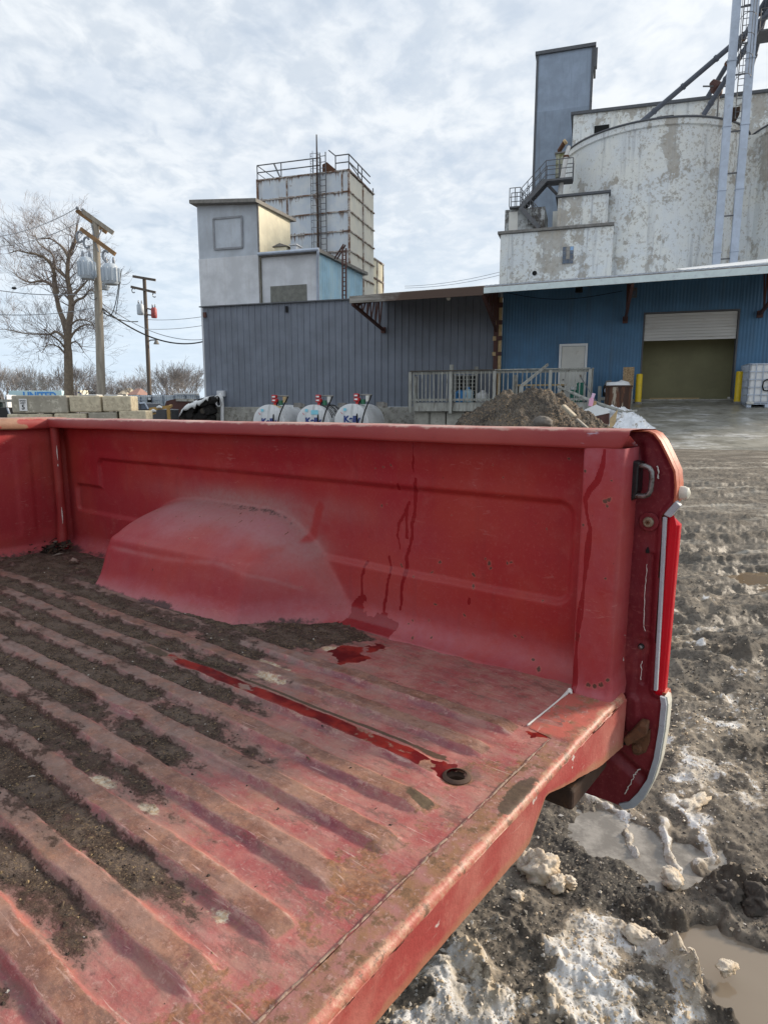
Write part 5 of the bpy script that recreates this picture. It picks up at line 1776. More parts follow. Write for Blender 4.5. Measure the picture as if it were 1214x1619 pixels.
pts = [(a1 + 0.1, D2 - 0.3, zt_ + 0.1), (a1 + 0.1, D2 - 0.3, zt_ - 0.1), (a1 - 0.03, D2 - 0.08, zt_ - 0.45), (a1 - 0.03, D2 - 0.08, GB + 3)]
m.tube(pts, 0.07, 8)
m.build('downpipe', M_ductgal, root, 50)
m = MB(oa)
m.tube([(a0, D2 - 0.33, zt_ + 0.1), (a1 + 0.15, D2 - 0.33, zt_ + 0.1)], 0.08, 8)
m.build('gutter', M_ductgal, root, 50)


def box_on(px0, px1, py0, py1, d, dep, name, label, cat, mat, group=None, parts=None, bevel=0.02):
    x0_, z0_ = bw(px0, py1, d)
    x1_, z1_ = bw(px1, py0, d)
    r_, o_ = bthing(name, label, cat, ((x0_ + x1_) / 2, d + dep / 2, z0_), group)
    m = MB(o_)
    m.box(x0_, x1_, d, d + dep, z0_, z1_)
    m.build('housing', mat, r_, None, bevel)
    return r_, o_, (x0_, x1_, z0_, z1_)


r_, o_, q_ = box_on(434, 453, 389, 397.5, 3.6, 1.2, 'roof_vent', 'wide roof vent with a peaked lid on the annex roof', 'roof vent', M_creamsheet)
m = MB(o_)
m.prism([(q_[0] - 0.1, q_[3] + 0.003), (q_[1] + 0.1, q_[3] + 0.003), ((q_[0] + q_[1]) / 2, q_[3] + 0.16)], 'y', 3.5, 4.9)
m.build('lid', M_trim, r_)
r_, o_, q_ = box_on(459, 468, 387, 397.5, 3.6, 0.6, 'roof_vent', 'small boxy grey vent to the right of the peaked roof vent', 'roof vent', M_greysheet)
m = MB(o_)
m.box(q_[0] - 0.05, q_[1] + 0.05, 3.55, 4.25, q_[3] + 0.003, q_[3] + 0.06)
m.build('lid', M_greysheet2, r_)

# steel A-frame standing on the canopy roof near the blue side wall
r_, o_ = bthing('ladder_frame', 'rusty red ladder frame leaning by the blue fibreglass wall', 'ladder', (bs(543, 1.5), 1.5, bz(543, 476, 1.5)))
m = MB(o_)
for (x0_, y0_, x1_, y1_) in ((541.5, 476, 541.5, 388), (547, 476, 547, 392)):
    a_, b_ = bw(x0_, y0_, 1.5), bw(x1_, y1_, 1.5)
    m.bar((a_[0], 1.5, a_[1] - 0.4), (b_[0], 1.5, b_[1]), 0.06)
m.build('upright', M_steelbrown, r_)
m = MB(o_)
a_, b_ = bw(529, 408, 2.4), bw(543, 386, 1.5)
m.bar((a_[0], 2.4, a_[1]), (b_[0], 1.5, b_[1]), 0.05)
a_, b_ = bw(533, 409, 2.2), bw(546, 387, 1.5)
m.bar((a_[0], 2.2, a_[1]), (b_[0], 1.5, b_[1]), 0.05)
m.build('brace', M_steelbrown, r_)
m = MB(o_)
for y_ in range(396, 474, 7):
    a_, b_ = bw(541.5, y_, 1.5), bw(547, y_, 1.5)
    m.bar((a_[0], 1.5, a_[1]), (b_[0], 1.5, b_[1]), 0.035)
m.build('rungs', M_steelbrown, r_)

# ---- rusty bolted bin tower
D3 = 10.0
s0, s1 = bs(407.5, D3, 300), bs(552, D3, 320)
e3 = dback(s1, 590.5, D3, 60, 350)
bands = [bz(552, y_, D3) for y_ in (268, 302, 333, 364.5, 396, 428, 460)]
root, on = bthing('bolted_bin', 'tall square white bin of bolted panels streaked with rust and railed at the top', 'storage bin', ((s0 + s1) / 2, D3, GB))
zt_ = bands[0]


def dripsheet(name, P0, P1, z0, z1, mat, nx=24, nz=90):
    sx_ = np.linspace(0, 1, nx)
    zz_ = np.linspace(z0, z1, nz)
    Zg_, Tg_ = np.meshgrid(zz_, sx_)
    Xg_ = P0[0] + (P1[0] - P0[0]) * Tg_
    Yg_ = P0[1] + (P1[1] - P0[1]) * Tg_
    drip = np.zeros_like(Zg_)
    for b_ in bands:
        dd = b_ - Zg_
        drip = np.maximum(drip, np.where(dd > -0.05, np.exp(-np.abs(dd) / 0.45), 0))
    return gridmesh(name, Xg_ - on[0], Yg_ - on[1], Zg_ - on[2], mat, root, dict(drip=drip))


dripsheet('front_panel', (s0, D3), (s1, D3), GB, zt_, M_rustpanel)
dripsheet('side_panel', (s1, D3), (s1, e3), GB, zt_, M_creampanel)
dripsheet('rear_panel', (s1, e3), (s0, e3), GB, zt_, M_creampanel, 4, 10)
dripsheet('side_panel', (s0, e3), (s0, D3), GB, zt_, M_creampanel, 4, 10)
m = MB(on)
m.box(s0, s1, D3 + 0.02, e3 - 0.02, zt_ - 0.12, zt_ - 0.02)
m.build('top_deck', M_rustdark, root)
for b_ in bands:
    m = MB(on)
    m.hexa([(s0 - 0.05, D3 - 0.07, b_ - 0.035), (s1 + 0.07, D3 - 0.07, b_ - 0.035), (s1 + 0.07, e3 + 0.05, b_ - 0.035), (s1 + 0.004, e3 + 0.05, b_ - 0.035), (s1 + 0.004, D3 - 0.004, b_ - 0.035), (s0 - 0.05, D3 - 0.004, b_ - 0.035)], [(s0 - 0.05, D3 - 0.07, b_ + 0.035), (s1 + 0.07, D3 - 0.07, b_ + 0.035), (s1 + 0.07, e3 + 0.05, b_ + 0.035), (s1 + 0.004, e3 + 0.05, b_ + 0.035), (s1 + 0.004, D3 - 0.004, b_ + 0.035), (s0 - 0.05, D3 - 0.004, b_ + 0.035)])
    m.build('flange', M_flange, root)
m = MB(on)
zb_ = GB
m.box(s0 - 0.06, s0 + 0.06, D3 - 0.07, D3 - 0.003, zb_, zt_ + 0.05)
m.box(s1 - 0.06, s1 + 0.06, D3 - 0.07, D3 - 0.003, zb_, zt_ + 0.05)
for px_, y1_ in ((455, 350), (502, 460)):
    x_ = bs(px_, D3, 350)
    m.box(x_ - 0.04, x_ + 0.04, D3 - 0.06, D3 - 0.003, bands[2] if px_ < 500 else zb_, zt_)
x_ = bs(541, D3, 290)
m.box(x_ - 0.04, x_ + 0.04, D3 - 0.05, D3 - 0.003, bands[1], zt_)
dm_s = dback(s1, 575, D3)
m.box(s1 + 0.003, s1 + 0.06, dm_s - 0.05, dm_s + 0.05, zb_, zt_)
m.build('stiffener', M_flange, root)
# lower bin behind, on the right
e4 = dback(s1, 606, D3, 60, 430)
z4 = bz(598, 413, (e3 + e4) / 2)
m = MB(on)
m.box(s1 - 3, s1 - 0.02, e3 + 0.02, e4, GB, z4)
lowb = m.build('lower_bin', M_creamsheet, root)
m = MB(on)
for z_ in (z4, z4 - 1.2, z4 - 2.4):
    m.box(s1 - 0.019, s1 + 0.05, e3 + 0.06, e4 + 0.03, z_ - 0.05, z_ + 0.04)
for f_ in (0.35, 0.98):
    dd = e3 + (e4 - e3) * f_
    m.box(s1 - 0.019, s1 + 0.04, dd - 0.04, dd + 0.04, GB, z4)
m.build('flange', M_flange, lowb)
# railing and top gear
m = MB(on)
h_ = bz(552, 243, D3) - zt_
P0, P1, P2 = (s0, D3, zt_), (s1, D3, zt_), (s1, e3, zt_)


def up3(p, h): return (p[0], p[1], p[2] + h)


def lp(p, q, t): return tuple(p[i] + (q[i] - p[i]) * t for i in range(3))
for hh in (h_, h_ * 0.52):
    m.bar(up3(P0, hh), up3(lp(P0, P1, 0.70), hh), 0.05)
    m.bar(up3(lp(P0, P1, 0.86), hh), up3(P1, hh), 0.05)
    m.bar(up3(P1, hh), up3(lp(P1, P2, 0.85), hh), 0.05)
for t_ in (0, 0.27, 0.62, 0.70, 0.86, 1.0):
    p_ = lp(P0, P1, t_)
    m.bar(p_, up3(p_, h_), 0.05)
for t_ in (0.35, 0.5, 0.98):
    p_ = lp(P1, P2, t_)
    m.bar(p_, up3(p_, h_ * (1 if t_ < 0.9 else 0.4)), 0.05)
m.bar(up3(P0, h_), lp(P0, P1, 0.20), 0.05)
m.bar(up3(P0, h_ * 0.5), lp(P0, P1, 0.10), 0.04)
m.bar(up3(lp(P0, P1, 0.19), h_), lp(P0, P1, 0.26), 0.07)
m.bar(up3(P1, h_ * 0.5), up3(lp(P1, P2, 0.8), -0.1), 0.04)
pp = lp(P0, P1, 0.79)
m.bar(up3(pp, h_ * 1.4), up3(lp(P0, P1, 0.86), h_), 0.06)
m.build('railing', M_railst, root)
m = MB(on)
pp = lp(P0, P1, 0.78)
m.hexa([(pp[0] - 0.4, D3 + 0.1, zt_), (pp[0] + 0.6, D3 + 0.1, zt_), (pp[0] + 0.6, D3 + 0.9, zt_), (pp[0] - 0.4, D3 + 0.9, zt_)], [(pp[0] - 0.4, D3 + 0.1, zt_ + 0.5), (pp[0] - 0.1, D3 + 0.1, zt_ + 0.6), (pp[0] - 0.1, D3 + 0.9, zt_ + 0.6), (pp[0] - 0.4, D3 + 0.9, zt_ + 0.5)])
m.build('roof_hatch', M_rust, root)
m = MB(on)
x_ = bs(502, D3 - 0.15, 320)
m.tube([(x_, D3 - 0.15, bz(502, 395, D3 - .15)), (x_, D3 - 0.15, bz(502, 250, D3 - .15)), (x_, D3 - 0.15, bz(502, 212, D3 - .15))], [0.055, 0.05, 0.035], 8)
m.build('mast', M_rustdark, root, 50)
m = MB(on)
xa, xb = bs(506.5, D3 - 0.2, 320), bs(515.5, D3 - 0.2, 320)
za, zb2 = bz(510, 440, D3 - .2), bz(510, 240, D3 - .2)
for x_ in (xa, xb):
    m.bar((x_, D3 - 0.2, za), (x_, D3 - 0.2, zb2), 0.045)
z_ = za
while z_ < zb2:
    m.bar((xa, D3 - 0.2, z_), (xb, D3 - 0.2, z_), 0.03)
    z_ += 0.32
m.build('ladder', M_railst, root)
m = MB(on)
z_ = za
xm = bs(499, D3 - 0.2, 320)
while z_ < zb2:
    pts = []
    for k_ in range(7):
        a_ = math.pi * k_ / 6
        pts.append((xm + 0.28 * math.cos(a_), D3 - 0.05 - 0.5 * math.sin(a_), z_))
    m.tube(pts, 0.014, 4)
    z_ += 0.40
for k_ in (1, 3, 5):
    a_ = math.pi * k_ / 6
    m.bar((xm + 0.28 * math.cos(a_), D3 - 0.05 - 0.5 * math.sin(a_), za), (xm + 0.28 * math.cos(a_), D3 - 0.05 - 0.5 * math.sin(a_), zb2), 0.02)
m.build('ladder_cage', M_railst, root)

# ---- white silo complex
DS = 12.3
Rr = 4.6
for _ in range(12):
    dc = DS + Rr
    sv, sl = bs(1176, dc, 260), bs(891, dc, 240)
    Rr = (sv - sl) / 2
dc = DS + Rr
sc_ = (sv + sl) / 2
zrim = bz(1020, 191, DS)
root, os_ = bthing('grain_silos', 'row of round white concrete silos with badly peeling paint behind the blue warehouse', 'silo', (sc_, dc, GB))
for i in range(3):
    cx_ = sc_ + 2 * Rr * i
    m = MB(os_)
    nseg = 96
    vs, fs = [], []
    lev = [(Rr, GB), (Rr, zrim - 0.35), (Rr + 0.10, zrim - 0.3), (Rr + 0.10, zrim), (0.1, zrim + 0.02)]
    for (r2, z_) in lev:
        for a in range(nseg):
            an = 2 * math.pi * a / nseg
            vs.append((cx_ + r2 * math.cos(an), dc + r2 * math.sin(an), z_))
    for l_ in range(len(lev) - 1):
        for a in range(nseg):
            b2 = (a + 1) % nseg
            fs.append((l_ * nseg + a, l_ * nseg + b2, (l_ + 1) * nseg + b2, (l_ + 1) * nseg + a))
    m.add(vs, fs)
    so = m.build('silo_drum', M_peel, root, 40)
    m = MB(os_)
    pts = [(cx_ + (Rr + 0.13) * math.cos(a_), dc + (Rr + 0.13) * math.sin(a_), zrim + 0.02) for a_ in np.linspace(math.pi * 0.95, math.pi * 2.05, 50)]
    m.tube(pts, 0.05, 6)
    m.build('rim', M_darktrim, so, 60)
# web wall in the hollow between two drums
m = MB(os_)
for i in range(2):
    cx_ = sc_ + 2 * Rr * i + Rr
    m.box(cx_ - 1.3, cx_ + 1.3, dc - 1.9, dc + 1.9, GB, zrim - 0.15)
m.build('web_wall', M_peel, root)
# gallery on top
Dg = dc - 0.6
m = MB(os_)
gz_ = lin(bw(906, 182, Dg), bw(1214, 146, Dg))
g0, g1 = bs(906, Dg, 195), bs(1500, Dg, 195)
m.hexa([(g0, Dg, zrim - 0.02), (g1, Dg, zrim - 0.02), (g1, Dg + 5, zrim - 0.02), (g0, Dg + 5, zrim - 0.02)], [(g0, Dg, gz_(g0)), (g1, Dg, gz_(g1)), (g1, Dg + 5, gz_(g1)), (g0, Dg + 5, gz_(g0))])
gal = m.build('gallery', M_peel, root)
m = MB(os_)
m.hexa([(g0 - 0.15, Dg - 0.15, gz_(g0) + 0.004), (g1, Dg - 0.15, gz_(g1) + 0.004), (g1, Dg + 5.2, gz_(g1) + 0.004), (g0 - 0.15, Dg + 5.2, gz_(g0) + 0.004)], [(g0 - 0.15, Dg - 0.15, gz_(g0) + 0.16), (g1, Dg - 0.15, gz_(g1) + 0.16), (g1, Dg + 5.2, gz_(g1) + 0.16), (g0 - 0.15, Dg + 5.2, gz_(g0) + 0.16)])
m.build('gallery_roof', M_darktrim, gal)
for q4 in ((939, 963, 196, 210), (1038, 1065, 181, 190.5)):
    m = MB(os_)
    a_, b_ = bw(q4[0], q4[3], Dg - .02), bw(q4[1], q4[2], Dg - .02)
    m.box(a_[0], b_[0], Dg - 0.05, Dg - 0.003, a_[1], b_[1])
    m.build('gallery_opening', M_black, gal)
# low block and the stub room on it
Dl = 12.0
l0, l1 = bs(790, Dl, 410), bs(968, Dl, 400)
zl_ = lin(bw(791, 370, Dl), bw(881, 357.5, Dl))
m = MB(os_)
m.hexa([(l0, Dl, GB), (l1, Dl, GB), (l1, Dl + 3, GB), (l0, Dl + 4, GB)], [(l0, Dl, zl_(l0)), (l1, Dl, zl_(l0)), (l1, Dl + 3, zl_(l0)), (l0, Dl + 4, zl_(l0))])
lb = m.build('low_block', M_peel, root, None, 0.05)
zl0 = zl_(l0)
m = MB(os_)
m.box(l0 - 0.15, l1 + 0.02, Dl - 0.12, Dl + 4.1, zl0 + 0.004, zl0 + 0.14)
m.build('coping', M_trim, lb)
Du = 12.25
u0, u1 = bs(881, Du, 335), bs(961, Du, 335)
zu = bz(882, 312, Du)
m = MB(os_)
m.box(u0, u1, Du, Du + 2.2, zl0 + 0.145, zu)
ub = m.build('stub_room', M_peel, root, None, 0.04)
m = MB(os_)
m.box(u0 - 0.12, u1 + 0.1, Du - 0.12, Du + 2.2, zu + 0.004, zu + 0.12)
m.build('stub_roof', M_darktrim, ub)
# window with panes
w0, w1 = bw(888.5, 417, Dl), bw(907, 389, Dl)
m = MB(os_)
m.box(w0[0], w1[0], Dl - 0.04, Dl - 0.004, w0[1], w1[1])
wf = m.build('window', plain('window_frame_grey', (0.22, 0.21, 0.20), 0.7, 0.3, 6), root)
kx, kz = 3, 4
wx, wz = (w1[0] - w0[0]), (w1[1] - w0[1])
shade_m = [M_glass, plain('boarded_pane', (0.29, 0.27, 0.24), 0.7, 0.3, 5), plain('blue_pane', (0.22, 0.36, 0.55), 0.3, 0.2, 3)]
m = MB(os_)
for i in range(kx):
    for j in range(kz):
        mi_ = 1 if i == 1 and j > 0 else (2 if i == 2 and j == 3 else 0)
        m.box(w0[0] + wx * (i + 0.06) / kx, w0[0] + wx * (i + 0.94) / kx, Dl - 0.055, Dl - 0.041, w0[1] + wz * (j + 0.06) / kz, w0[1] + wz * (j + 0.94) / kz, mi_)
m.build('panes', shade_m, wf)
m = MB(os_)
a_ = bw(845, 431.5, Dl)
m.tube([(a_[0], Dl - 0.02, a_[1]), (a_[0], Dl + 0.1, a_[1])], 0.13, 16)
m.build('pipe_hole', M_black, root, 40)

# concrete penthouse block at the left end of the low block, with a white door and an outside stair
Dp = 12.6
p0, p1 = bs(798, Dp, 345), bs(861, Dp, 345)
zp = bz(802, 331, Dp)
r_, op = bthing('stair_penthouse', 'small stained concrete penthouse on the left end of the white block', 'penthouse', ((p0 + p1) / 2, Dp, zl0 + 0.14))
m = MB(op)
m.box(p0, p1, Dp, Dp + 2.6, zl0 + 0.145, zp)
n = newmat('blackened_white_concrete')
f1 = n.noise(1.6, 7, 0.72)
f2 = n.noise(1, 5, 0.6, sc=(2, 2, 0.3))
c = n.mix(n.step(n.m('ADD', f1, n.m('MULTIPLY', f2, 0.6)), 0.72, 0.88), (0.50, 0.52, 0.52, 1), (0.11, 0.10, 0.09, 1))
M_blk = fin(n, c, 0.9)
m.build('wall', M_blk, r_, None, 0.03)
m = MB(op)
a_, b_ = bw(804, 364, Dp), bw(819, 332.5, Dp)
m.box(a_[0], b_[0], Dp - 0.04, Dp - 0.003, zl0 + 0.15, b_[1] - 0.05)
m.build('door', M_doorw, r_)

# stair: landing on the penthouse, flight up to the platform, flight down to the roof
Dt = 12.3
r_, ost = bthing('outside_stair', 'dark steel stair zigzagging up beside the blue grey elevator tower', 'stair', (bs(835, Dt), Dt, zl0 + 0.15))
A0, A1 = bw(805, 326, Dt), bw(822, 326, Dt)
m = MB(ost)
m.box(A0[0], A1[0], Dt, Dt + 0.9, A0[1] - 0.08, A0[1])
m.build('landing', M_railst, r_)
m = MB(ost)
B0, B1 = bw(862, 283, Dt), bw(905, 281, Dt)
m.box(B0[0], B1[0], Dt, Dt + 0.9, B0[1] - 0.10, B0[1])
m.build('landing', M_railst, r_)


def flight(pa, pb, d, nst):
    m = MB(ost)
    for dd in (0, 0.8):
        m.bar((pa[0], d + dd, pa[1]), (pb[0], d + dd, pb[1]), 0.06, 0.24)
    for i in range(nst):
        t_ = (i + 0.5) / nst
        x_, z_ = pa[0] + (pb[0] - pa[0]) * t_, pa[1] + (pb[1] - pa[1]) * t_
        m.box(x_ - 0.12, x_ + 0.12, d + 0.04, d + 0.76, z_ - 0.02, z_ + 0.02)
    m.build('flight', M_railst, r_)
    m = MB(ost)
    for dd in (0, 0.8):
        for hh in (0.55, 1.0):
            m.bar((pa[0], d + dd, pa[1] + hh), (pb[0], d + dd, pb[1] + hh), 0.035)
        for i in range(5):
            t_ = i / 4
            x_, z_ = pa[0] + (pb[0] - pa[0]) * t_, pa[1] + (pb[1] - pa[1]) * t_
            m.bar((x_, d + dd, z_), (x_, d + dd, z_ + 1.0), 0.03)
    m.build('handrail', M_railst, r_)


flight(bw(824, 326, Dt), bw(862, 284, Dt), Dt, 14)
flight(bw(822, 327, Dt - 0.02), bw(852, 360, Dt - 0.02), Dt - 0.02, 11)
m = MB(ost)
for (qa, qb, zq) in ((A0, A1, A0[1]), (B0, B1, B0[1])):
    for dd in (0.02, 0.88):
        for hh in (0.5, 0.98):
            m.bar((qa[0], Dt + dd, zq + hh), (qb[0], Dt + dd, zq + hh), 0.035)
        for t_ in (0, 0.5, 1):
            x_ = qa[0] + (qb[0] - qa[0]) * t_
            m.bar((x_, Dt + dd, zq), (x_, Dt + dd, zq + 0.98), 0.035)
m.build('landing_rail', M_railst, r_)
m = MB(ost)
a_, b_ = bw(864, 286, Dt), bw(886, 306, Dt)
m.bar((a_[0], Dt + 0.5, a_[1]), (b_[0], Dt + 0.9, b_[1]), 0.12)
m.build('brace', M_railst, r_)
# mossy door panel and white spout by the platform
r_, o_, q_ = box_on(877.5, 893.5, 241, 280, 13.3, 0.5, 'access_hood', 'mossy stained white access hood above the stair platform', 'hood', plain('mossy_white', (0.38, 0.38, 0.30), 0.85, 0.3, 2.5, col2=(0.13, 0.13, 0.05), thr=(0.45, 0.62), sc=(2, 2, 0.5)))
m = MB(o_)
m.box(q_[0] - 0.06, q_[1] + 0.06, 13.25, 13.85, q_[3] + 0.003, q_[3] + 0.07)
m.build('cap', M_trim, r_)
r_, o_ = bthing('grain_spout', 'slim pale spout slanting down from the silo rim to the stub room roof', 'spout', (bs(885, 12.9), 12.9, zu + 0.12))
m = MB(o_)
pts = [(*bw(899, 232, 13.6), 13.6), (*bw(895, 247, 13.1), 13.1), (*bw(888, 285, 12.9), 12.9), (*bw(884.5, 311, 12.8), 12.8)]
m.tube([(p_[0], p_[2], p_[1]) for p_ in pts], [0.11, 0.13, 0.13, 0.14], 10)
m.build('pipe', plain('worn_pale_pipe', (0.50, 0.49, 0.47), 0.5, 0.2, 5, col2=(0.17, 0.09, 0.05), thr=(0.62, 0.7)), r_, 50)
m = MB(o_)
for i in (1, 2):
    p_ = pts[i]
    m.tube([(p_[0], p_[2], p_[1] - 0.05), (p_[0], p_[2], p_[1] + 0.05)], 0.165, 12)
m.build('collar', M_rust, r_, 50)
r_, o_ = bthing('exhaust_stub', 'short rusty pipe stub sticking out above the mossy hood', 'pipe', (bs(886, 14), 14.2, bz(886, 236, 14)))
m = MB(o_)
a_, b_ = bw(884, 234, 14.0), bw(892, 225, 13.4)
m.tube([(a_[0], 14.3, a_[1]), (b_[0], 13.4, b_[1])], 0.13, 12)
m.build('pipe', M_rust, r_, 50)
m = MB(o_)
m.tube([(b_[0], 13.4, b_[1]), (b_[0] + 0.10, 13.36, b_[1] + 0.06)], 0.145, 12)
m.build('pipe_lip', M_woodtan, r_, 50)

# blue grey elevator tower
De = dc + 2.5
e0, e1_ = bs(846.5, De, 170), bs(936, De, 130)
ze = bz(846, 88, De)
zm = bz(890, 172, De)
root, oe = bthing('elevator_tower', 'tall narrow blue grey metal elevator tower rising above the white silos', 'tower', ((e0 + e1_) / 2, De, GB))
M_bluegrey = metal_wall('blue_grey_sheet', (0.22, 0.27, 0.345), 0.35, dirtcol=(0.12, 0.145, 0.18))
M_bluegrey2 = metal_wall('dull_blue_grey_sheet', (0.185, 0.228, 0.29), 0.4, dirtcol=(0.11, 0.12, 0.14))
m = MB(oe)
m.box(e0, e1_, De, De + 4, zm + 0.003, ze, 0)
m.box(e0 - 0.03, e1_ + 0.03, De - 0.03, De + 4, GB, zm, 1)
m.build('wall', [M_bluegrey, M_bluegrey2], root)
m = MB(oe)
m.box(e0 - 0.12, e1_ + 0.14, De - 0.15, De + 4.2, ze + 0.003, ze + 0.2)
m.build('roof', M_darktrim, root)
m = MB(oe)
m.box(e0 - 0.05, e0 + 0.1, De - 0.06, De - 0.032, GB, ze)
m.box(e1_ - 0.1, e1_ + 0.05, De - 0.06, De - 0.032, GB, ze)
x_ = e1_ + 0.15
m.box(e1_ + 0.052, e1_ + 0.25, De - 0.1, De + 0.3, ze - 1.2, ze - 0.1)
m.build('corner_trim', M_darktrim, root)
m = MB(oe)
a_, b_ = bw(873, 357, Dl + 3.4), bw(881, 333, Dl + 3.4)
m.box(a_[0], b_[0], Dl + 3.4, Dl + 3.5, zl0 + 0.2, b_[1])
m.build('side_door', M_doorw, root)

# bucket elevator legs in front of the silos
Dk = 11.4
root, ok_ = bthing('bucket_elevator', 'pair of tall galvanised elevator legs standing against the silos', 'elevator leg', (bs(1152, Dk), Dk, GB))
legx = []
for (xa, ya, xb, yb) in ((1139, 418, 1158.5, 0), (1165, 414, 1189, 0)):
    m = MB(ok_)
    a_, b_ = bw(xa, ya, Dk), bw(xb, yb, Dk)
    xm_ = (a_[0] + b_[0]) / 2
    legx.append(xm_)
    z_ = GB + 3
    while z_ < b_[1] + 6:
        m.box(xm_ - 0.18, xm_ + 0.18, Dk, Dk + 0.28, z_ + 0.003, z_ + 3.0)
        m.box(xm_ - 0.205, xm_ + 0.205, Dk - 0.03, Dk + 0.31, z_ + 2.95, z_ + 3.0 - 0.004)
        z_ += 3.0
    m.build('leg_casing', M_ductgal, root)
ztop_ = bz(1158, 0, Dk) + 5
for y_ in (408, 340, 273, 207, 118, 70, 12):
    m = MB(ok_)
    z_ = bz(1150, y_, Dk)
    m.bar((legx[0] + 0.181, Dk + 0.1, z_), (legx[1] - 0.181, Dk + 0.1, z_), 0.06)
    m.build('tie_bar', M_railst, root)
m = MB(ok_)
xa, xb = legx[0] + 0.36, legx[0] + 0.72
za = bz(1150, 185, Dk)
for x_ in (xa, xb):
    m.bar((x_, Dk + 0.25, za), (x_, Dk + 0.25, ztop_), 0.035)
z_ = za
while z_ < ztop_:
    m.bar((xa, Dk + 0.25, z_), (xb, Dk + 0.25, z_), 0.025)
    z_ += 0.3
z_ = bz(1150, 126, Dk)
zc0 = z_
while z_ < ztop_:
    pts = [((xa + xb) / 2 + 0.36 * math.cos(a_), Dk + 0.25 - 0.72 * math.sin(a_), z_) for a_ in np.linspace(0, math.pi, 8)]
    m.tube(pts, 0.015, 4)
    z_ += 0.9
for a_ in (0.5, 1.2, 1.94, 2.64):
    m.bar(((xa + xb) / 2 + 0.36 * math.cos(a_), Dk + 0.25 - 0.72 * math.sin(a_), zc0), ((xa + xb) / 2 + 0.36 * math.cos(a_), Dk + 0.25 - 0.72 * math.sin(a_), ztop_), 0.02)
m.build('caged_ladder', M_railst, root)
m = MB(ok_)
a_, b_ = bw(1145, 178, Dk), bw(1178, 170, Dk)
m.box(legx[0] + 0.23, legx[1] - 0.23, Dk + 0.36, Dk + 1.2, a_[1], a_[1] + 0.35)
m.build('intake_box', M_rustdark, root)
m = MB(ok_)
zz_ = bz(1190, 49, Dk)
m.box(legx[1] + 0.3, legx[1] + 2.6, Dk + 0.1, Dk + 1.3, zz_, zz_ + 0.08)
for hh in (0.5, 1.0):
    m.bar((legx[1] + 0.3, Dk + 0.1, zz_ + hh), (legx[1] + 2.6, Dk + 0.1, zz_ + hh), 0.035)
for t_ in range(4):
    x_ = legx[1] + 0.3 + 2.3 * t_ / 3
    m.bar((x_, Dk + 0.1, zz_), (x_, Dk + 0.1, zz_ + 1.0), 0.035)
m.build('service_platform', M_railst, root)

# spouts running down from the distributor
spl = [((1012, 194), (1214, 22), dc - 3.2, dc - 4.4, 'long dark spout slanting left from the elevator legs to the silo roof'),
       ((1119, 152), (1213, -4), dc - 1.0, dc - 4.4, 'steep dark spout passing behind the elevator legs with a rusty joint'),
       ((1112, 181), (1216, 16), dc - 3.2, dc - 4.4, 'dark spout reaching the silo rim just left of the elevator legs'),
       ((1181, 131), (1214, 2), dc - 0.8, dc - 4.4, 'steepest dark spout just right of the elevator legs')]
for (pa, pb, da, db, lab) in spl:
    a_, b_ = bw(*pa, da), bw(*pb, db)
    r_, o_ = bthing('grain_spout', lab, 'spout', (a_[0], da, a_[1]), 'spouts fanning out from the elevator head')
    m = MB(o_)
    A_, B_ = Vector((a_[0], da, a_[1])), Vector((b_[0], db, b_[1]))
    m.tube([A_, A_ + (B_ - A_) * 1.12], 0.135, 12)
    m.build('pipe', M_spout, r_, 50)
    m = MB(o_)
    for t_ in (0.12, 0.36, 0.62, 0.86):
        p_ = A_ + (B_ - A_) * t_
        dd_ = (B_ - A_).normalized() * 0.06
        m.tube([p_ - dd_, p_ + dd_], 0.17, 12)
    m.build('pipe_joint', M_rust if 'rusty' in lab else M_spout, r_, 50)
r_, o_ = bthing('valve_joint', 'rusty valve with a side lever where the spouts cross above the silo roof', 'valve', (bs(1133, dc - 3), dc - 3, bz(1136, 181, dc - 3)))
a_ = bw(1134, 138, dc - 3)
m = MB(o_)
m.tube([(a_[0] - 0.3, dc - 3, a_[1] + 0.35), (a_[0], dc - 3, a_[1]), (a_[0] + 0.15, dc - 3, a_[1] - 0.4)], [0.15, 0.36, 0.12], 8)
m.build('valve_body', M_steelbrown, r_)
m = MB(o_)
b_, c_ = bw(1110, 138.5, dc - 3), bw(1150, 138.5, dc - 3)
m.bar((b_[0], dc - 3.2, b_[1]), (c_[0], dc - 3.2, c_[1]), 0.06)
m.build('lever', M_railst, r_)
m = MB(o_)
b_ = bw(1136.5, 183, dc - 3)
m.bar((a_[0] + 0.1, dc - 3, a_[1] - 0.3), (a_[0] + 0.1, dc - 3, b_[1]), 0.06)
m.build('prop', M_railst, r_)
# ================================================================== YARD OBJECTS
# ---- timber deck in front of the sheds
DF = -2.4
k0, k1 = bs(647, DF), bs(933, DF)
zdk = bz(700, 636, DF)
root, od = bthing('timber_deck', 'weathered grey timber deck with baluster railing along the warehouse wall', 'deck', ((k0 + k1) / 2, DF, GB))
M_blk2 = plain('grey_block', (0.33, 0.32, 0.28), 0.9, 0.3, 4, col2=(0.18, 0.17, 0.14), bump=0.02)
m = MB(od)
nb = 12
for i in range(nb):
    d0_ = DF + 0.12 + (2.2 / nb) * i
    m.box(k0, k1, d0_ + 0.006, d0_ + 2.2 / nb, zdk - 0.04, zdk)
m.build('deck_boards', M_wood, root)
m = MB(od)
for (pa, pb) in ((650, 711), (712.5, 779), (780.5, 868), (869, 932)):
    m.box(bs(pa, DF) + 0.06, bs(pb, DF) - 0.02, DF + 0.05, DF + 0.10, zdk - 0.34, zdk - 0.003)
m.build('rim_board', M_wood, root, None, 0.01)
zrl = lin(bw(647, 587, DF), bw(935, 572, DF))
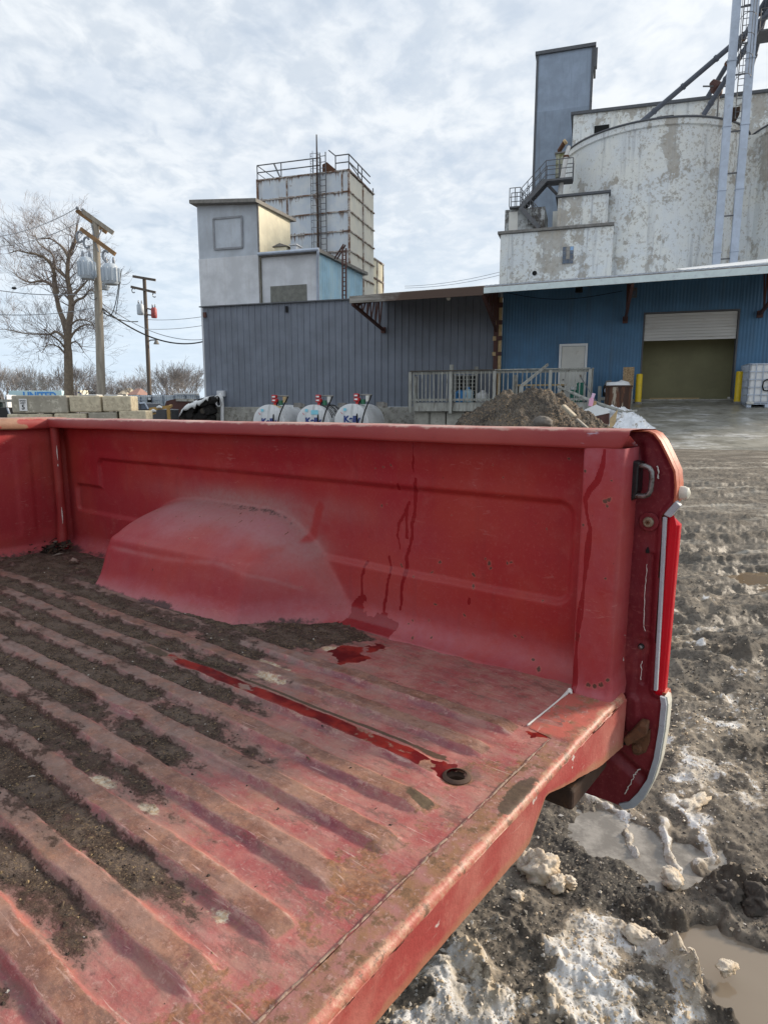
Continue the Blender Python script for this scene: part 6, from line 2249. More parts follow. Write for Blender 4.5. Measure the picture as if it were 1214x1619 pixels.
zrt = lin((k0, zdk + 1.17), (k1, zdk + 1.17))
posts = [648.5, 712, 780.5, 868, 930]
for i, px_ in enumerate(posts):
    x_ = bs(px_, DF)
    m = MB(od)
    m.box(x_ - 0.06, x_ + 0.06, DF - 0.075, DF + 0.045, zdk - (0.42 if i < 2 else 0.9), zdk + 1.16)
    m.build('post', M_wood, root, None, 0.008)
for px_, dd, top_ in ((712, DF + 0.12, 1.42), (751, -0.4, 1.45), (655, -0.4, 1.1), (812, -0.4, 1.1)):
    x_ = bs(px_, dd)
    m = MB(od)
    m.box(x_ - 0.07, x_ + 0.07, dd - 0.01 + 0.06, dd + 0.13 + 0.06, zdk, zdk + top_)
    m.build('rear_post', M_wood, root, None, 0.008)
for i in range(4):
    x0_, x1_ = bs(posts[i], DF), bs(posts[i + 1], DF)
    m = MB(od)
    m.box(x0_ + 0.001, x1_ - 0.001, DF - 0.10, DF + 0.08, zdk + 1.165, zdk + 1.205)
    m.build('handrail', M_wooddark if i < 2 else M_wood, root, None, 0.006)
    m = MB(od)
    m.box(x0_ + 0.065, x1_ - 0.065, DF + 0.0, DF + 0.04, zdk + 0.06, zdk + 0.14)
    m.build('rail_board', M_wood, root)
    m = MB(od)
    m.box(x0_ + 0.065, x1_ - 0.065, DF + 0.0, DF + 0.04, zdk + 1.06, zdk + 1.15)
    m.build('rail_board', M_wood, root)
    nbal = max(4, int(round((x1_ - x0_) / 0.165)))
    for j in range(1, nbal):
        x_ = x0_ + (x1_ - x0_) * j / nbal + random.uniform(-.015, .015)
        tl = random.uniform(-.02, .02)
        m = MB(od)
        m.bar((x_, DF - 0.02, zdk + 0.02), (x_ + tl, DF - 0.02, zdk + 1.155), 0.038)
        m.build('baluster', M_wood, root)
# end railing on the right and stair stringers
m = MB(od)
x_ = bs(933, DF)
m.box(x_ - 0.02, x_ + 0.06, DF + 0.09, -0.3, zdk + 1.165, zdk + 1.205)
for dd in np.arange(DF + 0.25, -0.3, 0.18):
    m.bar((x_ + 0.02, dd, zdk - 0.2), (x_ + 0.02, dd, zdk + 1.16), 0.04)
m.build('end_railing', M_wood, root)
m = MB(od)
a_, b_ = bw(866, 576, DF - 0.3), bw(824, 610, DF - 1.9)
m.bar((a_[0], DF - 0.3, a_[1]), (b_[0], DF - 1.9, b_[1]), 0.05, 0.09)
m.bar((a_[0], DF - 0.25, a_[1] - 1.0), (b_[0], DF - 1.9, b_[1] - 1.0), 0.05, 0.26)
m.bar((b_[0], DF - 1.9, b_[1] - 1.2), (b_[0], DF - 1.9, b_[1]), 0.10)
m.build('stair_rail', M_wood, root)
for i in range(3):
    x_ = [bs(668, DF + 0.3), bs(690, DF + 0.3), bs(720, DF + .3)][i]
    m = MB(od)
    m.box(x_ - 0.35, x_ + 0.35, DF + 0.3, DF + 0.7, GB - 0.2, zdk - 0.35)
    m.build('pier_block', M_blk2, root, None, 0.02)

# lattice rack, jugs, bin on the deck
r_, o_ = bthing('lattice_rack', 'dark wire lattice rack standing on the deck behind the balusters', 'rack', (bs(732, -1.6), -1.6, zdk))
x0_, x1_ = bs(716, -1.6), bs(751, -1.6)
m = MB(o_)
for i in range(8):
    x_ = x0_ + (x1_ - x0_) * i / 7
    m.bar((x_, -1.6, zdk), (x_, -1.6, zdk + 1.05), 0.025)
for i in range(8):
    z_ = zdk + 0.03 + 1.0 * i / 7
    m.bar((x0_, -1.58, z_), (x1_, -1.58, z_), 0.03)
m.build('lattice', M_wood, r_)
m = MB(o_)
m.box(x0_, x1_, -1.45, -1.42, zdk, zdk + 1.04)
m.build('backing', M_black, r_)


def jug(px, d, r, h, mats, label, kind):
    x_ = bs(px, d)
    r_, o_ = bthing('water_jug', label, kind, (x_, d, zdk))
    m = MB(o_)
    m.tube([(x_, d, zdk + 0.003), (x_, d, zdk + 0.03), (x_, d, zdk + h * 0.70), (x_, d, zdk + h * 0.84), (x_, d, zdk + h * 0.88)], [r * 0.92, r, r, r * 0.45, r * 0.26], 18)
    m.build('body', mats[0], r_, 50)
    m = MB(o_)
    m.tube([(x_, d, zdk + h * 0.881), (x_, d, zdk + h * 0.97), (x_, d, zdk + h)], [r * 0.34, r * 0.34, r * 0.25], 14)
    m.build('cap', mats[1], r_, 50)
    m = MB(o_)
    m.tube([(x_ - r * 0.2, d - r * 1.02, zdk + h * 0.35), (x_ - r * 0.2, d - r * 1.25, zdk + h * 0.4), (x_ - r * 0.2, d - r * 1.25, zdk + h * 0.58), (x_ - r * 0.2, d - r * 1.02, zdk + h * 0.63)], 0.012, 6)
    m.build('handle', mats[1], r_, 50)
    return r_


M_bluep = plain('blue_plastic', (0.07, 0.26, 0.55), 0.35, 0.2, 5)
M_bluepale = plain('pale_blue_plastic', (0.42, 0.55, 0.70), 0.35, 0.2, 5)
M_whitep = plain('white_plastic', (0.66, 0.66, 0.64), 0.4, 0.12, 6)
M_greenp = plain('green_plastic', (0.025, 0.17, 0.12), 0.45, 0.2, 5)
jug(727, -1.9, 0.20, 0.55, (M_bluep, M_black), 'blue plastic jug with a dark cap on the deck beside the lattice rack', 'jug')
jug(739.5, -2.0, 0.21, 0.58, (M_bluepale, M_bluep), 'pale jug with a blue cap on the deck right of the blue jug', 'jug')
jug(762, -2.0, 0.24, 0.46, (M_whitep, M_whitep), 'squat white gas bottle on the deck half hidden by the dirt pile', 'gas bottle')
r_, o_ = bthing('wheeled_bin', 'green plastic bin standing on the deck in front of the white door', 'bin', (bs(917, -1.4), -1.4, zdk))
x0_, x1_ = bs(910, -1.4), bs(922, -1.4)
m = MB(o_)
m.hexa([(x0_ + 0.05, -1.55, zdk), (x1_ - 0.05, -1.55, zdk), (x1_ - 0.05, -1.15, zdk), (x0_ + 0.05, -1.15, zdk)], [(x0_, -1.6, zdk + 0.66), (x1_, -1.6, zdk + 0.66), (x1_, -1.1, zdk + 0.66), (x0_, -1.1, zdk + 0.66)])
m.build('body', M_greenp, r_, None, 0.02)
m = MB(o_)
m.hexa([(x0_ - 0.02, -1.62, zdk + 0.663), (x1_ + 0.02, -1.62, zdk + 0.663), (x1_ + 0.02, -1.08, zdk + 0.663), (x0_ - 0.02, -1.08, zdk + 0.663)], [(x0_ + 0.03, -1.58, zdk + 0.72), (x1_ - 0.03, -1.58, zdk + 0.72), (x1_ - 0.03, -1.12, zdk + 0.72), (x0_ + 0.03, -1.12, zdk + 0.72)])
m.build('lid', M_greenp, r_, None, 0.015)
r_, o_ = bthing('bucket', 'small green bucket with a pale lid left of the green bin', 'bucket', (bs(905, -1.5), -1.5, zdk))
x_ = bs(905, -1.5)
m = MB(o_)
m.tube([(x_, -1.5, zdk), (x_, -1.5, zdk + 0.46)], [0.10, 0.125], 16)
m.build('body', M_greenp, r_, 40)
m = MB(o_)
m.tube([(x_, -1.5, zdk + 0.462), (x_, -1.5, zdk + 0.56), (x_, -1.5, zdk + 0.58)], [0.13, 0.10, 0.05], 16)
m.build('lid', M_whitep, r_, 40)
r_, o_ = bthing('sawhorse_table', 'low brown timber bench on the deck left of the white door', 'bench', (bs(850, -1.2), -1.2, zdk))
x0_, x1_ = bs(815, -1.2), bs(893, -1.2)
m = MB(o_)
m.box(x0_, x1_, -1.4, -1.0, zdk + 0.62, zdk + 0.68)
m.build('top', M_woodtan, r_)
for x_ in (x0_ + 0.1, x1_ - 0.1):
    m = MB(o_)
    m.box(x_ - 0.05, x_ + 0.05, -1.25, -1.15, zdk, zdk + 0.617)
    m.build('leg', M_wooddark, r_)


# ---- fuel tanks
def text_mesh(txt, size, mat, name, parent, loc, rot, ext=0.002, bold=0.0, sx_=1.0):
    cu = bpy.data.curves.new(name, 'FONT')
    cu.body = txt
    cu.size = size
    cu.extrude = ext
    cu.offset = bold
    cu.align_x = 'CENTER'
    cu.align_y = 'CENTER'
    to = bpy.data.objects.new(name, cu)
    scene.collection.objects.link(to)
    dg = bpy.context.evaluated_depsgraph_get()
    me = bpy.data.meshes.new_from_object(to.evaluated_get(dg))
    bpy.data.objects.remove(to)
    me.materials.clear()
    me.materials.append(mat)
    o = link(bpy.data.objects.new(name, me))
    o.parent = parent
    o.location = loc
    o.rotation_euler = rot
    o.scale = (sx_, 1, 1)
    return o


n = newmat('stained_white_tank_paint')
f1 = n.noise(2.2, 6, 0.7)
c = n.mix(n.step(f1, 0.35, 0.7), (0.60, 0.61, 0.62, 1), (0.72, 0.73, 0.73, 1))
c = n.mix(n.m('MULTIPLY', n.step(n.noise(1, 5, 0.65, sc=(9, 3, 0.8)), 0.52, 0.7), 0.55), c, (0.25, 0.25, 0.25, 1))
M_tank = fin(n, c, 0.42)
M_rednz = plain('red_pump_paint', (0.42, 0.02, 0.022), 0.4, 0.25, 9)
M_textblue = plain('dark_blue_lettering', (0.014, 0.035, 0.17), 0.5, 0.1, 9)
M_cyan = plain('pale_blue_sticker', (0.20, 0.50, 0.78), 0.5, 0.1, 9)
M_yel = plain('yellow_stain', (0.55, 0.42, 0.20), 0.6, 0.2, 5)
TR = 0.66
M_dial = plain('dial_face', (0.70, 0.68, 0.66), 0.4, 0.1, 20)
M_meter = [plain('green_meter', (0.03, 0.13, 0.07), 0.5, 0.2, 10), M_doorw]
tk = [(433, 639.5, 'leftmost white horizontal fuel tank, yellow stained, with a tan filter on its pump', 'y'),
      (503, 639.5, 'middle white horizontal fuel tank with dark streaks down its flank', 's'),
      (564, 638, 'rightmost white horizontal fuel tank with its blue lettering in full view', 'k')]
first = None
for ti, (px_, ptop, lab, kd) in enumerate(tk):
    dF = -4.8
    xc, ztop_t = bw(px_ - 9, ptop, dF)
    zc_ = ztop_t - TR
    r_, o_ = bthing('fuel_tank', lab, 'fuel tank', (xc, dF + 0.9, GB), 'white fuel tanks in front of the grey warehouse')
    m = MB(o_)
    Lk = 1.9
    pr = [(0.02, -0.10), (0.35, -0.085), (0.60, -0.03), (0.655, 0.0), (TR, 0.03), (TR, Lk - 0.03), (0.655, Lk), (0.60, Lk + 0.03), (0.35, Lk + .08), (0.02, Lk + 0.1)]
    vs, fs = [], []
    ns = 48
    for (rr2, y_) in pr:
        for a in range(ns):
            an = 2 * math.pi * a / ns
            vs.append((xc + rr2 * math.cos(an), dF + y_, zc_ + rr2 * math.sin(an)))
    for i in range(len(pr) - 1):
        for a in range(ns):
            b2 = (a + 1) % ns
            fs.append((i * ns + a, i * ns + b2, (i + 1) * ns + b2, (i + 1) * ns + a))
    m.add(vs, fs)
    m.build('shell', M_tank, r_, 40)
    m = MB(o_)
    for y_ in (0.35, Lk - 0.35):
        m.box(xc - 0.5, xc + 0.5, dF + y_ - 0.05, dF + y_ + 0.05, GB, zc_ - 0.45)
    m.build('cradle', M_railst, r_)
    if kd == 'y':
        m = MB(o_)
        vs, fs = [], []
        for i in range(12):
            an = math.pi * (0.30 + 0.20 * i / 11)
            for y_ in (0.12, 0.30 + 0.1 * math.sin(i)):
                vs.append((xc + (TR + 0.003) * math.cos(an), dF + y_, zc_ + (TR + 0.003) * math.sin(an)))
        for i in range(11):
            fs.append((2 * i, 2 * i + 1, 2 * i + 3, 2 * i + 2))
        m.add(vs, fs)
        m.build('yellow_stain', M_yel, r_)
    if kd == 's':
        for k_ in range(9):
            y_ = 0.35 + k_ * 0.17
            pts = [(xc + (TR + 0.004) * math.cos(an), dF + y_ + random.uniform(-.02, .02), zc_ + (TR + 0.004) * math.sin(an)) for an in np.linspace(1.4, random.uniform(-0.2, 0.5), 10)]
            m = MB(o_)
            m.tube(pts, [random.uniform(0.01, 0.03) for _ in pts], 5)
            m.build('dark_streak', M_black, r_)
    text_mesh('Kelly', 0.31, M_textblue, 'lettering', r_, (0.06, dF - 0.105 - o_[1], zc_ + {'y': 0.02, 's': 0.06, 'k': 0.10}[kd] - o_[2]), (math.pi / 2, 0, 0), 0.006, 0.012)
    m = MB(o_)
    m.bar((xc - 0.36, dF - 0.10, zc_ + 0.36), (xc - 0.30, dF - 0.10, zc_ + 0.29), 0.03, 0.01)
    m.build('lettering_accent', M_rednz, r_)
    m = MB(o_)
    m.box(xc - 0.26, xc - 0.15, dF - 0.108, dF - 0.098, zc_ + 0.40, zc_ + 0.50)
    if kd == 's':
        m.box(xc - 0.02, xc + 0.26, dF - 0.108, dF - 0.098, zc_ + 0.30, zc_ + 0.46)
    m.build('sticker', M_cyan, r_)
    # pump gear on top: red double dial housing, meter, riser, hoses
    zt2 = zc_ + TR
    xp = xc + 0.10
    m = MB(o_)
    m.box(xp - 0.12, xp + 0.10, dF + 0.30, dF + 0.50, zt2 + 0.081, zt2 + 0.223)
    m.box(xp - 0.12, xp + 0.06, dF + 0.30, dF + 0.50, zt2 + 0.232, zt2 + 0.366)
    m.box(xp - 0.06, xp + 0.06, dF + 0.34, dF + 0.46, zt2 - 0.05, zt2 + 0.081)
    pm = m.build('pump_housing', M_rednz, r_, None, 0.03)
    m = MB(o_)
    m.box(xp - 0.08, xp + 0.04, dF + 0.285, dF + 0.298, zt2 + 0.268, zt2 + 0.321)
    m.box(xp - 0.08, xp + 0.04, dF + 0.285, dF + 0.298, zt2 + 0.134, zt2 + 0.187)
    m.build('dial', M_dial, pm)
    m = MB(o_)
    m.tube([(xp + 0.20, dF + 0.45, zt2 - 0.02), (xp + 0.20, dF + 0.45, zt2 + 0.156)], 0.09, 12)
    m.build('meter', M_meter[0], r_, 40)
    m = MB(o_)
    xf = xp + 0.40
    m.tube([(xf, dF + 0.4, zt2 + 0.081), (xf, dF + 0.4, zt2 + 0.294)], 0.075, 14)
    m.build('filter', M_woodtan if kd == 'y' else M_doorw, r_, 40)
    m = MB(o_)
    m.tube([(xp + 0.1, dF + 0.4, zt2 + 0.321), (xf, dF + 0.4, zt2 + 0.321), (xf + 0.16, dF + 0.4, zt2 + 0.312)], 0.03, 8)
    m.build('fuel_line', M_trim, r_, 40)
    m = MB(o_)
    m.tube([(xf + 0.4, dF + 0.7, zt2 - 0.1), (xf + 0.4, dF + 0.7, zt2 + 0.067)], [0.18, 0.16], 12)
    m.build('filler_neck', M_trim, r_, 40)
    m = MB(o_)
    m.tube([(xf + 0.5, dF + 0.9, zt2 - 0.14), (xf + 0.5, dF + 0.9, zt2 + 0.036)], 0.09, 12)
    m.build('vent_cap', M_trim, r_, 40)
    for (hx0, hz0, hx1, hz1) in ((xf + 0.14, zt2 + 0.304, xf - 0.10, zc_ - 0.35), (xp + 0.1, zt2 + 0.089, xp + 0.22, zc_ - 0.3)):
        m = MB(o_)
        pts = []
        for i in range(12):
            t_ = i / 11
            pts.append((hx0 + (hx1 - hx0) * t_, dF + 0.4 - 0.55 * math.sin(min(1, t_ * 1.6) * math.pi / 2), hz0 + (hz1 - hz0) * t_ ** 0.9))
        m.tube(pts, 0.026, 8)
        m.build('hose', M_black, r_, 60)

# ---- hose coil on the wall of the grey warehouse
r_, o_ = bthing('coiled_hose', 'white coiled hose and pipe hung on the left end of the grey warehouse', 'hose', (bs(347, -0.3), -0.3, GB))
a_ = bw(347, 632, -0.3)
m = MB(o_)
pts = []
for i in range(70):
    an = i * 0.38
    pts.append((a_[0] + (0.17 + 0.05 * math.sin(i * 0.7)) * math.cos(an), -0.3 - 0.002 * i, a_[1] - 0.05 + 0.26 * math.sin(an)))
m.tube(pts, 0.028, 6)
m.build('coil', M_whitep, r_, 60)
m = MB(o_)
m.tube([(a_[0] + 0.05, -0.25, GB + 0.1), (a_[0] + 0.1, -0.25, a_[1] - 0.2), (a_[0] + 0.02, -0.2, a_[1] + 0.3)], 0.09, 8)
m.build('pipe', M_whitep, r_, 60)
m = MB(o_)
m.box(a_[0] - 0.18, a_[0] + 0.2, -0.24, -0.04, a_[1] + 0.15, a_[1] + 0.42)
m.build('bracket', M_greysheet2, r_, None, 0.02)

# ---- ramp up to the roller door
RT = -8.4
ztoe = 0.31
rs0, rs1 = bs(948, -4), bs(1500, -4)
_pt = ong(1140, 712, ztoe)
_lt = BMI @ _pt
RT = _lt.y
nS, nD = 150, 110
Sg_, Dg_ = np.meshgrid(np.linspace(rs0, rs1, nS), np.linspace(RT, 0.02, nD), indexing='ij')
tt_ = (Dg_ - RT) / (0 - RT)
Zr_ = ztoe + (dzb - 0.03 - ztoe) * (tt_ ** 1.12) + 0.02 * fbm(Sg_ * 0.6, Dg_ * 0.6, 4, 0.5, 88)
side = ss(Sg_ - rs0 - 0.5 * perlin(Dg_ * 0.7, Dg_ * 0, 4), 0.0, 1.1)
Zr_ = ztoe + (Zr_ - ztoe) * 1.0 - (1 - side) * (0.25 + 0.3 * tt_)
n = newmat('wet_stained_concrete_ramp')
f1 = n.noise(0.7, 6, 0.65)
f2 = n.noise(1, 6, 0.7, sc=(1.0, 2.2, 1), loc=(4, 1, 1))
c = n.mix(n.step(f1, 0.35, 0.65), (0.21, 0.20, 0.165, 1), (0.33, 0.32, 0.28, 1))
c = n.mix(n.m('MULTIPLY', n.step(f2, 0.50, 0.66), 0.85), c, (0.58, 0.58, 0.57, 1))
c = n.mix(n.m('MULTIPLY', n.step(n.noise(2.5, 6, 0.7, loc=(1, 8, 2)), 0.5, 0.65), 0.5), c, (0.11, 0.10, 0.088, 1))
wetr = n.step(n.noise(0.8, 5, 0.6, loc=(7, 3, 5)), 0.42, 0.6)
M_ramp = fin(n, c, n.lerp(wetr, 0.32, 0.8), n.bump(n.noise(8, 6, 0.7), 0.012, 0.5))
ramp = gridmesh('ramp', Sg_, Dg_, Zr_, M_ramp)
ramp.location = BO
ramp.rotation_euler = (0, 0, BRZ)
tag(ramp, 'wet stained concrete ramp rising to the roller door', None, kind='structure')


def rampz(s, d):
    t_ = min(max((d - RT) / (0 - RT), 0), 1)
    return ztoe + (dzb - 0.03 - ztoe) * t_ ** 1.12


# bollards, white post
for (px_, ptop, pbot, lab) in ((1009.5, 591, 629, 'yellow steel bollard left of the roller door opening'), (1167, 587, 627, 'yellow steel bollard right of the roller door opening')):
    d_ = -0.7
    x_ = bs(px_, d_, 615)
    zt_ = bz(px_, ptop, d_)
    zb_ = rampz(x_, d_) - 0.05
    r_, o_ = bthing('bollard', lab, 'bollard', (x_, d_, zb_), 'yellow bollards at the roller door')
    m = MB(o_)
    m.tube([(x_, d_, zb_), (x_, d_, zt_ - 0.03), (x_, d_, zt_)], [0.115, 0.115, 0.095], 20)
    m.build('post', plain('yellow_paint', (0.62, 0.42, 0.012), 0.45, 0.2, 6, col2=(0.45, 0.30, 0.03), thr=(0.62, 0.7)), r_, 40)
    m = MB(o_)
    m.tube([(x_, d_, zb_), (x_, d_, zb_ + 0.09)], 0.16, 16)
    m.build('base_plate', M_trim, r_, 40)
r_, o_ = bthing('white_pipe', 'thin white guide pipe standing in the roller door opening beside the bollard', 'pipe', (bs(1160, 0.3), 0.3, dzb - 0.02))
m = MB(o_)
a_ = bw(1161, 588, 0.3)
m.tube([(a_[0], 0.3, dzb - 0.02), (a_[0], 0.3, a_[1])], 0.05, 10)
m.build('pipe', M_doorw, r_, 40)
m = MB(o_)
m.box(a_[0] - 0.15, a_[0] + 0.1, 0.2, 0.4, dzb - 0.02, dzb + 0.06)
m.build('foot', M_doorw, r_)


# ---- caged liquid totes
def tote(cx, cy, z0, rz, label, group=None, wdt=1.1, hgt=1.15, graffiti=False, tint=(0.62, 0.66, 0.67)):
    r_ = thing('liquid_tote', label, 'liquid tote', (cx, cy, z0), rz, group)
    h = wdt / 2
    mt = plain('milky_tank', tint, 0.4, 0.12, 3)
    m = MB()
    m.box(-h + 0.04, h - 0.04, -h + 0.04, h - 0.04, 0.16, hgt - 0.03)
    m.build('bottle', mt, r_, None, 0.07, 4)
    m = MB()
    for z_ in np.linspace(0.17, hgt - 0.02, 6):
        for (a_, b_) in (((-h, -h), (h, -h)), ((h, -h), (h, h)), ((h, h), (-h, h)), ((-h, h), (-h, -h))):
            m.bar((a_[0], a_[1], z_), (b_[0], b_[1], z_), 0.028)
    for t_ in np.linspace(-h, h, 7):
        for (a_, b_) in (((t_, -h), None), ((t_, h), None), ((-h, t_), None), ((h, t_), None)):
            m.bar((a_[0], a_[1], 0.14), (a_[0], a_[1], hgt), 0.026)
    m.build('cage', M_ductgal, r_)
    m = MB()
    for x_ in (-h + 0.08, 0, h - 0.08):
        m.box(x_ - 0.07, x_ + 0.07, -h, h, 0.0, 0.10)
    m.box(-h, h, -h, h, 0.103, 0.135)
    m.build('pallet', M_ductgal, r_)
    m = MB()
    m.tube([(0.15, 0, hgt - 0.031), (0.15, 0, hgt + 0.02)], 0.11, 14)
    m.build('lid', M_black, r_, 40)
    if graffiti:
        m = MB()
        y_ = -h - 0.02
        g_ = [(0.08, 0.86), (0.02, 0.93), (-0.10, 0.94), (-0.19, 0.86), (-0.20, 0.70), (-0.15, 0.58), (-0.05, 0.56), (0.05, 0.62), (0.07, 0.72), (-0.03, 0.72)]
        m.tube([(x_, y_, z_) for x_, z_ in g_], 0.022, 6)
        m.build('painted_letter', M_black, r_, 60)
        m = MB()
        m.tube([(-h + 0.02, -h - 0.03, 0.16), (-h + 0.1, -h - 0.12, 0.16), (-h + 0.18, -h - 0.03, 0.16)], 0.05, 8)
        m.build('valve', M_doorw, r_, 40)
    return r_


px_, d_ = 1203, -1.6
q_ = bw(1213, 600, d_)
zz_ = rampz(q_[0], d_)
hh_ = bz(1203, 574, d_) - zz_
pw = BM @ Vector((q_[0] + 0.06, d_ + 0.6, zz_))
tote(pw.x, pw.y, zz_, BRZ, 'milky caged liquid tote with a dark spray painted letter beside the right bollard', None, 1.28, hh_, True)

# ---- rusty cut tank with snow on its lid
d_ = -2.6
s0_, s1_ = bs(955, d_), bs(997, d_)
xc = (s0_ + s1_) / 2
rb_ = (s1_ - s0_) / 2
zb_ = bz(975, 645, d_)
zt_ = bz(975, 610, d_)
r_, o_ = bthing('rusty_drum', 'wide rust streaked drum capped with snow beside the ramp', 'drum', (xc, d_, zb_ - 0.1))
n = newmat('rust_streaked_drum')
f1 = n.noise(1, 6, 0.7, sc=(4.5, 4.5, 0.7))
c = n.mix(n.step(f1, 0.40, 0.47), (0.40, 0.34, 0.26, 1), (0.12, 0.05, 0.026, 1))
c = n.mix(n.m('MULTIPLY', n.step(n.noise(1, 5, 0.6, sc=(7, 7, 0.9), loc=(3, 3, 1)), 0.48, 0.56), 0.9), c, (0.045, 0.022, 0.015, 1))
M_drum = fin(n, c, 0.8, n.bump(f1, 0.01, 0.5))
m = MB(o_)
m.tube([(xc, d_, zb_ - 0.1), (xc, d_, zt_ - 0.04), (xc, d_, zt_)], [rb_ * 0.97, rb_, rb_], 40)
m.build('body', M_drum, r_, 40)
m = MB(o_)
for z_ in (zt_ - 0.02,):
    m.tube([(xc, d_, z_ - 0.02), (xc, d_, z_ + 0.03)], rb_ + 0.03, 40)
m.build('rim', M_rustdark, r_, 40)
m = MB(o_)
m.tube([(xc, d_, zt_ + 0.011), (xc, d_, zt_ + 0.06), (xc + 0.02, d_, zt_ + 0.13), (xc, d_, zt_ + 0.16)], [rb_ * 0.96, rb_ * 0.93, rb_ * 0.7, rb_ * 0.2], 32)
so = m.build('snow_cap', M_snow, r_, 80)

# OSB board on a stand behind it
d_ = -1.0
a_, b_ = bw(983.5, 614, d_), bw(1003, 580, d_)
r_, o_ = bthing('chipboard_panel', 'tan chipboard panel standing upright between the drum and the left bollard', 'board', ((a_[0] + b_[0]) / 2, d_, rampz(a_[0], d_)))
m = MB(o_)
m.box(a_[0], b_[0], d_, d_ + 0.02, a_[1], b_[1])
n = newmat('chipboard')
vv_ = n.vor(26, out='Color', sc=(1, 1, 1))
c = n.mix(n.sep(vv_)[0], (0.24, 0.15, 0.075, 1), (0.50, 0.36, 0.21, 1))
m.build('board', fin(n, c, 0.8), r_)
m = MB(o_)
for x_ in (a_[0] + 0.1, b_[0] - 0.05):
    m.box(x_ - 0.05, x_ + 0.05, d_ + 0.022, d_ + 0.10, rampz(x_, d_) - 0.1, b_[1] - 0.25)
m.box(a_[0], b_[0], d_ + 0.022, d_ + 0.3, a_[1] - 0.1, a_[1] - 0.04)
m.build('stand', M_wood, r_)
# black box with pipework left of the drum
d_ = -1.3
a_, b_ = bw(944, 642, d_), bw(962, 608, d_)
r_, o_ = bthing('motor_cabinet', 'dark motor and junk on a timber crate left of the rusty drum', 'machine', ((a_[0] + b_[0]) / 2, d_, a_[1] - 0.2))
m = MB(o_)
m.box(a_[0] + 0.18, b_[0], d_ + 0.1, d_ + 0.7, a_[1] + 0.35, b_[1])
m.build('motor', M_blackp, r_, None, 0.06, 3)
m = MB(o_)
m.tube([(a_[0] + 0.35, d_ + 0.09, b_[1] - 0.2), (a_[0] + 0.35, d_ - 0.02, b_[1] - 0.2)], 0.13, 16)
m.build('motor_end', M_ductgal, r_, 40)
m = MB(o_)
m.box(a_[0], a_[0] + 0.12, d_, d_ + 0.6, a_[1] - 0.2, b_[1] - 0.05)
m.box(a_[0] + 0.122, b_[0], d_, d_ + 0.7, a_[1] + 0.22, a_[1] + 0.33)
m.box(b_[0] - 0.12, b_[0], d_ + 0.1, d_ + 0.6, a_[1] - 0.2, a_[1] + 0.218)
m.build('crate', M_wood, r_)
m = MB(o_)
m.tube([(b_[0] - 0.1, d_ + 0.3, b_[1]), (b_[0] - 0.05, d_ + 0.3, b_[1] + 0.12), (b_[0] + 0.1, d_ + 0.3, b_[1] + 0.12)], 0.05, 8)
m.build('pipe', M_trim, r_, 40)

# snow covered board, brown box, plank, pink bottle in front
d_ = -5.2
a_ = bw(940, 652, d_)
r_, o_ = bthing('steel_hopper', 'low brown steel hopper with a thick board of snow on top beside the dirt pile', 'hopper', (a_[0], d_, 0.4))
x0_, x1_ = bs(920, d_), bs(964, d_)
zt_ = bz(940, 652, d_)
m = MB(o_)
m.hexa([(x0_ + 0.35, d_, 0.5), (x1_, d_, 0.5), (x1_, d_ + 0.7, 0.5), (x0_ + 0.35, d_ + 0.7, 0.5)], [(x0_ + 0.2, d_, zt_ - 0.08), (x1_, d_, zt_ - 0.02), (x1_, d_ + 0.7, zt_ - 0.02), (x0_ + 0.2, d_ + 0.7, zt_ - 0.08)])
m.build('body', M_steelbrown, r_, None, 0.01)
m = MB(o_)
pl = [(x0_ - 0.1, zt_ - 0.12), (x0_ + 0.3, zt_ - 0.14), (x1_, zt_ - 0.015), (x1_ - 0.05, zt_ + 0.1), (x1_ - 0.4, zt_ + 0.24), (x0_ + 0.45, zt_ + 0.26), (x0_ + 0.1, zt_ + 0.10)]
m.prism(pl, 'y', d_ - 0.03, d_ + 0.75)
m.build('snow_cap', M_snow, r_, None, 0.05, 3)
d_ = -5.6
a_, b_ = bw(964, 668, d_), bw(976, 654, d_)
r_, o_ = bthing('timber_offcut', 'brown timber offcut leaning in the snow beside the steel hopper', 'timber', ((a_[0] + b_[0]) / 2, d_, a_[1]))
m = MB(o_)
m.hexa([(a_[0], d_, a_[1] - 0.3), (b_[0] - 0.05, d_, a_[1] - 0.1), (b_[0] - 0.05, d_ + 0.3, a_[1] - 0.1), (a_[0], d_ + 0.3, a_[1] - 0.3)], [(a_[0], d_, a_[1] + 0.12), (b_[0], d_, b_[1] + 0.12), (b_[0], d_ + 0.3, b_[1] + 0.12), (a_[0], d_ + 0.3, a_[1] + 0.12)])
m.build('block', M_woodtan, r_)
d_ = -5.0
r_, o_ = bthing('long_pole', 'long grey pole leaning from the deck down into the snow', 'pole', (bs(1000, d_), d_, bz(1000, 651, d_)))
m = MB(o_)
P_ = [(*bw(882, 611, -2.7), -2.7), (*bw(935, 634, -4.2), -4.2), (*bw(985, 651, d_), d_)]
m.tube([(p_[0], p_[2], p_[1]) for p_ in P_], [0.05, 0.055, 0.05], 8)
m.build('shaft', M_wood, r_, 50)
m = MB(o_)
a_, b_ = bw(985, 651, d_), bw(1007, 649, d_)
m.tube([(a_[0], d_, a_[1]), (b_[0], d_, b_[1])], 0.03, 6)
a2, b2 = bw(918, 596, -3.4), bw(952, 650, d_)
m.build('tip', M_wood, r_, 50)
r_, o_ = bthing('thin_rod', 'thin dark rod crossing the long pole in front of the deck end', 'rod', (b2[0], d_, b2[1]))
m = MB(o_)
m.tube([(a2[0], -3.4, a2[1]), (b2[0], d_, b2[1])], 0.018, 6)
m.build('shaft', M_railst, r_, 50)
m = MB(o_)
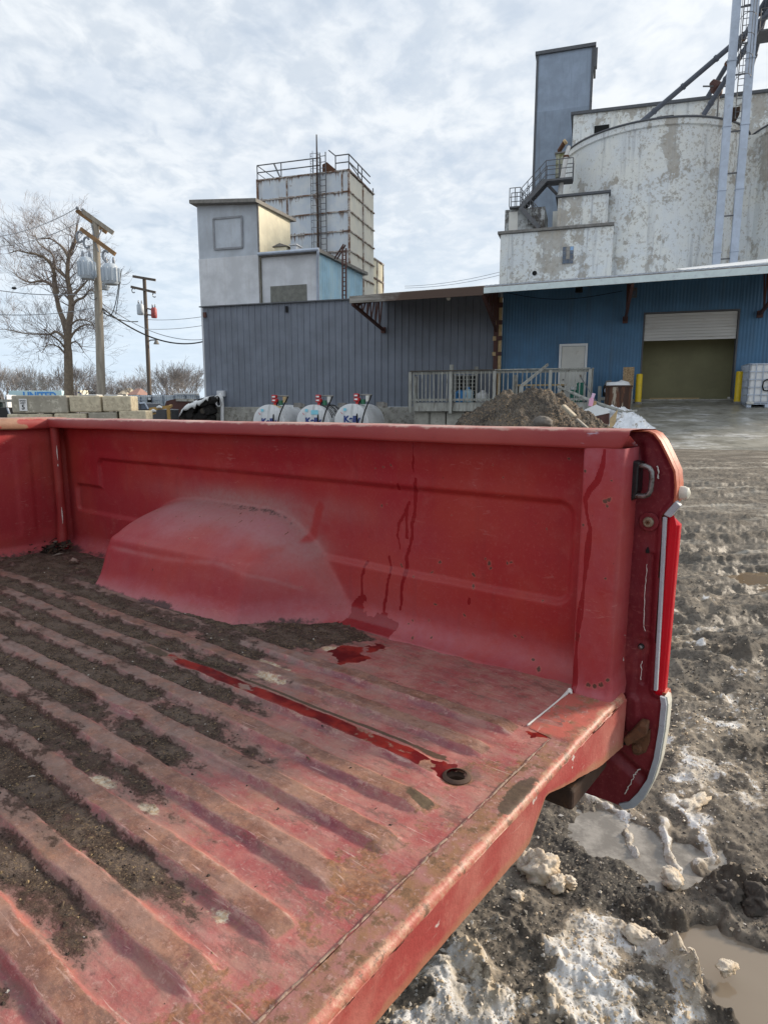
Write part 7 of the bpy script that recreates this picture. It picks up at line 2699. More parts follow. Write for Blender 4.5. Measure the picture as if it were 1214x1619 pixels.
m.tube([(a2[0], -3.4, a2[1]), (a2[0] - 0.02, -3.4, a2[1] + 0.08)], 0.03, 6)
m.build('handle', M_wooddark, r_, 50)
r_, o_ = bthing('pink_bottle', 'small pink bottle standing on the snow covered hopper', 'bottle', (bs(934, -5.1), -5.1, zt_ + 0.2))
x_ = bs(934.5, -5.1)
m = MB(o_)
m.tube([(x_ - 0.03, -5.1, zt_ + 0.2), (x_, -5.1, zt_ + 0.42), (x_ + 0.02, -5.1, zt_ + 0.46)], [0.07, 0.075, 0.05], 12)
m.build('body', plain('pink_plastic', (0.60, 0.30, 0.42), 0.4, 0.1, 5), r_, 50)
m = MB(o_)
m.tube([(x_ + 0.021, -5.1, zt_ + 0.461), (x_ + 0.06, -5.1, zt_ + 0.60)], [0.05, 0.055], 12)
m.build('cap', plain('pale_pink', (0.66, 0.42, 0.55), 0.4, 0.1, 5), r_, 50)
m = MB(o_)
m.box(x_ - 0.05, x_ + 0.15, -5.0, -4.9, zt_ + 0.1, zt_ + 0.36)
m.build('holder', M_woodtan, r_)

# ---- dirt and mulch pile
Yp = 15.0
def mound(px0, px1, ptop, Y, res, seed, prof, name, mat, label, cat, dep):
    a_, b_ = at(px0, 662, Y), at(px1, 662, Y)
    gz0 = 0.30
    cxm = (a_.x + b_.x) / 2
    hw = (b_.x - a_.x) / 2 * 1.35
    xs = np.linspace(-hw, hw, res)
    ys = np.linspace(-dep, dep, int(res * 0.8))
    yg, xg = np.meshgrid(ys, xs)
    zs = prof(xg, yg, hw)
    o = gridmesh(name, xg, yg, zs, mat)
    o.location = (cxm, Y + 0.0, gz0)
    tag(o, label, cat)
    return o, cxm, hw, xg, yg, zs


zpk = at(828, 607, Yp).z - 0.30
zsill = at(828, 668, Yp).z - 0.30


def pileprof(xg, yg, hw):
    # ridge line in photo: (712,669) (770,632) (800,613) (850,607) (880,614) (925,643) (962,670)
    pxs = np.array([640, 712, 745, 770, 797, 825, 860, 882, 905, 932, 966, 1040])
    pys = np.array([704, 669, 648, 632, 613, 608, 608.5, 615, 630, 650, 673, 716])
    X = (pxs - CX) / FPX * Yp * 1.0
    cxm = (at(718, 662, Yp).x + at(962, 662, Yp).x) / 2
    H = np.array([at(a, b, Yp).z - 0.30 for a, b in zip(pxs, pys)])
    XX = np.array([at(a, b, Yp).x - cxm for a, b in zip(pxs, pys)])
    r = np.interp(xg, XX, H)
    fall = np.clip(1 - np.abs(yg + 0.1) / (2.0), 0, 1) ** 0.8
    z = r * fall - 0.12
    rough = fbm(xg * 2.2, yg * 2.2, 6, 0.6, 33) * 0.13 + ridged(xg * 6, yg * 6, 3, 0.5, 35) * 0.035
    return z + rough * np.clip(z + 0.3, 0, 1) * fall


n = newmat('mulch_and_soil')
f1 = n.noise(2.0, 6, 0.7)
v1 = n.vor(34, out='Color', sc=(1, 1.6, 1))
v2 = n.vor(80, out='Color')
c = n.mix(n.step(f1, 0.38, 0.62), (0.050, 0.044, 0.039, 1), (0.165, 0.142, 0.115, 1))
c = n.mix(n.m('MULTIPLY', n.step(n.sep(v1)[0], 0.72, 0.86), n.step(n.noise(1.3, 4, loc=(2, 5, 1)), 0.4, 0.55)), c, (0.30, 0.21, 0.125, 1))
c = n.mix(n.m('MULTIPLY', n.step(n.sep(v2)[1], 0.7, 0.85), 0.7), c, (0.22, 0.17, 0.12, 1))
c = n.mix(n.m('MULTIPLY', n.step(n.sep(v2)[0], 0.75, 0.85), 0.8), c, (0.022, 0.018, 0.016, 1))
M_mulch = fin(n, c, 0.95, n.bump(n.m('ADD', n.sep(v1)[0], n.sep(v2)[2]), 0.05, 0.8))
pile, pcx, phw, pxg, pyg, pzg = mound(718, 962, 607, Yp, 230, 1, pileprof, 'dirt_pile', M_mulch, 'big brown pile of soil and bark mulch in front of the timber deck', 'dirt pile', 2.4)
# slab of timber and stone on the pile, bark chips
m = MB()
rs = np.random.default_rng(9)
vs, fs, mi_ = [], [], []
for i in range(4200):
    a, b = rs.integers(2, pxg.shape[0] - 2), rs.integers(2, int(pxg.shape[1] * 0.62))
    if pzg[a, b] < 0.05:
        continue
    x_, y_, z_ = pxg[a, b], pyg[a, b], pzg[a, b]
    L_ = rs.uniform(0.010, 0.030) * (1.9 if rs.random() < 0.06 else 1)
    d1 = rs.normal(size=3)
    d1[2] *= 0.5
    d1 /= np.linalg.norm(d1)
    d2 = np.cross(d1, rs.normal(size=3))
    d2 /= np.linalg.norm(d2)
    d3 = np.cross(d1, d2)
    b0 = len(vs)
    p_ = np.array([x_, y_, z_ + 0.008])
    for q_ in (-d1 * L_, d1 * L_, d2 * L_ * 0.35, -d2 * L_ * 0.35, d3 * L_ * 0.25):
        vs.append(tuple(p_ + q_))
    for f_ in ((0, 2, 4), (2, 1, 4), (1, 3, 4), (3, 0, 4), (0, 3, 2), (1, 2, 3)):
        fs.append(tuple(b0 + k_ for k_ in f_))
        mi_.append(int(rs.choice([0, 1, 2], p=[.58, .30, .12])))
m.v, m.f, m.mi = vs, fs, mi_
ch = m.build('bark_chips', [plain('bark_dark', (0.05, 0.038, 0.03), 0.9, 0.3, 20), plain('bark_brown', (0.17, 0.11, 0.065), 0.9, 0.3, 20), plain('bark_tan', (0.36, 0.26, 0.16), 0.9, 0.3, 20)])
ch.location = pile.location
tag(ch, 'shreds of bark and wood chips strewn over the dirt pile', 'wood chips', kind='stuff')


def rock(name, pos, sx_, sy_, sz_, seed, mat, label, cat, group=None, n_=20, rough_=0.35, sub=True, fr=1.6):
    vs, fs = [], []
    nu, nv_ = n_ * 2, n_
    th_ = np.linspace(0, math.pi, nv_)
    ph_ = np.arange(nu) / nu * 2 * math.pi
    T_, P_ = np.meshgrid(th_, ph_, indexing='ij')
    X, Y, Z = np.sin(T_) * np.cos(P_), np.sin(T_) * np.sin(P_), np.cos(T_)
    d = (perlin(X * fr + 5, Y * fr + Z * fr * 1.3, seed) + 0.5 * perlin(X * fr * 2.3, Z * fr * 2.3 + Y * fr, seed + 5) + 0.3 * perlin(Y * fr * 5, Z * fr * 5 + X * fr * 4, seed + 9)) * rough_
    d[0, :] = d[0, :].mean()
    d[-1, :] = d[-1, :].mean()
    r = 1 + d
    V_ = np.stack([X * r * sx_, Y * r * sy_, Z * r * sz_], -1).reshape(-1, 3)
    me = bpy.data.meshes.new(name)
    for i in range(nv_ - 1):
        for j in range(nu):
            fs.append((i * nu + j, (i + 1) * nu + j, (i + 1) * nu + (j + 1) % nu, i * nu + (j + 1) % nu))
    me.from_pydata(V_.tolist(), [], fs)
    me.materials.append(mat)
    fixn(me)
    me.shade_smooth()
    o = link(bpy.data.objects.new(name, me))
    o.location = pos
    tag(o, label, cat, group)
    return o


a_ = at(903, 653, Yp - 1.35)
r_ = thing('timber_slab', 'pale split timber slab lying down the right flank of the dirt pile', 'timber', (a_.x, a_.y, a_.z), 0)
m = MB()
m.bar((-0.15, 0.12, 0.16), (0.06, -0.05, -0.07), 0.17, 0.07)
m.build('plank', plain('pale_split_wood', (0.40, 0.35, 0.27), 0.9, 0.4, 9, col2=(0.15, 0.12, 0.09)), r_, None, 0.02)
m = MB()
m.bar((0.10, -0.06, -0.12), (0.42, -0.20, -0.42), 0.22, 0.05)
m.build('bark_strip', plain('grey_bark', (0.27, 0.245, 0.21), 0.9, 0.4, 9), r_, None, 0.02)
a_ = at(858, 668, Yp - 1.7)
rock('log_end', (a_.x, a_.y, a_.z), 0.19, 0.2, 0.13, 3, plain('sawn_grey_log', (0.13, 0.115, 0.10), 0.9, 0.3, 8), 'grey rounded log end half buried in the front of the dirt pile', 'log', None, 16, 0.2)

# ---- concrete block wall with the speed sign
M_cblock = [plain('tan_concrete_block', (0.50, 0.44, 0.32), 0.9, 0.3, 4.5, col2=(0.34, 0.29, 0.21), thr=(0.5, 0.6), bump=0.02), plain('grey_concrete_block', (0.31, 0.285, 0.23), 0.9, 0.3, 2.5, col2=(0.42, 0.39, 0.32), thr=(0.55, 0.62), bump=0.02)]
YB = 20.0


def cblock(px0, px1, pyt, pyb, mat, label, dep=0.6, Y=YB):
    a_, b_ = at(px0, pyt, Y), at(px1, pyb, Y)
    g_ = 0.006
    r_ = thing('concrete_block', label, 'concrete block', ((a_.x + b_.x) / 2, Y + dep / 2, b_.z), 0, 'stacked concrete blocks behind the truck')
    hx = (b_.x - a_.x) / 2 - g_
    m = MB()
    hz = a_.z - b_.z - g_
    m.box(-hx, hx, -dep / 2, dep / 2, 0, hz)
    m.build('block', mat, r_, None, 0.045, 3)
    return r_, hx, hz, dep


cb, hx, hz, dep = cblock(24, 107.5, 624.5, 653, M_cblock[1], 'dirty grey upper concrete block that carries the speed limit sign')
m = MB()
m.box(-hx - 0.22, -hx - 0.002, -dep / 2 + 0.12, dep / 2, 0.0, hz)
o = m.build('block_end', M_cblock[1], cb, None, 0.05, 3)
b1, bh, bz_, _ = cblock(108, 160, 625, 651.5, M_cblock[0], 'clean tan upper concrete block in the middle of the top row')
b2_, b2h, b2z, _ = cblock(160.5, 208.5, 625.5, 650.5, M_cblock[0], 'tan upper concrete block at the right end of the top row, snow on it')
cblock(10, 84, 654, 682, M_cblock[0], 'lower concrete block under the speed limit sign, leftmost of the bottom row')
cblock(84.5, 138, 653, 682, M_cblock[0], 'lower concrete block under the middle of the top row')
cblock(138.5, 186, 651.5, 682, M_cblock[1], 'grey lower concrete block under the right end of the top row')
cblock(187, 233, 648.5, 682, M_cblock[0], 'tan lower concrete block at the right end of the bottom row with nothing on it')
for par, h_, z_, x0_, x1_ in ((b1, bh, bz_, -0.3, 0.75), (b2_, b2h, b2z, -0.9, 0.05)):
    m = MB()
    m.box(h_ * x0_, h_ * x1_, -0.25, 0.2, z_ + 0.003, z_ + 0.035)
    m.build('snow_patch', M_snow, par, None, 0.015, 2)
# sign
a_, b_ = at(29.5, 630.5, YB - 0.03), at(43.5, 649.5, YB - 0.03)
sg = thing('speed_sign', 'small white speed limit sign reading five on the dirty concrete block', 'sign', ((a_.x + b_.x) / 2, YB - 0.02, b_.z), R(2))
sw_, sh_ = (b_.x - a_.x), (a_.z - b_.z)
m = MB()
m.box(-sw_ / 2, sw_ / 2, -0.012, 0, 0, sh_)
m.build('plate', plain('white_sign', (0.72, 0.74, 0.76), 0.5, 0.06, 9), sg, None, 0.004)
M_ink = plain('black_ink', (0.02, 0.02, 0.024), 0.6, 0.1, 9)
text_mesh('SPEED', sh_ * 0.20, M_ink, 'speed_word', sg, (0, -0.014, sh_ * 0.84), (math.pi / 2, 0, 0), 0.001, 0.0015)
text_mesh('LIMIT', sh_ * 0.20, M_ink, 'limit_word', sg, (0, -0.014, sh_ * 0.65), (math.pi / 2, 0, 0), 0.001, 0.0015)
text_mesh('5', sh_ * 0.56, M_ink, 'number', sg, (0, -0.014, sh_ * 0.30), (math.pi / 2, 0, 0), 0.001, 0.006)

# ---- trailers far behind the blocks
YT = 90
a_, b_ = at(13.5, 617.5, YT), at(100.5, 660, YT)
tr = thing('box_trailer', 'long pale blue box trailer with big blue lettering far behind the concrete blocks', 'trailer', ((a_.x + b_.x) / 2, YT, 0))
hx = (b_.x - a_.x) / 2
m = MB()
m.box(-hx, hx, 0, 2.5, 1.2, a_.z)
m.build('body', plain('pale_blue_trailer', (0.42, 0.58, 0.76), 0.5, 0.12, 1), tr, None, 0.04)
text_mesh('UNITED', 1.35, plain('trailer_blue_letter', (0.05, 0.22, 0.55), 0.5, 0.1, 2), 'lettering', tr, (0.6, -0.03, a_.z - 0.72), (math.pi / 2, 0, 0), 0.01, 0.05, 0.95)
m = MB()
for x_ in (-hx + 1.0, hx - 1.2, hx - 2.3):
    m.tube([(x_, 0.1, 0.5), (x_, 0.5, 0.5)], 0.5, 18)
m.build('wheels', M_rubber, tr, 40)
m = MB()
m.box(-hx + 0.4, hx - 0.4, 0.3, 2.2, 0.95, 1.19)
m.build('chassis', M_railst, tr)
a_, b_ = at(100.8, 616.5, YT + 1), at(130, 660, YT + 1)
tr = thing('box_trailer', 'cream box trailer with dark lettering, right of the pale blue one', 'trailer', ((a_.x + b_.x) / 2, YT + 1, 0))
hx = (b_.x - a_.x) / 2
m = MB()
m.box(-hx + 0.05, hx, 0, 2.5, 1.2, a_.z)
m.build('body', plain('cream_trailer', (0.64, 0.59, 0.45), 0.5, 0.12, 1), tr, None, 0.04)
text_mesh('TO', 1.1, M_textblue, 'lettering', tr, (hx * 0.5, -0.03, a_.z - 0.70), (math.pi / 2, 0, 0), 0.01, 0.03)
text_mesh('L', 1.1, M_textblue, 'lettering', tr, (-hx * 0.72, -0.03, a_.z - 0.70), (math.pi / 2, 0, 0), 0.01, 0.03)
m = MB()
m.box(-hx + 0.4, hx - 0.4, 0.3, 2.2, 0.6, 1.19)
m.build('chassis', M_railst, tr)
a_, b_ = at(6.5, 624, 84), at(14, 660, 84)
tr = thing('truck_cab', 'white lorry cab at the left end of the pale blue trailer', 'lorry cab', ((a_.x + b_.x) / 2, 84, 0))
hx = (b_.x - a_.x) / 2
m = MB()
m.prism([(-hx, 0.6), (hx, 0.6), (hx, a_.z), (-hx * 0.4, a_.z), (-hx, a_.z - 0.9)], 'y', 0, 2.2)
m.build('body', M_whitep, tr, None, 0.05)
m = MB()
m.prism([(-hx * 0.7, a_.z - 0.9), (hx * 0.3, a_.z - 0.9), (hx * 0.3, a_.z - 0.25), (-hx * 0.35, a_.z - 0.25)], 'y', -0.03, -0.002)
m.build('side_window', M_glass, tr)
# fence rail and dark flatbed edge at far left
Yf = 30
a_ = at(6, 633, Yf)
fr_ = thing('yard_fence', 'short weathered rail fence at the far left behind the concrete blocks', 'fence', (a_.x, Yf, 0.4))
m = MB()
m.box(-1.2, 0.42, -0.03, 0.03, a_.z - 0.4 - 0.07, a_.z - 0.4 + 0.05)
m.build('rail', M_wood, fr_)
for x_ in (-1.0, -0.03, 0.38):
    m = MB()
    m.box(x_ - 0.05, x_ + 0.05, 0.031, 0.10, 0, a_.z - 0.4)
    m.build('post', M_wood, fr_)
Yf = 21
a_, b_ = at(-6, 642, Yf), at(17.5, 660, Yf)
fl_ = thing('flatbed_trailer', 'black flatbed trailer edge at the far left beside the block wall', 'trailer', ((a_.x + b_.x) / 2, Yf, 0.3))
hx = (b_.x - a_.x) / 2
m = MB()
m.box(-hx, hx, 0, 1.6, b_.z - 0.3, b_.z - 0.3 + (a_.z - b_.z) * 0.9)
m.build('deck', M_blackp, fl_, None, 0.02)
m = MB()
m.tube([(hx, -0.05, b_.z - 0.3), (hx + 0.02, -0.1, b_.z - 0.3 + 0.12), (hx - 0.04, -0.08, b_.z - 0.3 + 0.3)], 0.03, 8)
m.build('tie_hook', M_ductgal, fl_, 50)
m = MB()
m.tube([(-hx * 0.3, 0.2, 0.35), (-hx * 0.3, 0.5, 0.35)], 0.35, 16)
m.build('wheel', M_rubber, fl_, 40)

# ---- row of totes, scrap bin, timber frame, log pile, pick-up behind the blocks
YR = 42
lab6 = ['leftmost milky caged tote in the far row, just above the block wall', 'second milky caged tote from the left in the far row', 'caged tote behind the dark notice in the far row', 'caged tote left of the brown scrap bin in the far row', 'snow topped caged tote behind the brown scrap bin', 'snow topped caged tote at the right end of the far row']
for i in range(6):
    pxc = 216 + i * 17.6
    a_ = at(pxc, 624.5, YR)
    wd = 17.4 / FPX * YR
    z0_ = 0.55
    r_ = tote(a_.x, YR, z0_, 0, lab6[i], 'row of caged totes behind the scrap', wd, a_.z - z0_, False, (0.56, 0.60, 0.62))
    if i >= 4:
        m = MB()
        m.box(-wd / 2, wd / 2, -wd / 2, wd / 2, a_.z - z0_ + 0.01, a_.z - z0_ + 0.12)
        m.build('snow_cap', M_snow, r_, None, 0.04, 3)
a_, b_ = at(232, 628, YR - 0.9), at(239.5, 636, YR - 0.9)
r_ = thing('notice_board', 'small black notice with a white label hung on the row of totes', 'notice', ((a_.x + b_.x) / 2, YR - 0.85, b_.z))
m = MB()
m.box(-(b_.x - a_.x) / 2, (b_.x - a_.x) / 2, 0, 0.05, 0, a_.z - b_.z)
m.build('panel', M_black, r_)
m = MB()
m.box(-0.09, 0.09, -0.01, -0.002, 0.16, 0.30)
m.build('label_patch', M_whitep, r_)
Ys = 30
pl = [(259, 668), (259, 645), (263, 634), (270, 632), (280, 630), (306, 631), (310, 634), (310, 668)]
P_ = [at(a, b, Ys) for a, b in pl]
r_ = thing('scrap_bin', 'rusty dark brown steel scrap bin behind the timber frame', 'scrap bin', (P_[0].x, Ys, 0.4))
m = MB((P_[0].x, Ys, 0.4))
m.hexa([(p.x, Ys, max(p.z, 0.35)) for p in P_], [(p.x, Ys + 1.8, max(p.z, 0.35)) for p in P_])
n = newmat('red_brown_scrap_steel')
c = n.mix(n.noise(1.2, 5), (0.065, 0.026, 0.022, 1), (0.105, 0.045, 0.035, 1))
m.build('hull', fin(n, c, 0.75), r_)
m = MB((P_[0].x, Ys, 0.4))
q0, q1 = at(279, 632, Ys), at(307, 632.5, Ys)
m.bar((q0.x, Ys - 0.04, q0.z), (q1.x, Ys - 0.04, q1.z), 0.07, 0.12)
m.build('lip', M_foundation, r_)
Yw = 24
r_ = thing('open_trestle', 'yellowish open timber frame with snow on it beside the scrap bin', 'frame', (at(250, 660, Yw).x, Yw, 0.4))
oo = (at(250, 660, Yw).x, Yw, 0.4)
m = MB(oo)


def fb_(x0, y0, x1, y1, wd=0.10):
    p, q_ = at(x0, y0, Yw), at(x1, y1, Yw)
    m.bar((p.x, Yw, p.z), (q_.x, Yw, q_.z), wd)
fb_(237, 647, 267, 643, 0.11)
fb_(238, 647, 238, 672)
fb_(266, 643, 268, 672)
fb_(239, 655, 246, 653, 0.06)
m.bar((at(267, 643, Yw).x, Yw + 0.02, at(267, 643, Yw).z), (at(257, 640, Yw).x, Yw + 1.0, at(257, 641, Yw).z), 0.09)
m.build('timbers', plain('yellow_timber', (0.36, 0.22, 0.07), 0.8, 0.35, 6), r_)
for x_, y_ in ((243, 650), (252.5, 644.2)):
    p = at(x_, y_, Yw - 0.06)
    m = MB(oo)
    m.tube([(p.x - 0.1, Yw - 0.08, p.z), (p.x, Yw - 0.1, p.z + 0.03), (p.x + 0.1, Yw - 0.08, p.z)], [0.03, 0.06, 0.03], 8)
    m.build('snow_patch', M_snow, r_, 60)
# parked pick-up behind the wall
Yk = 26
p0 = at(222, 646, Yk)
r_ = thing('parked_pickup', 'parked dark pickup half hidden behind the right end of the block wall', 'pickup', (p0.x, Yk, 0.35))
oo = (p0.x, Yk, 0.35)
def kp(L_): return [at(a, b, Yk) for a, b in L_]
m = MB(oo)
P_ = kp([(208, 648), (214, 640), (222, 636.5), (230, 637), (236, 646), (262, 647), (262, 664), (200, 664)])
m.hexa([(p.x, Yk, p.z) for p in P_], [(p.x, Yk + 1.7, p.z) for p in P_])
m.build('body', plain('dark_grey_car_paint', (0.05, 0.052, 0.058), 0.3, 0.2, 4), r_, None, 0.03)
m = MB(oo)
P_ = kp([(210.5, 647), (215, 641), (220.5, 638.2), (221.5, 647)])
m.hexa([(p.x, Yk - 0.02, p.z) for p in P_], [(p.x, Yk - 0.003, p.z) for p in P_])
P_ = kp([(223.5, 638), (229.2, 638.4), (233.5, 646), (223.8, 647)])
m.hexa([(p.x, Yk - 0.02, p.z) for p in P_], [(p.x, Yk - 0.003, p.z) for p in P_])
m.build('side_window', M_glass, r_)
m = MB(oo)
P_ = kp([(222, 637.5), (230, 637.5), (235, 646.5)])
m.tube([(p.x, Yk - 0.04, p.z) for p in P_], 0.035, 8)
m.build('window_trim', M_ductgal, r_)
m = MB(oo)
for px_ in (210, 252):
    p = at(px_, 664, Yk)
    m.tube([(p.x, Yk + 0.02, 0.72), (p.x, Yk + 0.3, 0.72)], 0.37, 20)
m.build('wheels', M_rubber, r_, 40)
# log pile under snow
Yl = 29.5
rl_ = random.Random(5)
r_ = thing('log_pile', 'pile of blackened logs under a cap of snow beside the grey warehouse corner', 'log pile', (at(306, 660, Yl).x, Yl, 0.4))
oo = (at(306, 660, Yl).x, Yl, 0.4)
M_charlog = plain('blackened_log', (0.016, 0.014, 0.013), 0.9, 0.4, 6)
M_endlog = plain('log_end_grain', (0.055, 0.045, 0.035), 0.9, 0.4, 9)
topl = [(283, 661), (289, 648), (296, 641), (306, 636), (318, 632), (330, 628)]
for i in range(46):
    px_ = rl_.uniform(284, 330)
    yt_ = np.interp(px_, [p[0] for p in topl], [p[1] for p in topl]) + 3.5
    py_ = rl_.uniform(yt_, 668) if i > 14 else yt_ + 1
    p = at(px_, py_, Yl)
    r2 = rl_.uniform(0.11, 0.19)
    m = MB(oo)
    y0_ = Yl + rl_.uniform(-0.2, 0.25)
    dx_ = rl_.uniform(-0.15, 0.15)
    m.tube([(p.x, y0_, p.z), (p.x + dx_, y0_ + 1.6, p.z + 0.05)], r2, 9, True, 0)
    m.tube([(p.x, y0_ - 0.004, p.z), (p.x, y0_ - 0.001, p.z)], r2 * 0.85, 9, True, 1 if rl_.random() < 0.25 else 0)
    m.build('log', [M_charlog, M_endlog], r_, 40)
m = MB(oo)
vs, fs = [], []
kk = 14
for i in range(kk):
    t_ = i / (kk - 1)
    px_ = 285 + t_ * 46
    yt_ = np.interp(px_, [p[0] for p in topl], [p[1] for p in topl])
    p = at(px_, yt_ - 0.5, Yl)
    thk = 0.10 + 0.16 * math.sin(math.pi * t_) + 0.06 * math.sin(i * 2.1)
    vs += [(p.x, Yl - 0.28, p.z - thk - 0.05 * math.sin(i * 3)), (p.x, Yl - 0.30, p.z - thk * 0.4), (p.x, Yl - 0.1, p.z + 0.03), (p.x, Yl + 0.7, p.z + 0.08), (p.x, Yl + 1.5, p.z - 0.1)]
for i in range(kk - 1):
    for j in range(4):
        fs.append((i * 5 + j, i * 5 + 5 + j, i * 5 + 6 + j, i * 5 + 1 + j))
m.add(vs, fs)
sn = m.build('snow_cap', M_snow, r_, 80)
md = sn.modifiers.new('thick', 'SOLIDIFY')
md.thickness = 0.06
# distant house roofs
for (x0_, x1_, y0_, y1_, Y_, col_, lab) in ((186, 200, 616.5, 623, 120, (0.42, 0.36, 0.27), 'tan gabled house roof far off above the block wall'), (201, 217, 618, 624, 110, (0.22, 0.13, 0.11), 'red brown heap of a far house roof right of the tan one'), (252, 268, 617, 624, 110, (0.33, 0.38, 0.45), 'grey blue house roof far off above the tote row')):
    a_, b_ = at(x0_, y0_, Y_), at(x1_, y1_, Y_)
    r_ = thing('far_house', lab, 'house', ((a_.x + b_.x) / 2, Y_, 0))
    hx = (b_.x - a_.x) / 2
    m = MB()
    m.box(-hx * 0.9, hx * 0.9, 0, 6, 0, b_.z)
    m.build('wall', M_doorw, r_)
    m = MB()
    m.hexa([(-hx, -0.3, b_.z + 0.003), (hx, -0.3, b_.z + 0.003), (hx, 6.3, b_.z + 0.003), (-hx, 6.3, b_.z + 0.003)], [(-hx * 0.35, 2.8, a_.z + 0.5), (hx * 0.5, 2.8, a_.z + 0.5), (hx * 0.5, 3.2, a_.z + 0.5), (-hx * 0.35, 3.2, a_.z + 0.5)])
    m.build('roof', plain('far_roof', col_, 0.8, 0.2, 1), r_)

# ---- utility poles
M_pole = plain('weathered_pole', (0.30, 0.27, 0.225), 0.9, 0.35, 3, col2=(0.18, 0.155, 0.125), bump=0.01, sc=(3, 3, 0.3))
M_pole2 = plain('brown_pole', (0.115, 0.095, 0.08), 0.9, 0.3, 3, sc=(3, 3, 0.3))
M_arm = plain('orange_brown_crossarm', (0.25, 0.15, 0.075), 0.85, 0.4, 5, col2=(0.12, 0.085, 0.055))
M_xf = plain('grey_transformer', (0.40, 0.45, 0.50), 0.45, 0.15, 3)
M_xfr = plain('faded_red_transformer', (0.32, 0.06, 0.06), 0.5, 0.3, 4, col2=(0.45, 0.3, 0.3), thr=(0.6, 0.7))
M_ins = plain('porcelain', (0.22, 0.24, 0.27), 0.25, 0.3, 9)
M_wire = plain('black_cable', (0.018, 0.019, 0.021), 0.6, 0.2, 9)
M_wire2 = plain('weathered_grey_wire', (0.16, 0.18, 0.21), 0.5, 0.2, 9)
YP = 27.0
pb, pt = at(158.5, 640, YP), at(151, 351, YP)
pr_ = thing('utility_pole', 'tall weathered utility pole with double crossarms and three grey transformers', 'utility pole', (pb.x, YP, 0.3))
oo = (pb.x, YP, 0.3)
m = MB(oo)
m.tube([(pb.x, YP, 0.2), ((pb.x + pt.x) / 2 + 0.02, YP, (pt.z + 0.2) / 2), (pt.x, YP, pt.z)], [0.185, 0.16, 0.125], 14)
m.build('shaft', M_pole, pr_, 50)


def pbar(x0, y0, x1, y1, dy0, dy1, wd, name, mat, par=pr_):
    m = MB(oo)
    a_, b_ = at(x0, y0, YP + dy0), at(x1, y1, YP + dy1)
    m.bar(a_, b_, wd * 0.8, wd)
    return m.build(name, mat, par)


pbar(131, 334, 179, 368, -1.1 * 0 - 0.2, 0.1, 0.16, 'crossarm', M_pole)
pbar(121, 332, 169, 367, 0.15, 0.45, 0.16, 'crossarm', M_arm)
pbar(127.5, 361.5, 182, 401.5, -0.2, -0.2, 0.16, 'crossarm', M_arm)
pbar(144, 353, 150.5, 380, -0.15, -0.13, 0.04, 'arm_brace', M_ins)
pbar(161, 362, 153, 380, -0.15, -0.13, 0.04, 'arm_brace', M_ins)
pbar(148, 376, 156, 398, -0.15, -0.13, 0.04, 'arm_brace', M_ins)


def transformer(px0, px1, py0, py1, dy, par, mat, fins=True, Y=None):
    Y = YP if Y is None else Y
    a_, b_ = at(px0, py0, Y + dy), at(px1, py1, Y + dy)
    r = (b_.x - a_.x) / 2
    cx_ = (a_.x + b_.x) / 2
    z0, z1 = b_.z, a_.z
    o0 = (par.location.x, par.location.y, par.location.z)
    m = MB(o0)
    k_ = 0.93 if fins else 1
    m.tube([(cx_, Y + dy, z0), (cx_, Y + dy, z0 + 0.06), (cx_, Y + dy, z1 - 0.12), (cx_, Y + dy, z1)], [r * 0.85 * k_, r * k_, r * k_, r * 0.7 * k_], 22)
    t_ = m.build('transformer', mat, par, 40)
    if fins:
        m = MB(o0)
        for i in range(12):
            an = i * math.pi / 6
            m.box(0, 0.001, 0, 0.001, 0, 0.001) if False else None
            cxx, cyy = cx_ + r * 0.97 * math.cos(an), Y + dy + r * 0.97 * math.sin(an)
            m.bar((cxx, cyy, z0 + 0.1), (cxx, cyy, z1 - 0.16), 0.05, r * 0.30, up=(math.cos(an), math.sin(an), 0))
        m.build('cooling_fins', mat, t_)
    m = MB(o0)
    for xo in (-0.45, 0.45):
        m.tube([(cx_ + xo * r, Y + dy, z1 - 0.04), (cx_ + xo * r, Y + dy, z1 + 0.12), (cx_ + xo * r, Y + dy, z1 + 0.26)], [0.05, 0.06, 0.025], 8)
    m.build('bushing', M_ins, t_, 50)
    return t_


transformer(124, 151, 407, 441, -0.45, pr_, M_xf)
transformer(161, 189, 417, 449.5, -0.45, pr_, M_xf)
transformer(158, 173, 436, 458, 0.75, pr_, M_xf)
m = MB(oo)
a_, b_ = at(150, 424, YP), at(162, 440, YP)
m.box(pb.x - 0.26, pb.x + 0.22, YP - 0.26, YP - 0.19, b_.z - 0.1, a_.z)
m.build('mount_bracket', M_greysheet, pr_)
for (x_, y_) in ((126, 374), (137, 383), (167, 404)):
    p = at(x_, y_, YP - 0.25)
    m = MB(oo)
    pts = [(p.x + 0.12 * math.cos(a_), p.y, p.z + 0.20 * math.sin(a_)) for a_ in np.linspace(0.6, 5.6, 12)]
    m.tube(pts, 0.045, 7)
    m.build('cutout_fuse', M_ins, pr_, 50)
for (x_, y_) in ((122.5, 328), (131, 331)):
    p = at(x_, y_, YP)
    m = MB(oo)
    m.tube([(p.x, YP, p.z - 0.08), (p.x, YP, p.z), (p.x, YP, p.z + 0.06)], [0.04, 0.075, 0.03], 10)
    m.build('insulator', M_ins, pr_, 50)
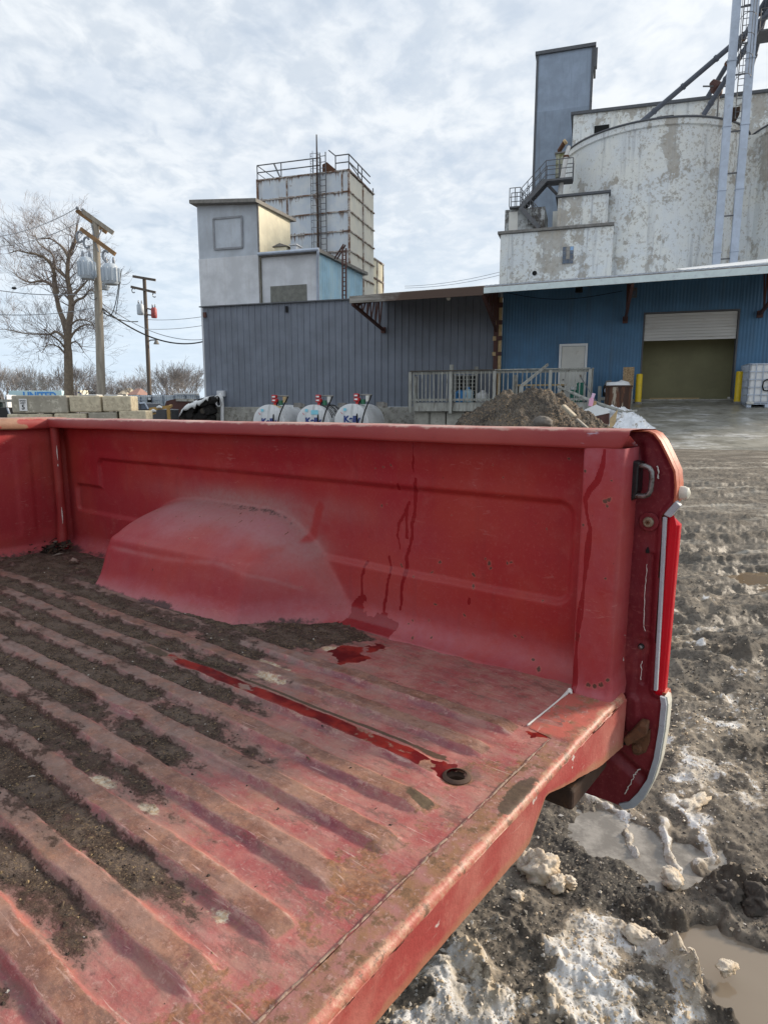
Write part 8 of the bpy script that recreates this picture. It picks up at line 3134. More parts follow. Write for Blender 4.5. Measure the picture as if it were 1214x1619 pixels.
# second pole
YQ = 50.0
qb, qt = at(237, 640, YQ), at(228, 438, YQ)
ps = thing('utility_pole', 'slim brown utility pole farther off with one grey and one red transformer and a lamp', 'utility pole', (qb.x, YQ, 0.3))
oo2 = (qb.x, YQ, 0.3)
m = MB(oo2)
m.tube([(qb.x, YQ, 0.2), (qt.x, YQ, qt.z)], [0.17, 0.13], 12)
m.build('shaft', M_pole2, ps, 50)
for (x0, y0, x1, y1) in ((210, 436.5, 246, 442.5), (207, 453, 246, 462)):
    m = MB(oo2)
    m.bar(at(x0, y0, YQ - 0.2), at(x1, y1, YQ - 0.2), 0.13, 0.17)
    m.build('crossarm', M_pole2, ps)
transformer(216, 228, 480, 497.5, -0.3, ps, M_xf, False, YQ)
transformer(238.5, 248.5, 486, 502.5, -0.3, ps, M_xfr, False, YQ)
m = MB(oo2)
m.bar(at(230, 487, YQ), at(240, 489, YQ), 0.1)
m.build('mount_bracket', M_pole2, ps)
m = MB(oo2)
m.bar(at(231, 497, YQ), at(240, 498, YQ), 0.1)
m.build('mount_bracket', M_pole2, ps)
m = MB(oo2)
p0, p1, p2 = at(234, 540, YQ), at(238, 537.5, YQ), at(247, 537, YQ)
m.tube([p0, p1, p2], 0.05, 6)
la = m.build('lamp_arm', M_wire2, ps, 50)
m = MB(oo2)
m.tube([(p2.x, YQ, p2.z), (p2.x, YQ, p2.z - 0.1), (p2.x, YQ, p2.z - 0.32)], [0.08, 0.12, 0.22], 12)
m.build('lamp_head', M_trim, la, 50)
for (x_, y_) in ((211, 459), (244, 466)):
    p = at(x_, y_, YQ - .2)
    m = MB(oo2)
    m.tube([(p.x + 0.12 * math.cos(a_), p.y, p.z + 0.16 * math.sin(a_)) for a_ in np.linspace(0.6, 5.6, 10)], 0.04, 6)
    m.build('cutout_fuse', M_ins, ps, 50)


def wire(p, q_, sag, r, mat, label, n_=24):
    m = MB()
    pts = []
    for i in range(n_ + 1):
        t_ = i / n_
        v = p.lerp(q_, t_)
        pts.append((v.x, v.y, v.z - sag * 4 * t_ * (1 - t_)))
    m.o = pts[0]
    m.tube(pts, r, 5)
    o = m.build('power_line', mat, None, 60)
    o.location = pts[0]
    tag(o, label, 'power line')
    return o


wire(at(162, 487, YP), at(320, 540, 31.0), 0.55, 0.032, M_wire, 'thick black cable sagging from the tall pole to the grey warehouse corner')
wire(at(160, 478, YP), at(320, 536.5, 31.0), 0.45, 0.014, M_wire2, 'thin service wire just above the thick cable to the grey warehouse')
wire(at(161, 493, YP), at(218, 508, 29), 0.12, 0.022, M_wire, 'short black cable loop below the thick cable near the tall pole')
wire(at(122, 328, YP), at(-60, 378, 24), 0.3, 0.016, M_wire2, 'upper wire running left from the top of the tall pole')
wire(at(122, 352, YP), at(-60, 390, 24), 0.3, 0.014, M_wire2, 'second wire running left just below the upper one')
wire(at(150, 463, YP), at(-60, 448, 24), 0.2, 0.016, M_wire2, 'wire with a dark splice running left past the bare tree')
wire(at(150, 486, YP), at(-60, 492, 24), 0.2, 0.014, M_wire2, 'lowest wire running left from the tall pole')
wire(at(233, 505, YQ), at(322, 500, 44), 0.1, 0.018, M_wire2, 'upper of the thin wires from the slim pole to the warehouse')
wire(at(234, 520, YQ), at(322, 514, 44), 0.1, 0.018, M_wire2, 'lower of the thin wires from the slim pole to the warehouse')
wire(at(210, 437, YQ), at(188, 447, YP - .4), 0.25, 0.014, M_wire2, 'wire linking the slim pole arm to the right transformer')
wire(at(188, 447, YP - 0.4), at(162, 487, YP), 0.7, 0.018, M_wire, 'drooping jumper cable under the right transformer')
wire(at(130, 441, YP - 0.4), at(153, 470, YP - 0.2), 0.35, 0.014, M_wire, 'drooping jumper wire under the left transformer')
wire(at(192, 425, YP - 0.4), at(183, 497, YP - 0.2), 0.05, 0.016, M_wire, 'dark lead hanging down right of the right transformer')
wire(at(640, 452, 70), at(800, 427, 62), 0.3, 0.02, M_wire2, 'faint upper wire between the bolted bin and the silos')
wire(at(640, 455, 70), at(800, 432, 62), 0.3, 0.02, M_wire2, 'faint lower wire between the bolted bin and the silos')
p = at(18, 455.5, 25.2)
m = MB((p.x, p.y, p.z))
m.tube([(p.x, p.y, p.z), (p.x + 0.05, p.y, p.z + 0.01), (p.x + 0.16, p.y, p.z + 0.005), (p.x + 0.2, p.y, p.z)], [0.01, 0.05, 0.05, 0.01], 8)
o = m.build('cable_splice', M_wire, None, 50)
o.location = p
tag(o, 'small dark splice hanging on the wire left of the bare tree', 'cable splice')


# ---- bare trees
def grow(mb, p, d, r, L_, depth, rs, spread=0.6, up=0.12, mi=0, maxd=5, kids=(2, 4), tw=0.004):
    nseg = 4 if depth < 2 else 3
    pts, rad = [Vector(p)], [r]
    d = Vector(d).normalized()
    q_ = Vector(p)
    for i in range(nseg):
        d = (d + Vector((rs.gauss(0, 0.16), rs.gauss(0, 0.16), rs.gauss(0, 0.10) + up * 0.35))).normalized()
        q_ = q_ + d * (L_ / nseg)
        pts.append(q_.copy())
        rad.append(max(r * (1 - 0.62 * (i + 1) / nseg), tw))
    mb.tube(pts, rad, 6 if depth < 2 else (4 if depth < 4 else 3), False, mi)
    if depth >= maxd:
        return
    nk = rs.randint(*kids)
    for i in range(nk):
        t_ = rs.uniform(0.35, 1.0) if i else 1.0
        k_ = min(int(t_ * nseg), nseg - 1)
        f_ = t_ * nseg - k_
        b = pts[k_].lerp(pts[k_ + 1], f_)
        rr_ = rad[k_] + (rad[k_ + 1] - rad[k_]) * f_
        ax = Vector((rs.gauss(0, 1), rs.gauss(0, 1), rs.gauss(0, 0.6))).normalized()
        dd = (d + ax * rs.uniform(spread * 0.6, spread * 1.4)).normalized()
        grow(mb, b, dd, rr_ * rs.uniform(0.6, 0.85), L_ * rs.uniform(0.55, 0.82), depth + 1, rs, spread, up, mi, maxd, kids, tw)


M_bark = plain('grey_brown_bark', (0.21, 0.165, 0.12), 0.9, 0.35, 5, col2=(0.09, 0.075, 0.055), bump=0.02)
M_twig = plain('fine_twigs', (0.20, 0.165, 0.15), 0.9, 0.3, 4)
M_twigfar = plain('far_twigs', (0.22, 0.205, 0.20), 0.9, 0.3, 2)
YTR = 38.0
tb = at(110, 640, YTR)
tree = thing('bare_tree', 'large bare deciduous tree with wide limbs left of the tall pole', 'tree', (tb.x, YTR, 0.3))
oo = (tb.x, YTR, 0.3)
limbs = [([(110, 645), (109, 605), (108, 560), (107, 545), (109, 515), (113, 485), (111, 462), (107, 440), (108, 410), (112, 395), (118, 382), (122, 355)], 0.30, 0.05, 0.0),
         ([(107, 532), (101, 508), (94, 490), (88, 464), (83, 452), (72, 445), (62, 444), (47, 446), (33, 440), (20, 430)], 0.19, 0.02, 1.2),
         ([(90, 464), (86, 440), (86, 432), (80, 417), (72, 408), (58, 402), (42, 399), (28, 396), (15, 400)], 0.14, 0.02, -0.8),
         ([(109, 408), (100, 392), (88, 382), (76, 376), (60, 378)], 0.10, 0.02, 0.8),
         ([(108, 440), (95, 430), (86, 420), (83, 402), (62, 385), (55, 368)], 0.12, 0.02, 1.4),
         ([(113, 470), (122, 460), (132, 450), (140, 442), (150, 444)], 0.11, 0.02, 0.5),
         ([(115, 482), (122, 474), (132, 470), (138, 462), (145, 458), (152, 466)], 0.10, 0.02, -1.0),
         ([(108, 545), (100, 532), (88, 524), (80, 528), (66, 528), (40, 527), (18, 522), (5, 520)], 0.11, 0.015, 0.6),
         ([(106, 555), (95, 540), (82, 530), (70, 520)], 0.08, 0.02, -0.6),
         ([(110, 536), (118, 524), (128, 516), (138, 513), (148, 514)], 0.09, 0.02, 0.8),
         ([(110, 515), (122, 506), (135, 506), (146, 512), (152, 528)], 0.07, 0.015, -0.5),
         ([(109, 545), (118, 540), (126, 545), (132, 556)], 0.06, 0.015, 0.4),
         ([(105, 562), (92, 548), (76, 545), (66, 558)], 0.06, 0.015, -0.7)]
m = MB(oo)
mt = MB(oo)
rs = random.Random(11)
for li, (px_, ra, rb2, dy) in enumerate(limbs):
    pts = []
    for i, (a, b) in enumerate(px_):
        t_ = i / (len(px_) - 1)
        pts.append(at(a, b, YTR + dy * 2.2 * t_))
    nn = len(pts)
    sm = []
    for i in range(nn - 1):
        p0, p1, p2, p3 = pts[max(i - 1, 0)], pts[i], pts[i + 1], pts[min(i + 2, nn - 1)]
        for k_ in range(4):
            t_ = k_ / 4
            sm.append(0.5 * ((2 * p1) + (-p0 + p2) * t_ + (2 * p0 - 5 * p1 + 4 * p2 - p3) * t_ * t_ + (-p0 + 3 * p1 - 3 * p2 + p3) * t_ ** 3))
    sm.append(pts[-1])
    ns = len(sm)
    rad = [ra + (rb2 - ra) * (i / (ns - 1)) ** 0.75 for i in range(ns)]
    m.tube(sm, rad, 9 if li < 3 else 7, False)
    start = int(ns * (0.45 if li == 0 else 0.25))
    for i in range(start, ns):
        for _ in range(2 if rs.random() < 0.35 else 1):
            d = (sm[min(i + 1, ns - 1)] - sm[max(i - 1, 0)]).normalized()
            ax = Vector((rs.gauss(0, 1), rs.gauss(0, 1), rs.gauss(0.25, 0.8))).normalized()
            dd = (d * 0.5 + ax * rs.uniform(0.5, 1.0)).normalized()
            L_ = rs.uniform(0.5, 1.25)
            grow(mt, sm[i], dd, max(rad[i] * 0.35, 0.014), L_, 2, rs, 0.7, 0.22, 0, 5, (2, 4), 0.0042)
m.build('trunk', M_bark, tree, 70)
mt.build('crown', M_twig, tree, 70)

# smaller bare trees far behind, three shapes shared between them
protos = []
for k_ in range(3):
    rs = random.Random(40 + k_)
    m = MB()
    m.tube([(0, 0, -0.3), (0.05, 0, 0.7), (0.02, 0.05, 1.3)], [0.17, 0.14, 0.12], 7, False)
    mc = MB()
    for i in range(7 + k_):
        a_ = i * 2.4 + k_
        grow(mc, (0.02, 0.03, 0.9 + 0.07 * i), (math.cos(a_) * 0.75, math.sin(a_) * 0.75, 1.0 + 0.1 * i), 0.09, 2.0, 0, rs, 0.55, 0.25, 0, 4, (3, 4), 0.010)
    protos.append((m, mc))
spots = [(60, 95, 9.0, 0, 'broad bare tree behind the big tree, its crown left of the trunk'), (122, 80, 8.5, 1, 'bare tree seen between the big tree and the tall pole'), (160, 110, 8.2, 2, 'bare tree just right of the tall pole'),
         (183, 130, 7.4, 0, 'pale bare tree between the two poles, left one'), (215, 115, 8.0, 1, 'bare tree left of the slim pole'), (228, 140, 8.6, 2, 'faint bare tree directly behind the slim pole'),
         (262, 90, 8.6, 0, 'reddish bare tree right of the slim pole'), (281, 80, 8.4, 1, 'largest bare tree beside the grey warehouse corner'), (300, 100, 8.8, 2, 'bare tree half behind the grey warehouse corner'),
         (8, 100, 9.5, 1, 'bare tree at the far left edge'), (32, 120, 8.5, 2, 'bare tree above the pale blue trailer'), (86, 120, 8.2, 2, 'thin bare tree behind the pale blue trailer end'), (145, 125, 8.0, 0, 'faint bare tree behind the tall pole foot')]
first = [None] * 3
for (px_, Y_, h_, k_, lab) in spots:
    p = at(px_, 640, Y_)
    sc_h = 0.88 * h_ * (Y_ / 100) ** 0.2 / 6.5
    if first[k_] is None:
        r_ = thing('bare_tree', lab, 'tree', (p.x, Y_, 0.3), 0, 'small bare trees along the back')
        protos[k_][0].build('trunk', M_twigfar, r_, 70)
        protos[k_][1].build('crown', M_twigfar, r_, 70)
        first[k_] = r_
    else:
        r_ = copy_tree(first[k_])
        r_.location = (p.x, Y_, 0.3)
        r_['label'] = lab
    r_.rotation_euler = (0, 0, random.uniform(0, 6))
    sx_ = sc_h * random.uniform(0.95, 1.15)
    r_.scale = (sx_, sx_, sc_h)
# far wood as one mass of fine stems
m = MB()
rs = random.Random(77)
for i in range(700):
    x_ = rs.uniform(-150, -28)
    y_ = rs.uniform(165, 210)
    h_ = rs.uniform(1.8, 5.5) * (0.7 + 0.5 * math.sin(x_ * 0.13) ** 2)
    lean = rs.gauss(0, 0.5)
    m.tube([(x_, y_, 0), (x_ + lean * 0.5, y_, h_ * 0.6), (x_ + lean * 1.6, y_, h_)], [0.09, 0.06, 0.02], 3, False)
    for k_ in range(3):
        z_ = h_ * rs.uniform(0.3, 0.8)
        m.tube([(x_ + lean * 0.5, y_, z_), (x_ + rs.gauss(0, 1.3), y_, z_ + rs.uniform(0.6, 2))], [0.05, 0.02], 3, False)
fw = m.build('far_wood', M_twigfar)
tag(fw, 'grey brown band of bare woodland along the skyline at the left', 'woodland', kind='stuff')
m = MB()
for i in range(60):
    x_ = rs.choice([rs.uniform(-100, -96), rs.uniform(-75, -70), rs.uniform(-66, -62)])
    y_ = rs.uniform(160, 164)
    h_ = rs.uniform(3.5, 6.0)
    for k_ in range(26):
        z_ = rs.uniform(0.2, h_)
        r2 = (1.7 * (1 - z_ / h_) + 0.3)
        a_ = rs.uniform(0, 6.28)
        c_ = Vector((x_ + r2 * math.cos(a_), y_ + r2 * math.sin(a_), z_))
        s_ = rs.uniform(0.3, 0.7)
        m.add([c_ + Vector((rs.gauss(0, s_), rs.gauss(0, s_), rs.gauss(0, s_))) for _ in range(3)], [(0, 1, 2)])
ev = m.build('far_evergreens', plain('dark_evergreen', (0.035, 0.05, 0.045), 0.9, 0.3, 2))
tag(ev, 'low dark evergreens on the skyline at the left', 'evergreens', kind='stuff')
# ================================================================== GROUND
def gz_base(r):
    return 0.31 * np.clip((r - 2.2) / 14.3, 0, 1) + 0.06 * np.clip((r - 17) / 10, 0, 1)


az_f = np.arange(R(-3), R(39), R(0.085))
az_c1 = np.linspace(R(39), R(180), 48)
az_c0 = np.linspace(R(-180), R(-3), 60)[:-1]
AZ = np.concatenate([az_c0, az_f, az_c1])
rr_l = [0.001, 0.1, 0.25]
while rr_l[-1] < 900:
    r_ = rr_l[-1]
    k_ = 0.06 if r_ < 0.95 else (0.0036 if r_ < 7 else (0.0055 if r_ < 17.5 else 0.06))
    rr_l.append(r_ * (1 + k_))
RRr = np.array(rr_l)
Ag, Rg = np.meshgrid(AZ, RRr)
Xg, Yg = Rg * np.sin(Ag), Rg * np.cos(Ag)


def gp(pts, z=0.0):
    return [tuple(ong(a, b, z)[:2]) for a, b in pts]


def gmask(pts, soft, z=0.0, wob=0.03):
    wx = Xg + wob * fbm(Xg * 9, Yg * 9, 3, 0.55, 91)
    wy = Yg + wob * fbm(Xg * 9, Yg * 9, 3, 0.55, 92)
    P_ = gp(pts, z)
    near_ = (Rg < 9)
    out_ = np.zeros_like(Xg)
    out_[near_] = polymask(wx[near_], wy[near_], P_, soft)
    return out_


def gline(pts, wd, z=0.0, wob=0.012):
    near_ = (Rg < 9)
    out_ = np.zeros_like(Xg)
    wx = Xg[near_] + wob * fbm(Xg[near_] * 14, Yg[near_] * 14, 3, 0.55, 93)
    wy = Yg[near_] + wob * fbm(Xg[near_] * 14, Yg[near_] * 14, 3, 0.55, 94)
    out_[near_] = np.exp(-(segdist(wx, wy, gp(pts, z)) / wd) ** 2)
    return out_


nearf = np.clip((9 - Rg) / 5, 0, 1)
n1 = fbm(Xg * 1.6, Yg * 1.6, 5, 0.55, 101)
n2 = fbm(Xg * 7, Yg * 7, 4, 0.55, 102)
n3 = fbm(Xg * 26, Yg * 26, 3, 0.55, 103)
rd = ridged(Xg * 5, Yg * 5, 4, 0.55, 104)
lx, ly = Xg * math.cos(R(-12)) - Yg * math.sin(R(-12)), Xg * math.sin(R(-12)) + Yg * math.cos(R(-12))
band = fbm(lx * 0.45, ly * 2.6, 5, 0.6, 105)
band2 = ridged(lx * 0.8, ly * 5.5, 3, 0.55, 106)
lx0, ly0 = lx, ly
snow = np.maximum.reduce([
    gmask([(868, 1478), (905, 1448), (960, 1440), (1000, 1470), (1050, 1500), (1085, 1545), (1112, 1590), (1100, 1619), (1000, 1660), (900, 1660), (850, 1590), (838, 1540), (850, 1510)], 0.035) * 1.0,
    gmask([(560, 1700), (640, 1570), (690, 1518), (735, 1490), (780, 1540), (830, 1570), (850, 1610), (830, 1680)], 0.04) * 0.92,
    gmask([(690, 1475), (720, 1462), (800, 1400), (830, 1405), (880, 1440), (860, 1480), (790, 1510), (740, 1500)], 0.05) * 0.42,
    gmask([(985, 1285), (1030, 1235), (1065, 1192), (1130, 1200), (1240, 1225), (1240, 1292), (1150, 1285), (1090, 1290), (1040, 1300)], 0.10, 0, 0.07) * 0.72,
    gmask([(1080, 1110), (1160, 1100), (1240, 1120), (1240, 1170), (1130, 1180), (1060, 1170)], 0.12, 0, 0.08) * 0.34])
prints = np.maximum.reduce([
    gline([(985, 1285), (994, 1315), (1001, 1345)], 0.020) * 1.0, gline([(1046, 1300), (1056, 1340), (1068, 1372)], 0.022), gline([(1092, 1290), (1108, 1320), (1124, 1350), (1100, 1368)], 0.022),
    gline([(930, 1262), (965, 1275), (990, 1288)], 0.02) * 0.9, gline([(1058, 1268), (1085, 1290), (1110, 1300)], 0.035) * 0.95,
    gline([(975, 1230), (1000, 1262)], 0.03) * 0.4])
snow = np.clip(snow * (0.35 + 0.65 * ss(fbm(Xg * 5, Yg * 5, 4, 0.6, 131), -0.42, 0.05)), 0, 1)
snow = np.maximum(snow, prints)
patch = ss(fbm(lx0 * 1.6, ly0 * 3.2, 5, 0.62, 133), 0.30, 0.55) * ss(Rg, 1.9, 2.4) * (1 - ss(Rg, 4.2, 6.5))
snow = np.maximum(snow, 0.55 * patch)
pw1 = gmask([(1045, 1492), (1058, 1462), (1130, 1452), (1165, 1478), (1260, 1500), (1260, 1640), (1175, 1625), (1120, 1575), (1080, 1525)], 0.03)
pw2 = gmask([(905, 1268), (945, 1258), (1010, 1295), (1085, 1330), (1150, 1345), (1120, 1382), (1060, 1400), (985, 1352), (935, 1345), (912, 1305)], 0.05) * (1 - snow * 0.8)
pw3 = gmask([(1125, 909), (1165, 902), (1260, 904), (1260, 928), (1180, 926)], 0.10, 0.06, 0.05)
grav = gmask([(850, 1290), (930, 1285), (985, 1350), (1050, 1400), (1080, 1440), (1040, 1500), (960, 1438), (900, 1425), (850, 1390)], 0.06)
lump = np.maximum.reduce([gline([(1120, 1400), (1170, 1405), (1230, 1430)], 0.045), gline([(1048, 1490), (1075, 1530), (1105, 1575), (1150, 1619)], 0.03), gline([(880, 1540), (930, 1560), (975, 1580)], 0.022) * 0.7,
                          gline([(1000, 1440), (1050, 1430), (1075, 1450)], 0.03) * 0.6, gline([(1170, 1195), (1230, 1205)], 0.06), gline([(1060, 1040), (1120, 1050), (1200, 1040)], 0.08) * 0.7])
crest = np.maximum.reduce([gline([(705, 1480), (735, 1510), (765, 1545), (790, 1590)], 0.022), gline([(800, 1455), (830, 1475), (855, 1500)], 0.015) * 0.6, gline([(850, 1545), (880, 1600), (900, 1640)], 0.018) * 0.8, gline([(985, 1470), (1050, 1510), (1090, 1560)], 0.02) * 0.6])
mid = np.clip((Rg - 2.3) / 1.0, 0, 1)
Zg = gz_base(Rg)
amp_near = 1.0 * nearf
Zg = Zg + 0.012 * n1 * nearf + 0.009 * n2 * nearf + 0.0042 * n3 * nearf * (1 - 0.8 * mid)
Zg = Zg + 0.012 * np.clip(rd - 0.5, 0, 2) * nearf
# rutted ground further out
farf = ss(Rg, 2.2, 3.6)
fade_r = np.clip((16.4 - Rg) / 1.5, 0, 1)
Zg = Zg + farf * fade_r * (0.024 * band + 0.020 * np.clip(band2 - 0.5, 0, 2) * ss(n1, -0.5, 0.4) + 0.014 * np.clip(ridged(lx * 2.0, ly * 8.0, 4, 0.55, 107) - 0.6, 0, 2) + 0.004 * fbm(lx * 12, ly * 26, 2, 0.6, 108))
# tyre lug prints crossing the mid ground
for (pa, pb) in (((1240, 985), (1060, 960)), ((1240, 1045), (1050, 1010)), ((1240, 1095), (1060, 1075))):
    (ax, ay), (bx, by) = gp([pa, pb], 0.05)
    dx, dy = bx - ax, by - ay
    ln = math.hypot(dx, dy)
    u_ = ((Xg - ax) * dx + (Yg - ay) * dy) / ln
    v_ = (-(Xg - ax) * dy + (Yg - ay) * dx) / ln
    inb = np.exp(-(v_ / 0.16) ** 4) * ((u_ > -0.5) & (u_ < ln + 0.3))
    lug = np.sin(u_ / 0.085 * math.pi + np.abs(v_) * 22 + 2 * n1)
    Zg = Zg + inb * (0.010 * lug - 0.016) + 0.016 * np.exp(-((np.abs(v_) - 0.22) / 0.05) ** 2) * ((u_ > -0.5) & (u_ < ln + 0.3))
icy = ss(fbm(Xg * 4, Yg * 4, 3, 0.5, 118), -0.35, 0.35)
Zg = Zg + snow * (0.012 + 0.016 * fbm(Xg * 5, Yg * 5, 3, 0.5, 111) + icy * (0.0085 * np.clip(ridged(Xg * 11, Yg * 11, 3, 0.5, 112) - 0.5, 0, 2) + 0.0040 * fbm(Xg * 38, Yg * 38, 2, 0.6, 113)) + 0.0012 * fbm(Xg * 60, Yg * 60, 2, 0.6, 119))
Zg = Zg + lump * (0.028 + 0.022 * n2 + 0.014 * n3) + crest * (0.030 + 0.025 * n2 + 0.016 * n3)
Zg = Zg - pw1 * 0.055 - pw2 * 0.040 - pw3 * 0.07
Zg = Zg + grav * (0.004 * fbm(Xg * 60, Yg * 60, 2, 0.6, 114))
# long tyre ruts running across the yard
rutw = np.zeros_like(Xg)
for (y0_, y1_, wd_, dp_) in ((757, 752, 0.20, 0.05), (770, 764, 0.16, 0.05), (792, 800, 0.16, 0.035), (835, 826, 0.13, 0.05), (850, 846, 0.12, 0.05), (874, 868, 0.11, 0.045), (890, 893, 0.09, 0.035), (942, 930, 0.09, 0.035), (978, 972, 0.08, 0.03), (1020, 1036, 0.07, 0.03)):
    zz_r = 0.31 if y0_ < 800 else (0.16 if y0_ < 860 else 0.08)
    pts_r = gp([(1000, y0_ - 1), (1080, y0_), (1150, (y0_ + y1_) / 2 + 2), (1214, y1_), (1300, y1_ - 1)], zz_r)
    dd_r = np.full(Xg.shape, 9.0)
    msk = (Rg < 17) & (Rg > 2) & (Xg > 0)
    dd_r[msk] = segdist(Xg[msk] + 0.05 * n1[msk], Yg[msk] + 0.08 * n1[msk] + 0.03 * n2[msk], pts_r)
    cut = np.exp(-(dd_r / wd_) ** 2)
    rutw = np.maximum(rutw, cut)
    Zg = Zg - dp_ * cut + 0.6 * dp_ * np.exp(-((dd_r - wd_ * 1.7) / (wd_ * 0.5)) ** 2) * (0.5 + n2 * 0.6)
# ramp sits on top further out, keep the yard just below it there
wet = np.clip(0.9 * np.maximum.reduce([pw1, pw2, pw3, rutw * 0.8]) + 0.45 * farf * ss(-band, -0.15, 0.35), 0, 1)
for nm, a_, b_ in (('snow', 0, 0),):
    pass
n = newmat('muddy_yard_ground')
p1 = n.noise(5, 6, 0.7)
p2 = n.noise(38, 6, 0.72)
p3 = n.noise(150, 4, 0.7)
strat = n.noise(1.0, 6, 0.7, sc=(0.7, 3.4, 1.0))
mud = n.mix(n.step(p2, 0.34, 0.66), (0.062, 0.054, 0.046, 1), (0.170, 0.148, 0.122, 1))
mud = n.mix(n.m('MULTIPLY', n.step(p1, 0.45, 0.65), 0.7), mud, (0.245, 0.215, 0.175, 1))
mud = n.mix(n.m('MULTIPLY', n.step(strat, 0.5, 0.64), n.m('MULTIPLY', n.attr('far'), 0.85)), mud, (0.37, 0.345, 0.30, 1))
mud = n.mix(n.m('MULTIPLY', n.step(n.noise(1.0, 6, 0.7, sc=(0.9, 4.5, 1), loc=(4, 2, 0)), 0.53, 0.63), n.m('MULTIPLY', n.attr('far'), 0.75)), mud, (0.055, 0.05, 0.046, 1))
mud = n.mix(n.m('MULTIPLY', n.step(n.noise(21, 6, 0.75, loc=(2, 2, 2)), 0.56, 0.66), 0.6), mud, (0.30, 0.25, 0.19, 1))
gv = n.attr('gravel')
gc = n.vor(190, out='Color')
gcol = n.mix(n.sep(gc)[0], (0.028, 0.026, 0.024, 1), (0.095, 0.088, 0.078, 1))
gcol = n.mix(n.step(n.sep(gc)[1], 0.90, 0.94), gcol, (0.24, 0.21, 0.17, 1))
mud = n.mix(n.m('MULTIPLY', gv, n.step(p1, 0.25, 0.5)), mud, gcol)
mud = n.mix(n.m('MULTIPLY', n.attr('dark'), 0.85), mud, n.mix(p2, (0.022, 0.018, 0.015, 1), (0.085, 0.07, 0.055, 1)))
snv = n.m('ADD', n.attr('snow'), n.m('MULTIPLY', n.m('SUBTRACT', n.noise(11, 9, 0.76), 0.5), 2.5))
sn = n.step(snv, 0.56, 0.74)
sl = n.step(snv, 0.22, 0.56)
sc_w = n.mix(n.step(n.noise(9, 6, 0.7, loc=(5, 5, 5)), 0.40, 0.62), (0.64, 0.645, 0.65, 1), (0.44, 0.39, 0.32, 1))
sc_w = n.mix(n.m('MULTIPLY', n.step(n.noise(60, 5, 0.7), 0.55, 0.68), 0.65), sc_w, (0.26, 0.22, 0.175, 1))
sc_w = n.mix(n.m('MULTIPLY', n.attr('crest'), 0.8), sc_w, (0.50, 0.40, 0.27, 1))
mud = n.mix(n.m('MULTIPLY', sl, 0.75), mud, n.mix(p2, (0.24, 0.20, 0.15, 1), (0.38, 0.32, 0.25, 1)))
c = n.mix(sn, mud, sc_w)
wt = n.attr('wet')
c = n.mix(n.m('MULTIPLY', wt, n.m('SUBTRACT', 0.65, n.m('MULTIPLY', sn, 0.5))), c, (0.10, 0.085, 0.066, 1))
wgl = n.step(n.m('ADD', n.m('MULTIPLY', wt, 0.55), n.m('MULTIPLY', n.noise(7, 5, 0.65, loc=(1, 1, 7)), 0.8)), 0.48, 0.75)
rough = n.lerp(sn, n.lerp(wgl, 0.85, 0.46), 0.7)
b = n.bump(n.m('ADD', n.m('MULTIPLY', p2, 0.7), n.m('MULTIPLY', p3, 0.35)), 0.009, 0.7)
M_ground = fin(n, c, rough, b, None, 0.22)
farattr = ss(Rg, 2.6, 5.5)
ground = gridmesh('ground', Xg, Yg, Zg, M_ground, None, dict(snow=snow, wet=wet, gravel=grav, dark=np.clip(lump, 0, 1), crest=np.clip(crest, 0, 1), far=farattr))
# close the seam behind the camera and the centre is under the truck
tag(ground, 'rutted half frozen mud with dirty snow and meltwater', None, kind='structure')

# water sheets
n = newmat('muddy_meltwater')
c = n.mix(n.noise(4, 4), (0.20, 0.165, 0.125, 1), (0.24, 0.20, 0.155, 1))
M_water = fin(n, c, 0.05, n.bump(n.noise(6, 3), 0.002, 0.2))
n = newmat('grey_slush_water')
c = n.mix(n.step(n.noise(14, 5, 0.7), 0.4, 0.65), (0.17, 0.155, 0.135, 1), (0.30, 0.28, 0.25, 1))
M_slush = fin(n, c, 0.20, n.bump(n.noise(40, 4, 0.7), 0.003, 0.4))
n = newmat('brown_puddle_water')
M_brownw = fin(n, n.mix(n.noise(3, 3), (0.17, 0.125, 0.08, 1), (0.20, 0.15, 0.10, 1)), 0.06)


def puddle(pts, z0, lvl, mat, label):
    P_ = gp(pts, z0)
    m = MB()
    m.add([(x, y, lvl) for x, y in P_], [tuple(range(len(P_)))])
    o = m.build('puddle', mat)
    tag(o, label, None, kind='structure')
    return o


puddle([(1020, 1520), (1030, 1440), (1130, 1425), (1190, 1440), (1300, 1480), (1320, 1680), (1180, 1700), (1090, 1600)], 0.0, -0.022, M_water, 'brown meltwater puddle at the near right')
puddle([(880, 1290), (900, 1250), (960, 1240), (1030, 1280), (1170, 1320), (1160, 1400), (1050, 1425), (960, 1375), (900, 1350)], 0.0, -0.014, M_slush, 'grey slush water in the tyre prints behind the tail')
_a = ong(1180, 914, 0.06)
puddle([(1110, 912), (1160, 895), (1280, 895), (1280, 936), (1180, 932)], 0.06, float(gz_base(np.array(_a.xy.length))) - 0.030, M_brownw, 'thin brown puddle in the middle of the yard')

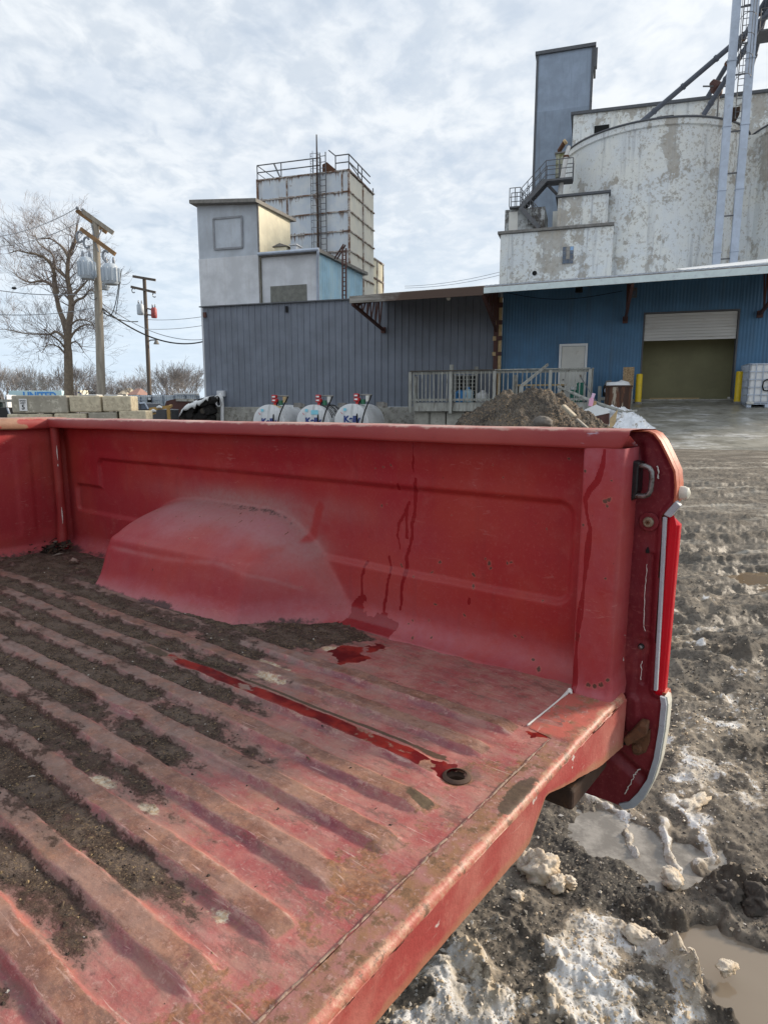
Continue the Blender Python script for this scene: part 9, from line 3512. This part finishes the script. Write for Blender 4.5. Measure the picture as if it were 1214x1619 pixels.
# ---- loose clods, ice chunks
n = newmat('dirty_ice')
f1 = n.noise(10, 6, 0.7)
c = n.mix(n.step(f1, 0.35, 0.65), (0.66, 0.61, 0.53, 1), (0.56, 0.42, 0.26, 1))
c = n.mix(n.m('MULTIPLY', n.step(n.noise(70, 5, 0.7), 0.55, 0.7), 0.4), c, (0.34, 0.28, 0.21, 1))
M_ice = fin(n, c, 0.55, n.bump(n.noise(45, 6, 0.75), 0.012, 0.8))
n.b.inputs['Subsurface Weight'].default_value = 0.25
n.b.inputs['Subsurface Radius'].default_value = (0.02, 0.018, 0.014)
M_clod = plain('dark_mud_clod', (0.055, 0.046, 0.038), 0.85, 0.5, 30, col2=(0.11, 0.09, 0.07), bump=0.006)
ice = [(858, 1374, 0.058, 0.048, 0.050, 'large knobbly chunk of tan ice beside the end of the tail sill', 'i'), (879, 1394, 0.030, 0.026, 0.026, 'small rounded tan ice lump leaning on the large ice chunk', 'i'),
       (838, 1362, 0.036, 0.030, 0.038, 'pale ice lump half behind the large ice chunk by the sill', 'i'), (900, 1392, 0.022, 0.018, 0.016, 'small tan ice lump right of the large ice chunk', 'i'),
       (733, 1508, 0.034, 0.024, 0.028, 'upright tan ice crest just below the tail sill', 'i'), (758, 1536, 0.028, 0.020, 0.022, 'tan ice crest lower than the upright one below the sill', 'i'),
       (818, 1415, 0.020, 0.018, 0.017, 'grey tan slush lump at the foot of the sill, left of the large ice chunk', 'i'), (1012, 1478, 0.045, 0.03, 0.022, 'low rounded snow lump at the edge of the near puddle', 'i'),
       (1150, 1525, 0.026, 0.018, 0.010, 'small tan ice piece floating alone in the near puddle', 'i'), (1062, 1385, 0.036, 0.028, 0.024, 'brown slush lump at the end of the middle tyre print', 'i'),
       (1098, 1270, 0.075, 0.028, 0.026, 'long white ice slab lying above the tyre prints', 'i'), (1148, 1412, 0.045, 0.036, 0.030, 'dark mud clod at the top edge of the near puddle', 'c'),
       (1200, 1420, 0.060, 0.04, 0.040, 'largest dark mud clod at the right edge above the near puddle', 'c'), (1105, 1560, 0.040, 0.026, 0.022, 'dark mud clod on the left bank of the near puddle', 'c')]
for i, (px_, py_, a_, b_, c_, lab, kd) in enumerate(ice):
    p = ong(px_, py_, 0.02)
    o = rock('ice_chunk' if kd == 'i' else 'mud_clod', (p.x, p.y, 0.012), a_, b_, c_, 20 + i * 3, M_ice if kd == 'i' else M_clod, lab, 'ice chunk' if kd == 'i' else 'mud clod', 'chunks of dirty ice on the ground' if kd == 'i' else 'clods of mud by the puddle', 30, 0.34, fr=1.5)
    o.rotation_euler = (0.15, -0.1, random.uniform(0, 6) if a_ < 0.05 else 0.5)


def zat(x, y):
    r = math.hypot(x, y)
    a = math.atan2(x, y)
    i = min(max(np.searchsorted(RRr, r), 1), len(RRr) - 2)
    j = min(max(np.searchsorted(AZ, a), 1), len(AZ) - 2)
    return Zg[i, j], snow[i, j], max(pw1[i, j], pw2[i, j]), grav[i, j]


rs = np.random.default_rng(31)
sets = {'pebbles': ([], [], []), 'slush_crumbs': ([], [], [])}
cnt = 0
while cnt < 15000:
    if rs.random() < 0.75:
        px_, py_ = rs.uniform(590, 1260), rs.uniform(1180, 1680)
    else:
        px_, py_ = rs.uniform(1040, 1240), rs.uniform(900, 1260)
    p = ong(px_, py_, 0.0)
    z_, s_, w_, g_ = zat(p.x, p.y)
    cnt += 1
    if w_ > 0.55 and rs.random() < 0.95:
        continue
    kind = 'slush_crumbs' if rs.random() < s_ * 0.9 + 0.12 else 'pebbles'
    rr_ = (rs.gamma(1.6, 0.0009) + 0.0008) * (1.25 if kind == 'slush_crumbs' else 1.0) * (1 if py_ > 1180 else 1.6)
    rr_ = min(rr_, 0.008)
    V_, F_, MI = sets[kind]
    b0 = len(V_)
    q_ = rs.normal(size=(6, 3)) * 0.25
    base = np.array([[1, 0, 0], [-1, 0, 0], [0, 1, 0], [0, -1, 0], [0, 0, 1], [0, 0, -0.6]]) + q_
    sc3 = np.array([rs.uniform(0.7, 1.3), rs.uniform(0.7, 1.3), rs.uniform(0.5, 0.9)]) * rr_
    for v_ in base * sc3:
        V_.append((p.x + v_[0], p.y + v_[1], z_ + v_[2] + rr_ * 0.2))
    mi_ = int(rs.choice([0, 1, 2], p=[.6, .28, .12]))
    for f_ in ((0, 2, 4), (2, 1, 4), (1, 3, 4), (3, 0, 4), (2, 0, 5), (1, 2, 5), (3, 1, 5), (0, 3, 5)):
        F_.append(tuple(b0 + k_ for k_ in f_))
        MI.append(mi_)
for nm, mats, lab in (('pebbles', [plain('dark_grit', (0.05, 0.045, 0.04), 0.85, 0.3, 60), plain('grey_grit', (0.13, 0.12, 0.105), 0.8, 0.3, 60), plain('tan_grit', (0.27, 0.22, 0.16), 0.8, 0.3, 60)], 'grit and crumbs of mud scattered over the ground by the tail'),
                      ('slush_crumbs', [M_ice, plain('grey_slush', (0.40, 0.38, 0.35), 0.8, 0.3, 40), plain('tan_slush', (0.42, 0.34, 0.24), 0.7, 0.3, 40)], 'crumbs of dirty snow and ice scattered over the ground by the tail')):
    m = MB()
    m.v, m.f, m.mi = sets[nm]
    o = m.build(nm, mats, None, 50)
    tag(o, lab, 'grit' if nm == 'pebbles' else 'slush', kind='stuff')

# snow bank beside the ramp
a_, b_ = BMI @ at(965, 660, 19), BMI @ at(1050, 660, 19)
cs = (a_.x + b_.x) / 2
sg = np.linspace(-2.3, 2.0, 130)
dg = np.linspace(-3.2, 3.0, 150)
dgg, sgg = np.meshgrid(dg, sg)
d0 = -5.2
base = np.vectorize(lambda d: rampz(0, d0 + d))(dgg)
hgt_ = np.exp(-((sgg + 0.22 * dgg + 0.2) / (0.75 + 0.12 * dgg)) ** 2) * np.exp(-(dgg / 2.2) ** 4)
zsn = base - 0.25 + hgt_ * (0.62 + 0.22 * fbm(sgg * 2, dgg * 2, 4, 0.6, 121)) + 0.10 * hgt_ * np.clip(ridged(sgg * 4.5, dgg * 4.5, 3, 0.55, 122) - 0.5, 0, 2)
n = newmat('trampled_snow')
c = n.mix(n.step(n.noise(2.6, 7, 0.72), 0.56, 0.64), (0.84, 0.86, 0.89, 1), (0.36, 0.31, 0.25, 1))
M_snowbank = fin(n, c, 0.75, n.bump(n.noise(9, 6, 0.7), 0.04, 0.7))
sb = gridmesh('snow_bank', sgg, dgg, zsn, M_snowbank)
sb.location = BM @ Vector((cs, d0, 0))
sb.rotation_euler = (0, 0, BRZ)
tag(sb, 'bank of trampled dirty snow along the left side of the concrete ramp', 'snow bank')
a_ = at(1048, 644.5, 18)
q_ = BMI @ a_
m = MB()
m.box(-0.12, 0.12, -0.1, 0.1, 0, 0.02)
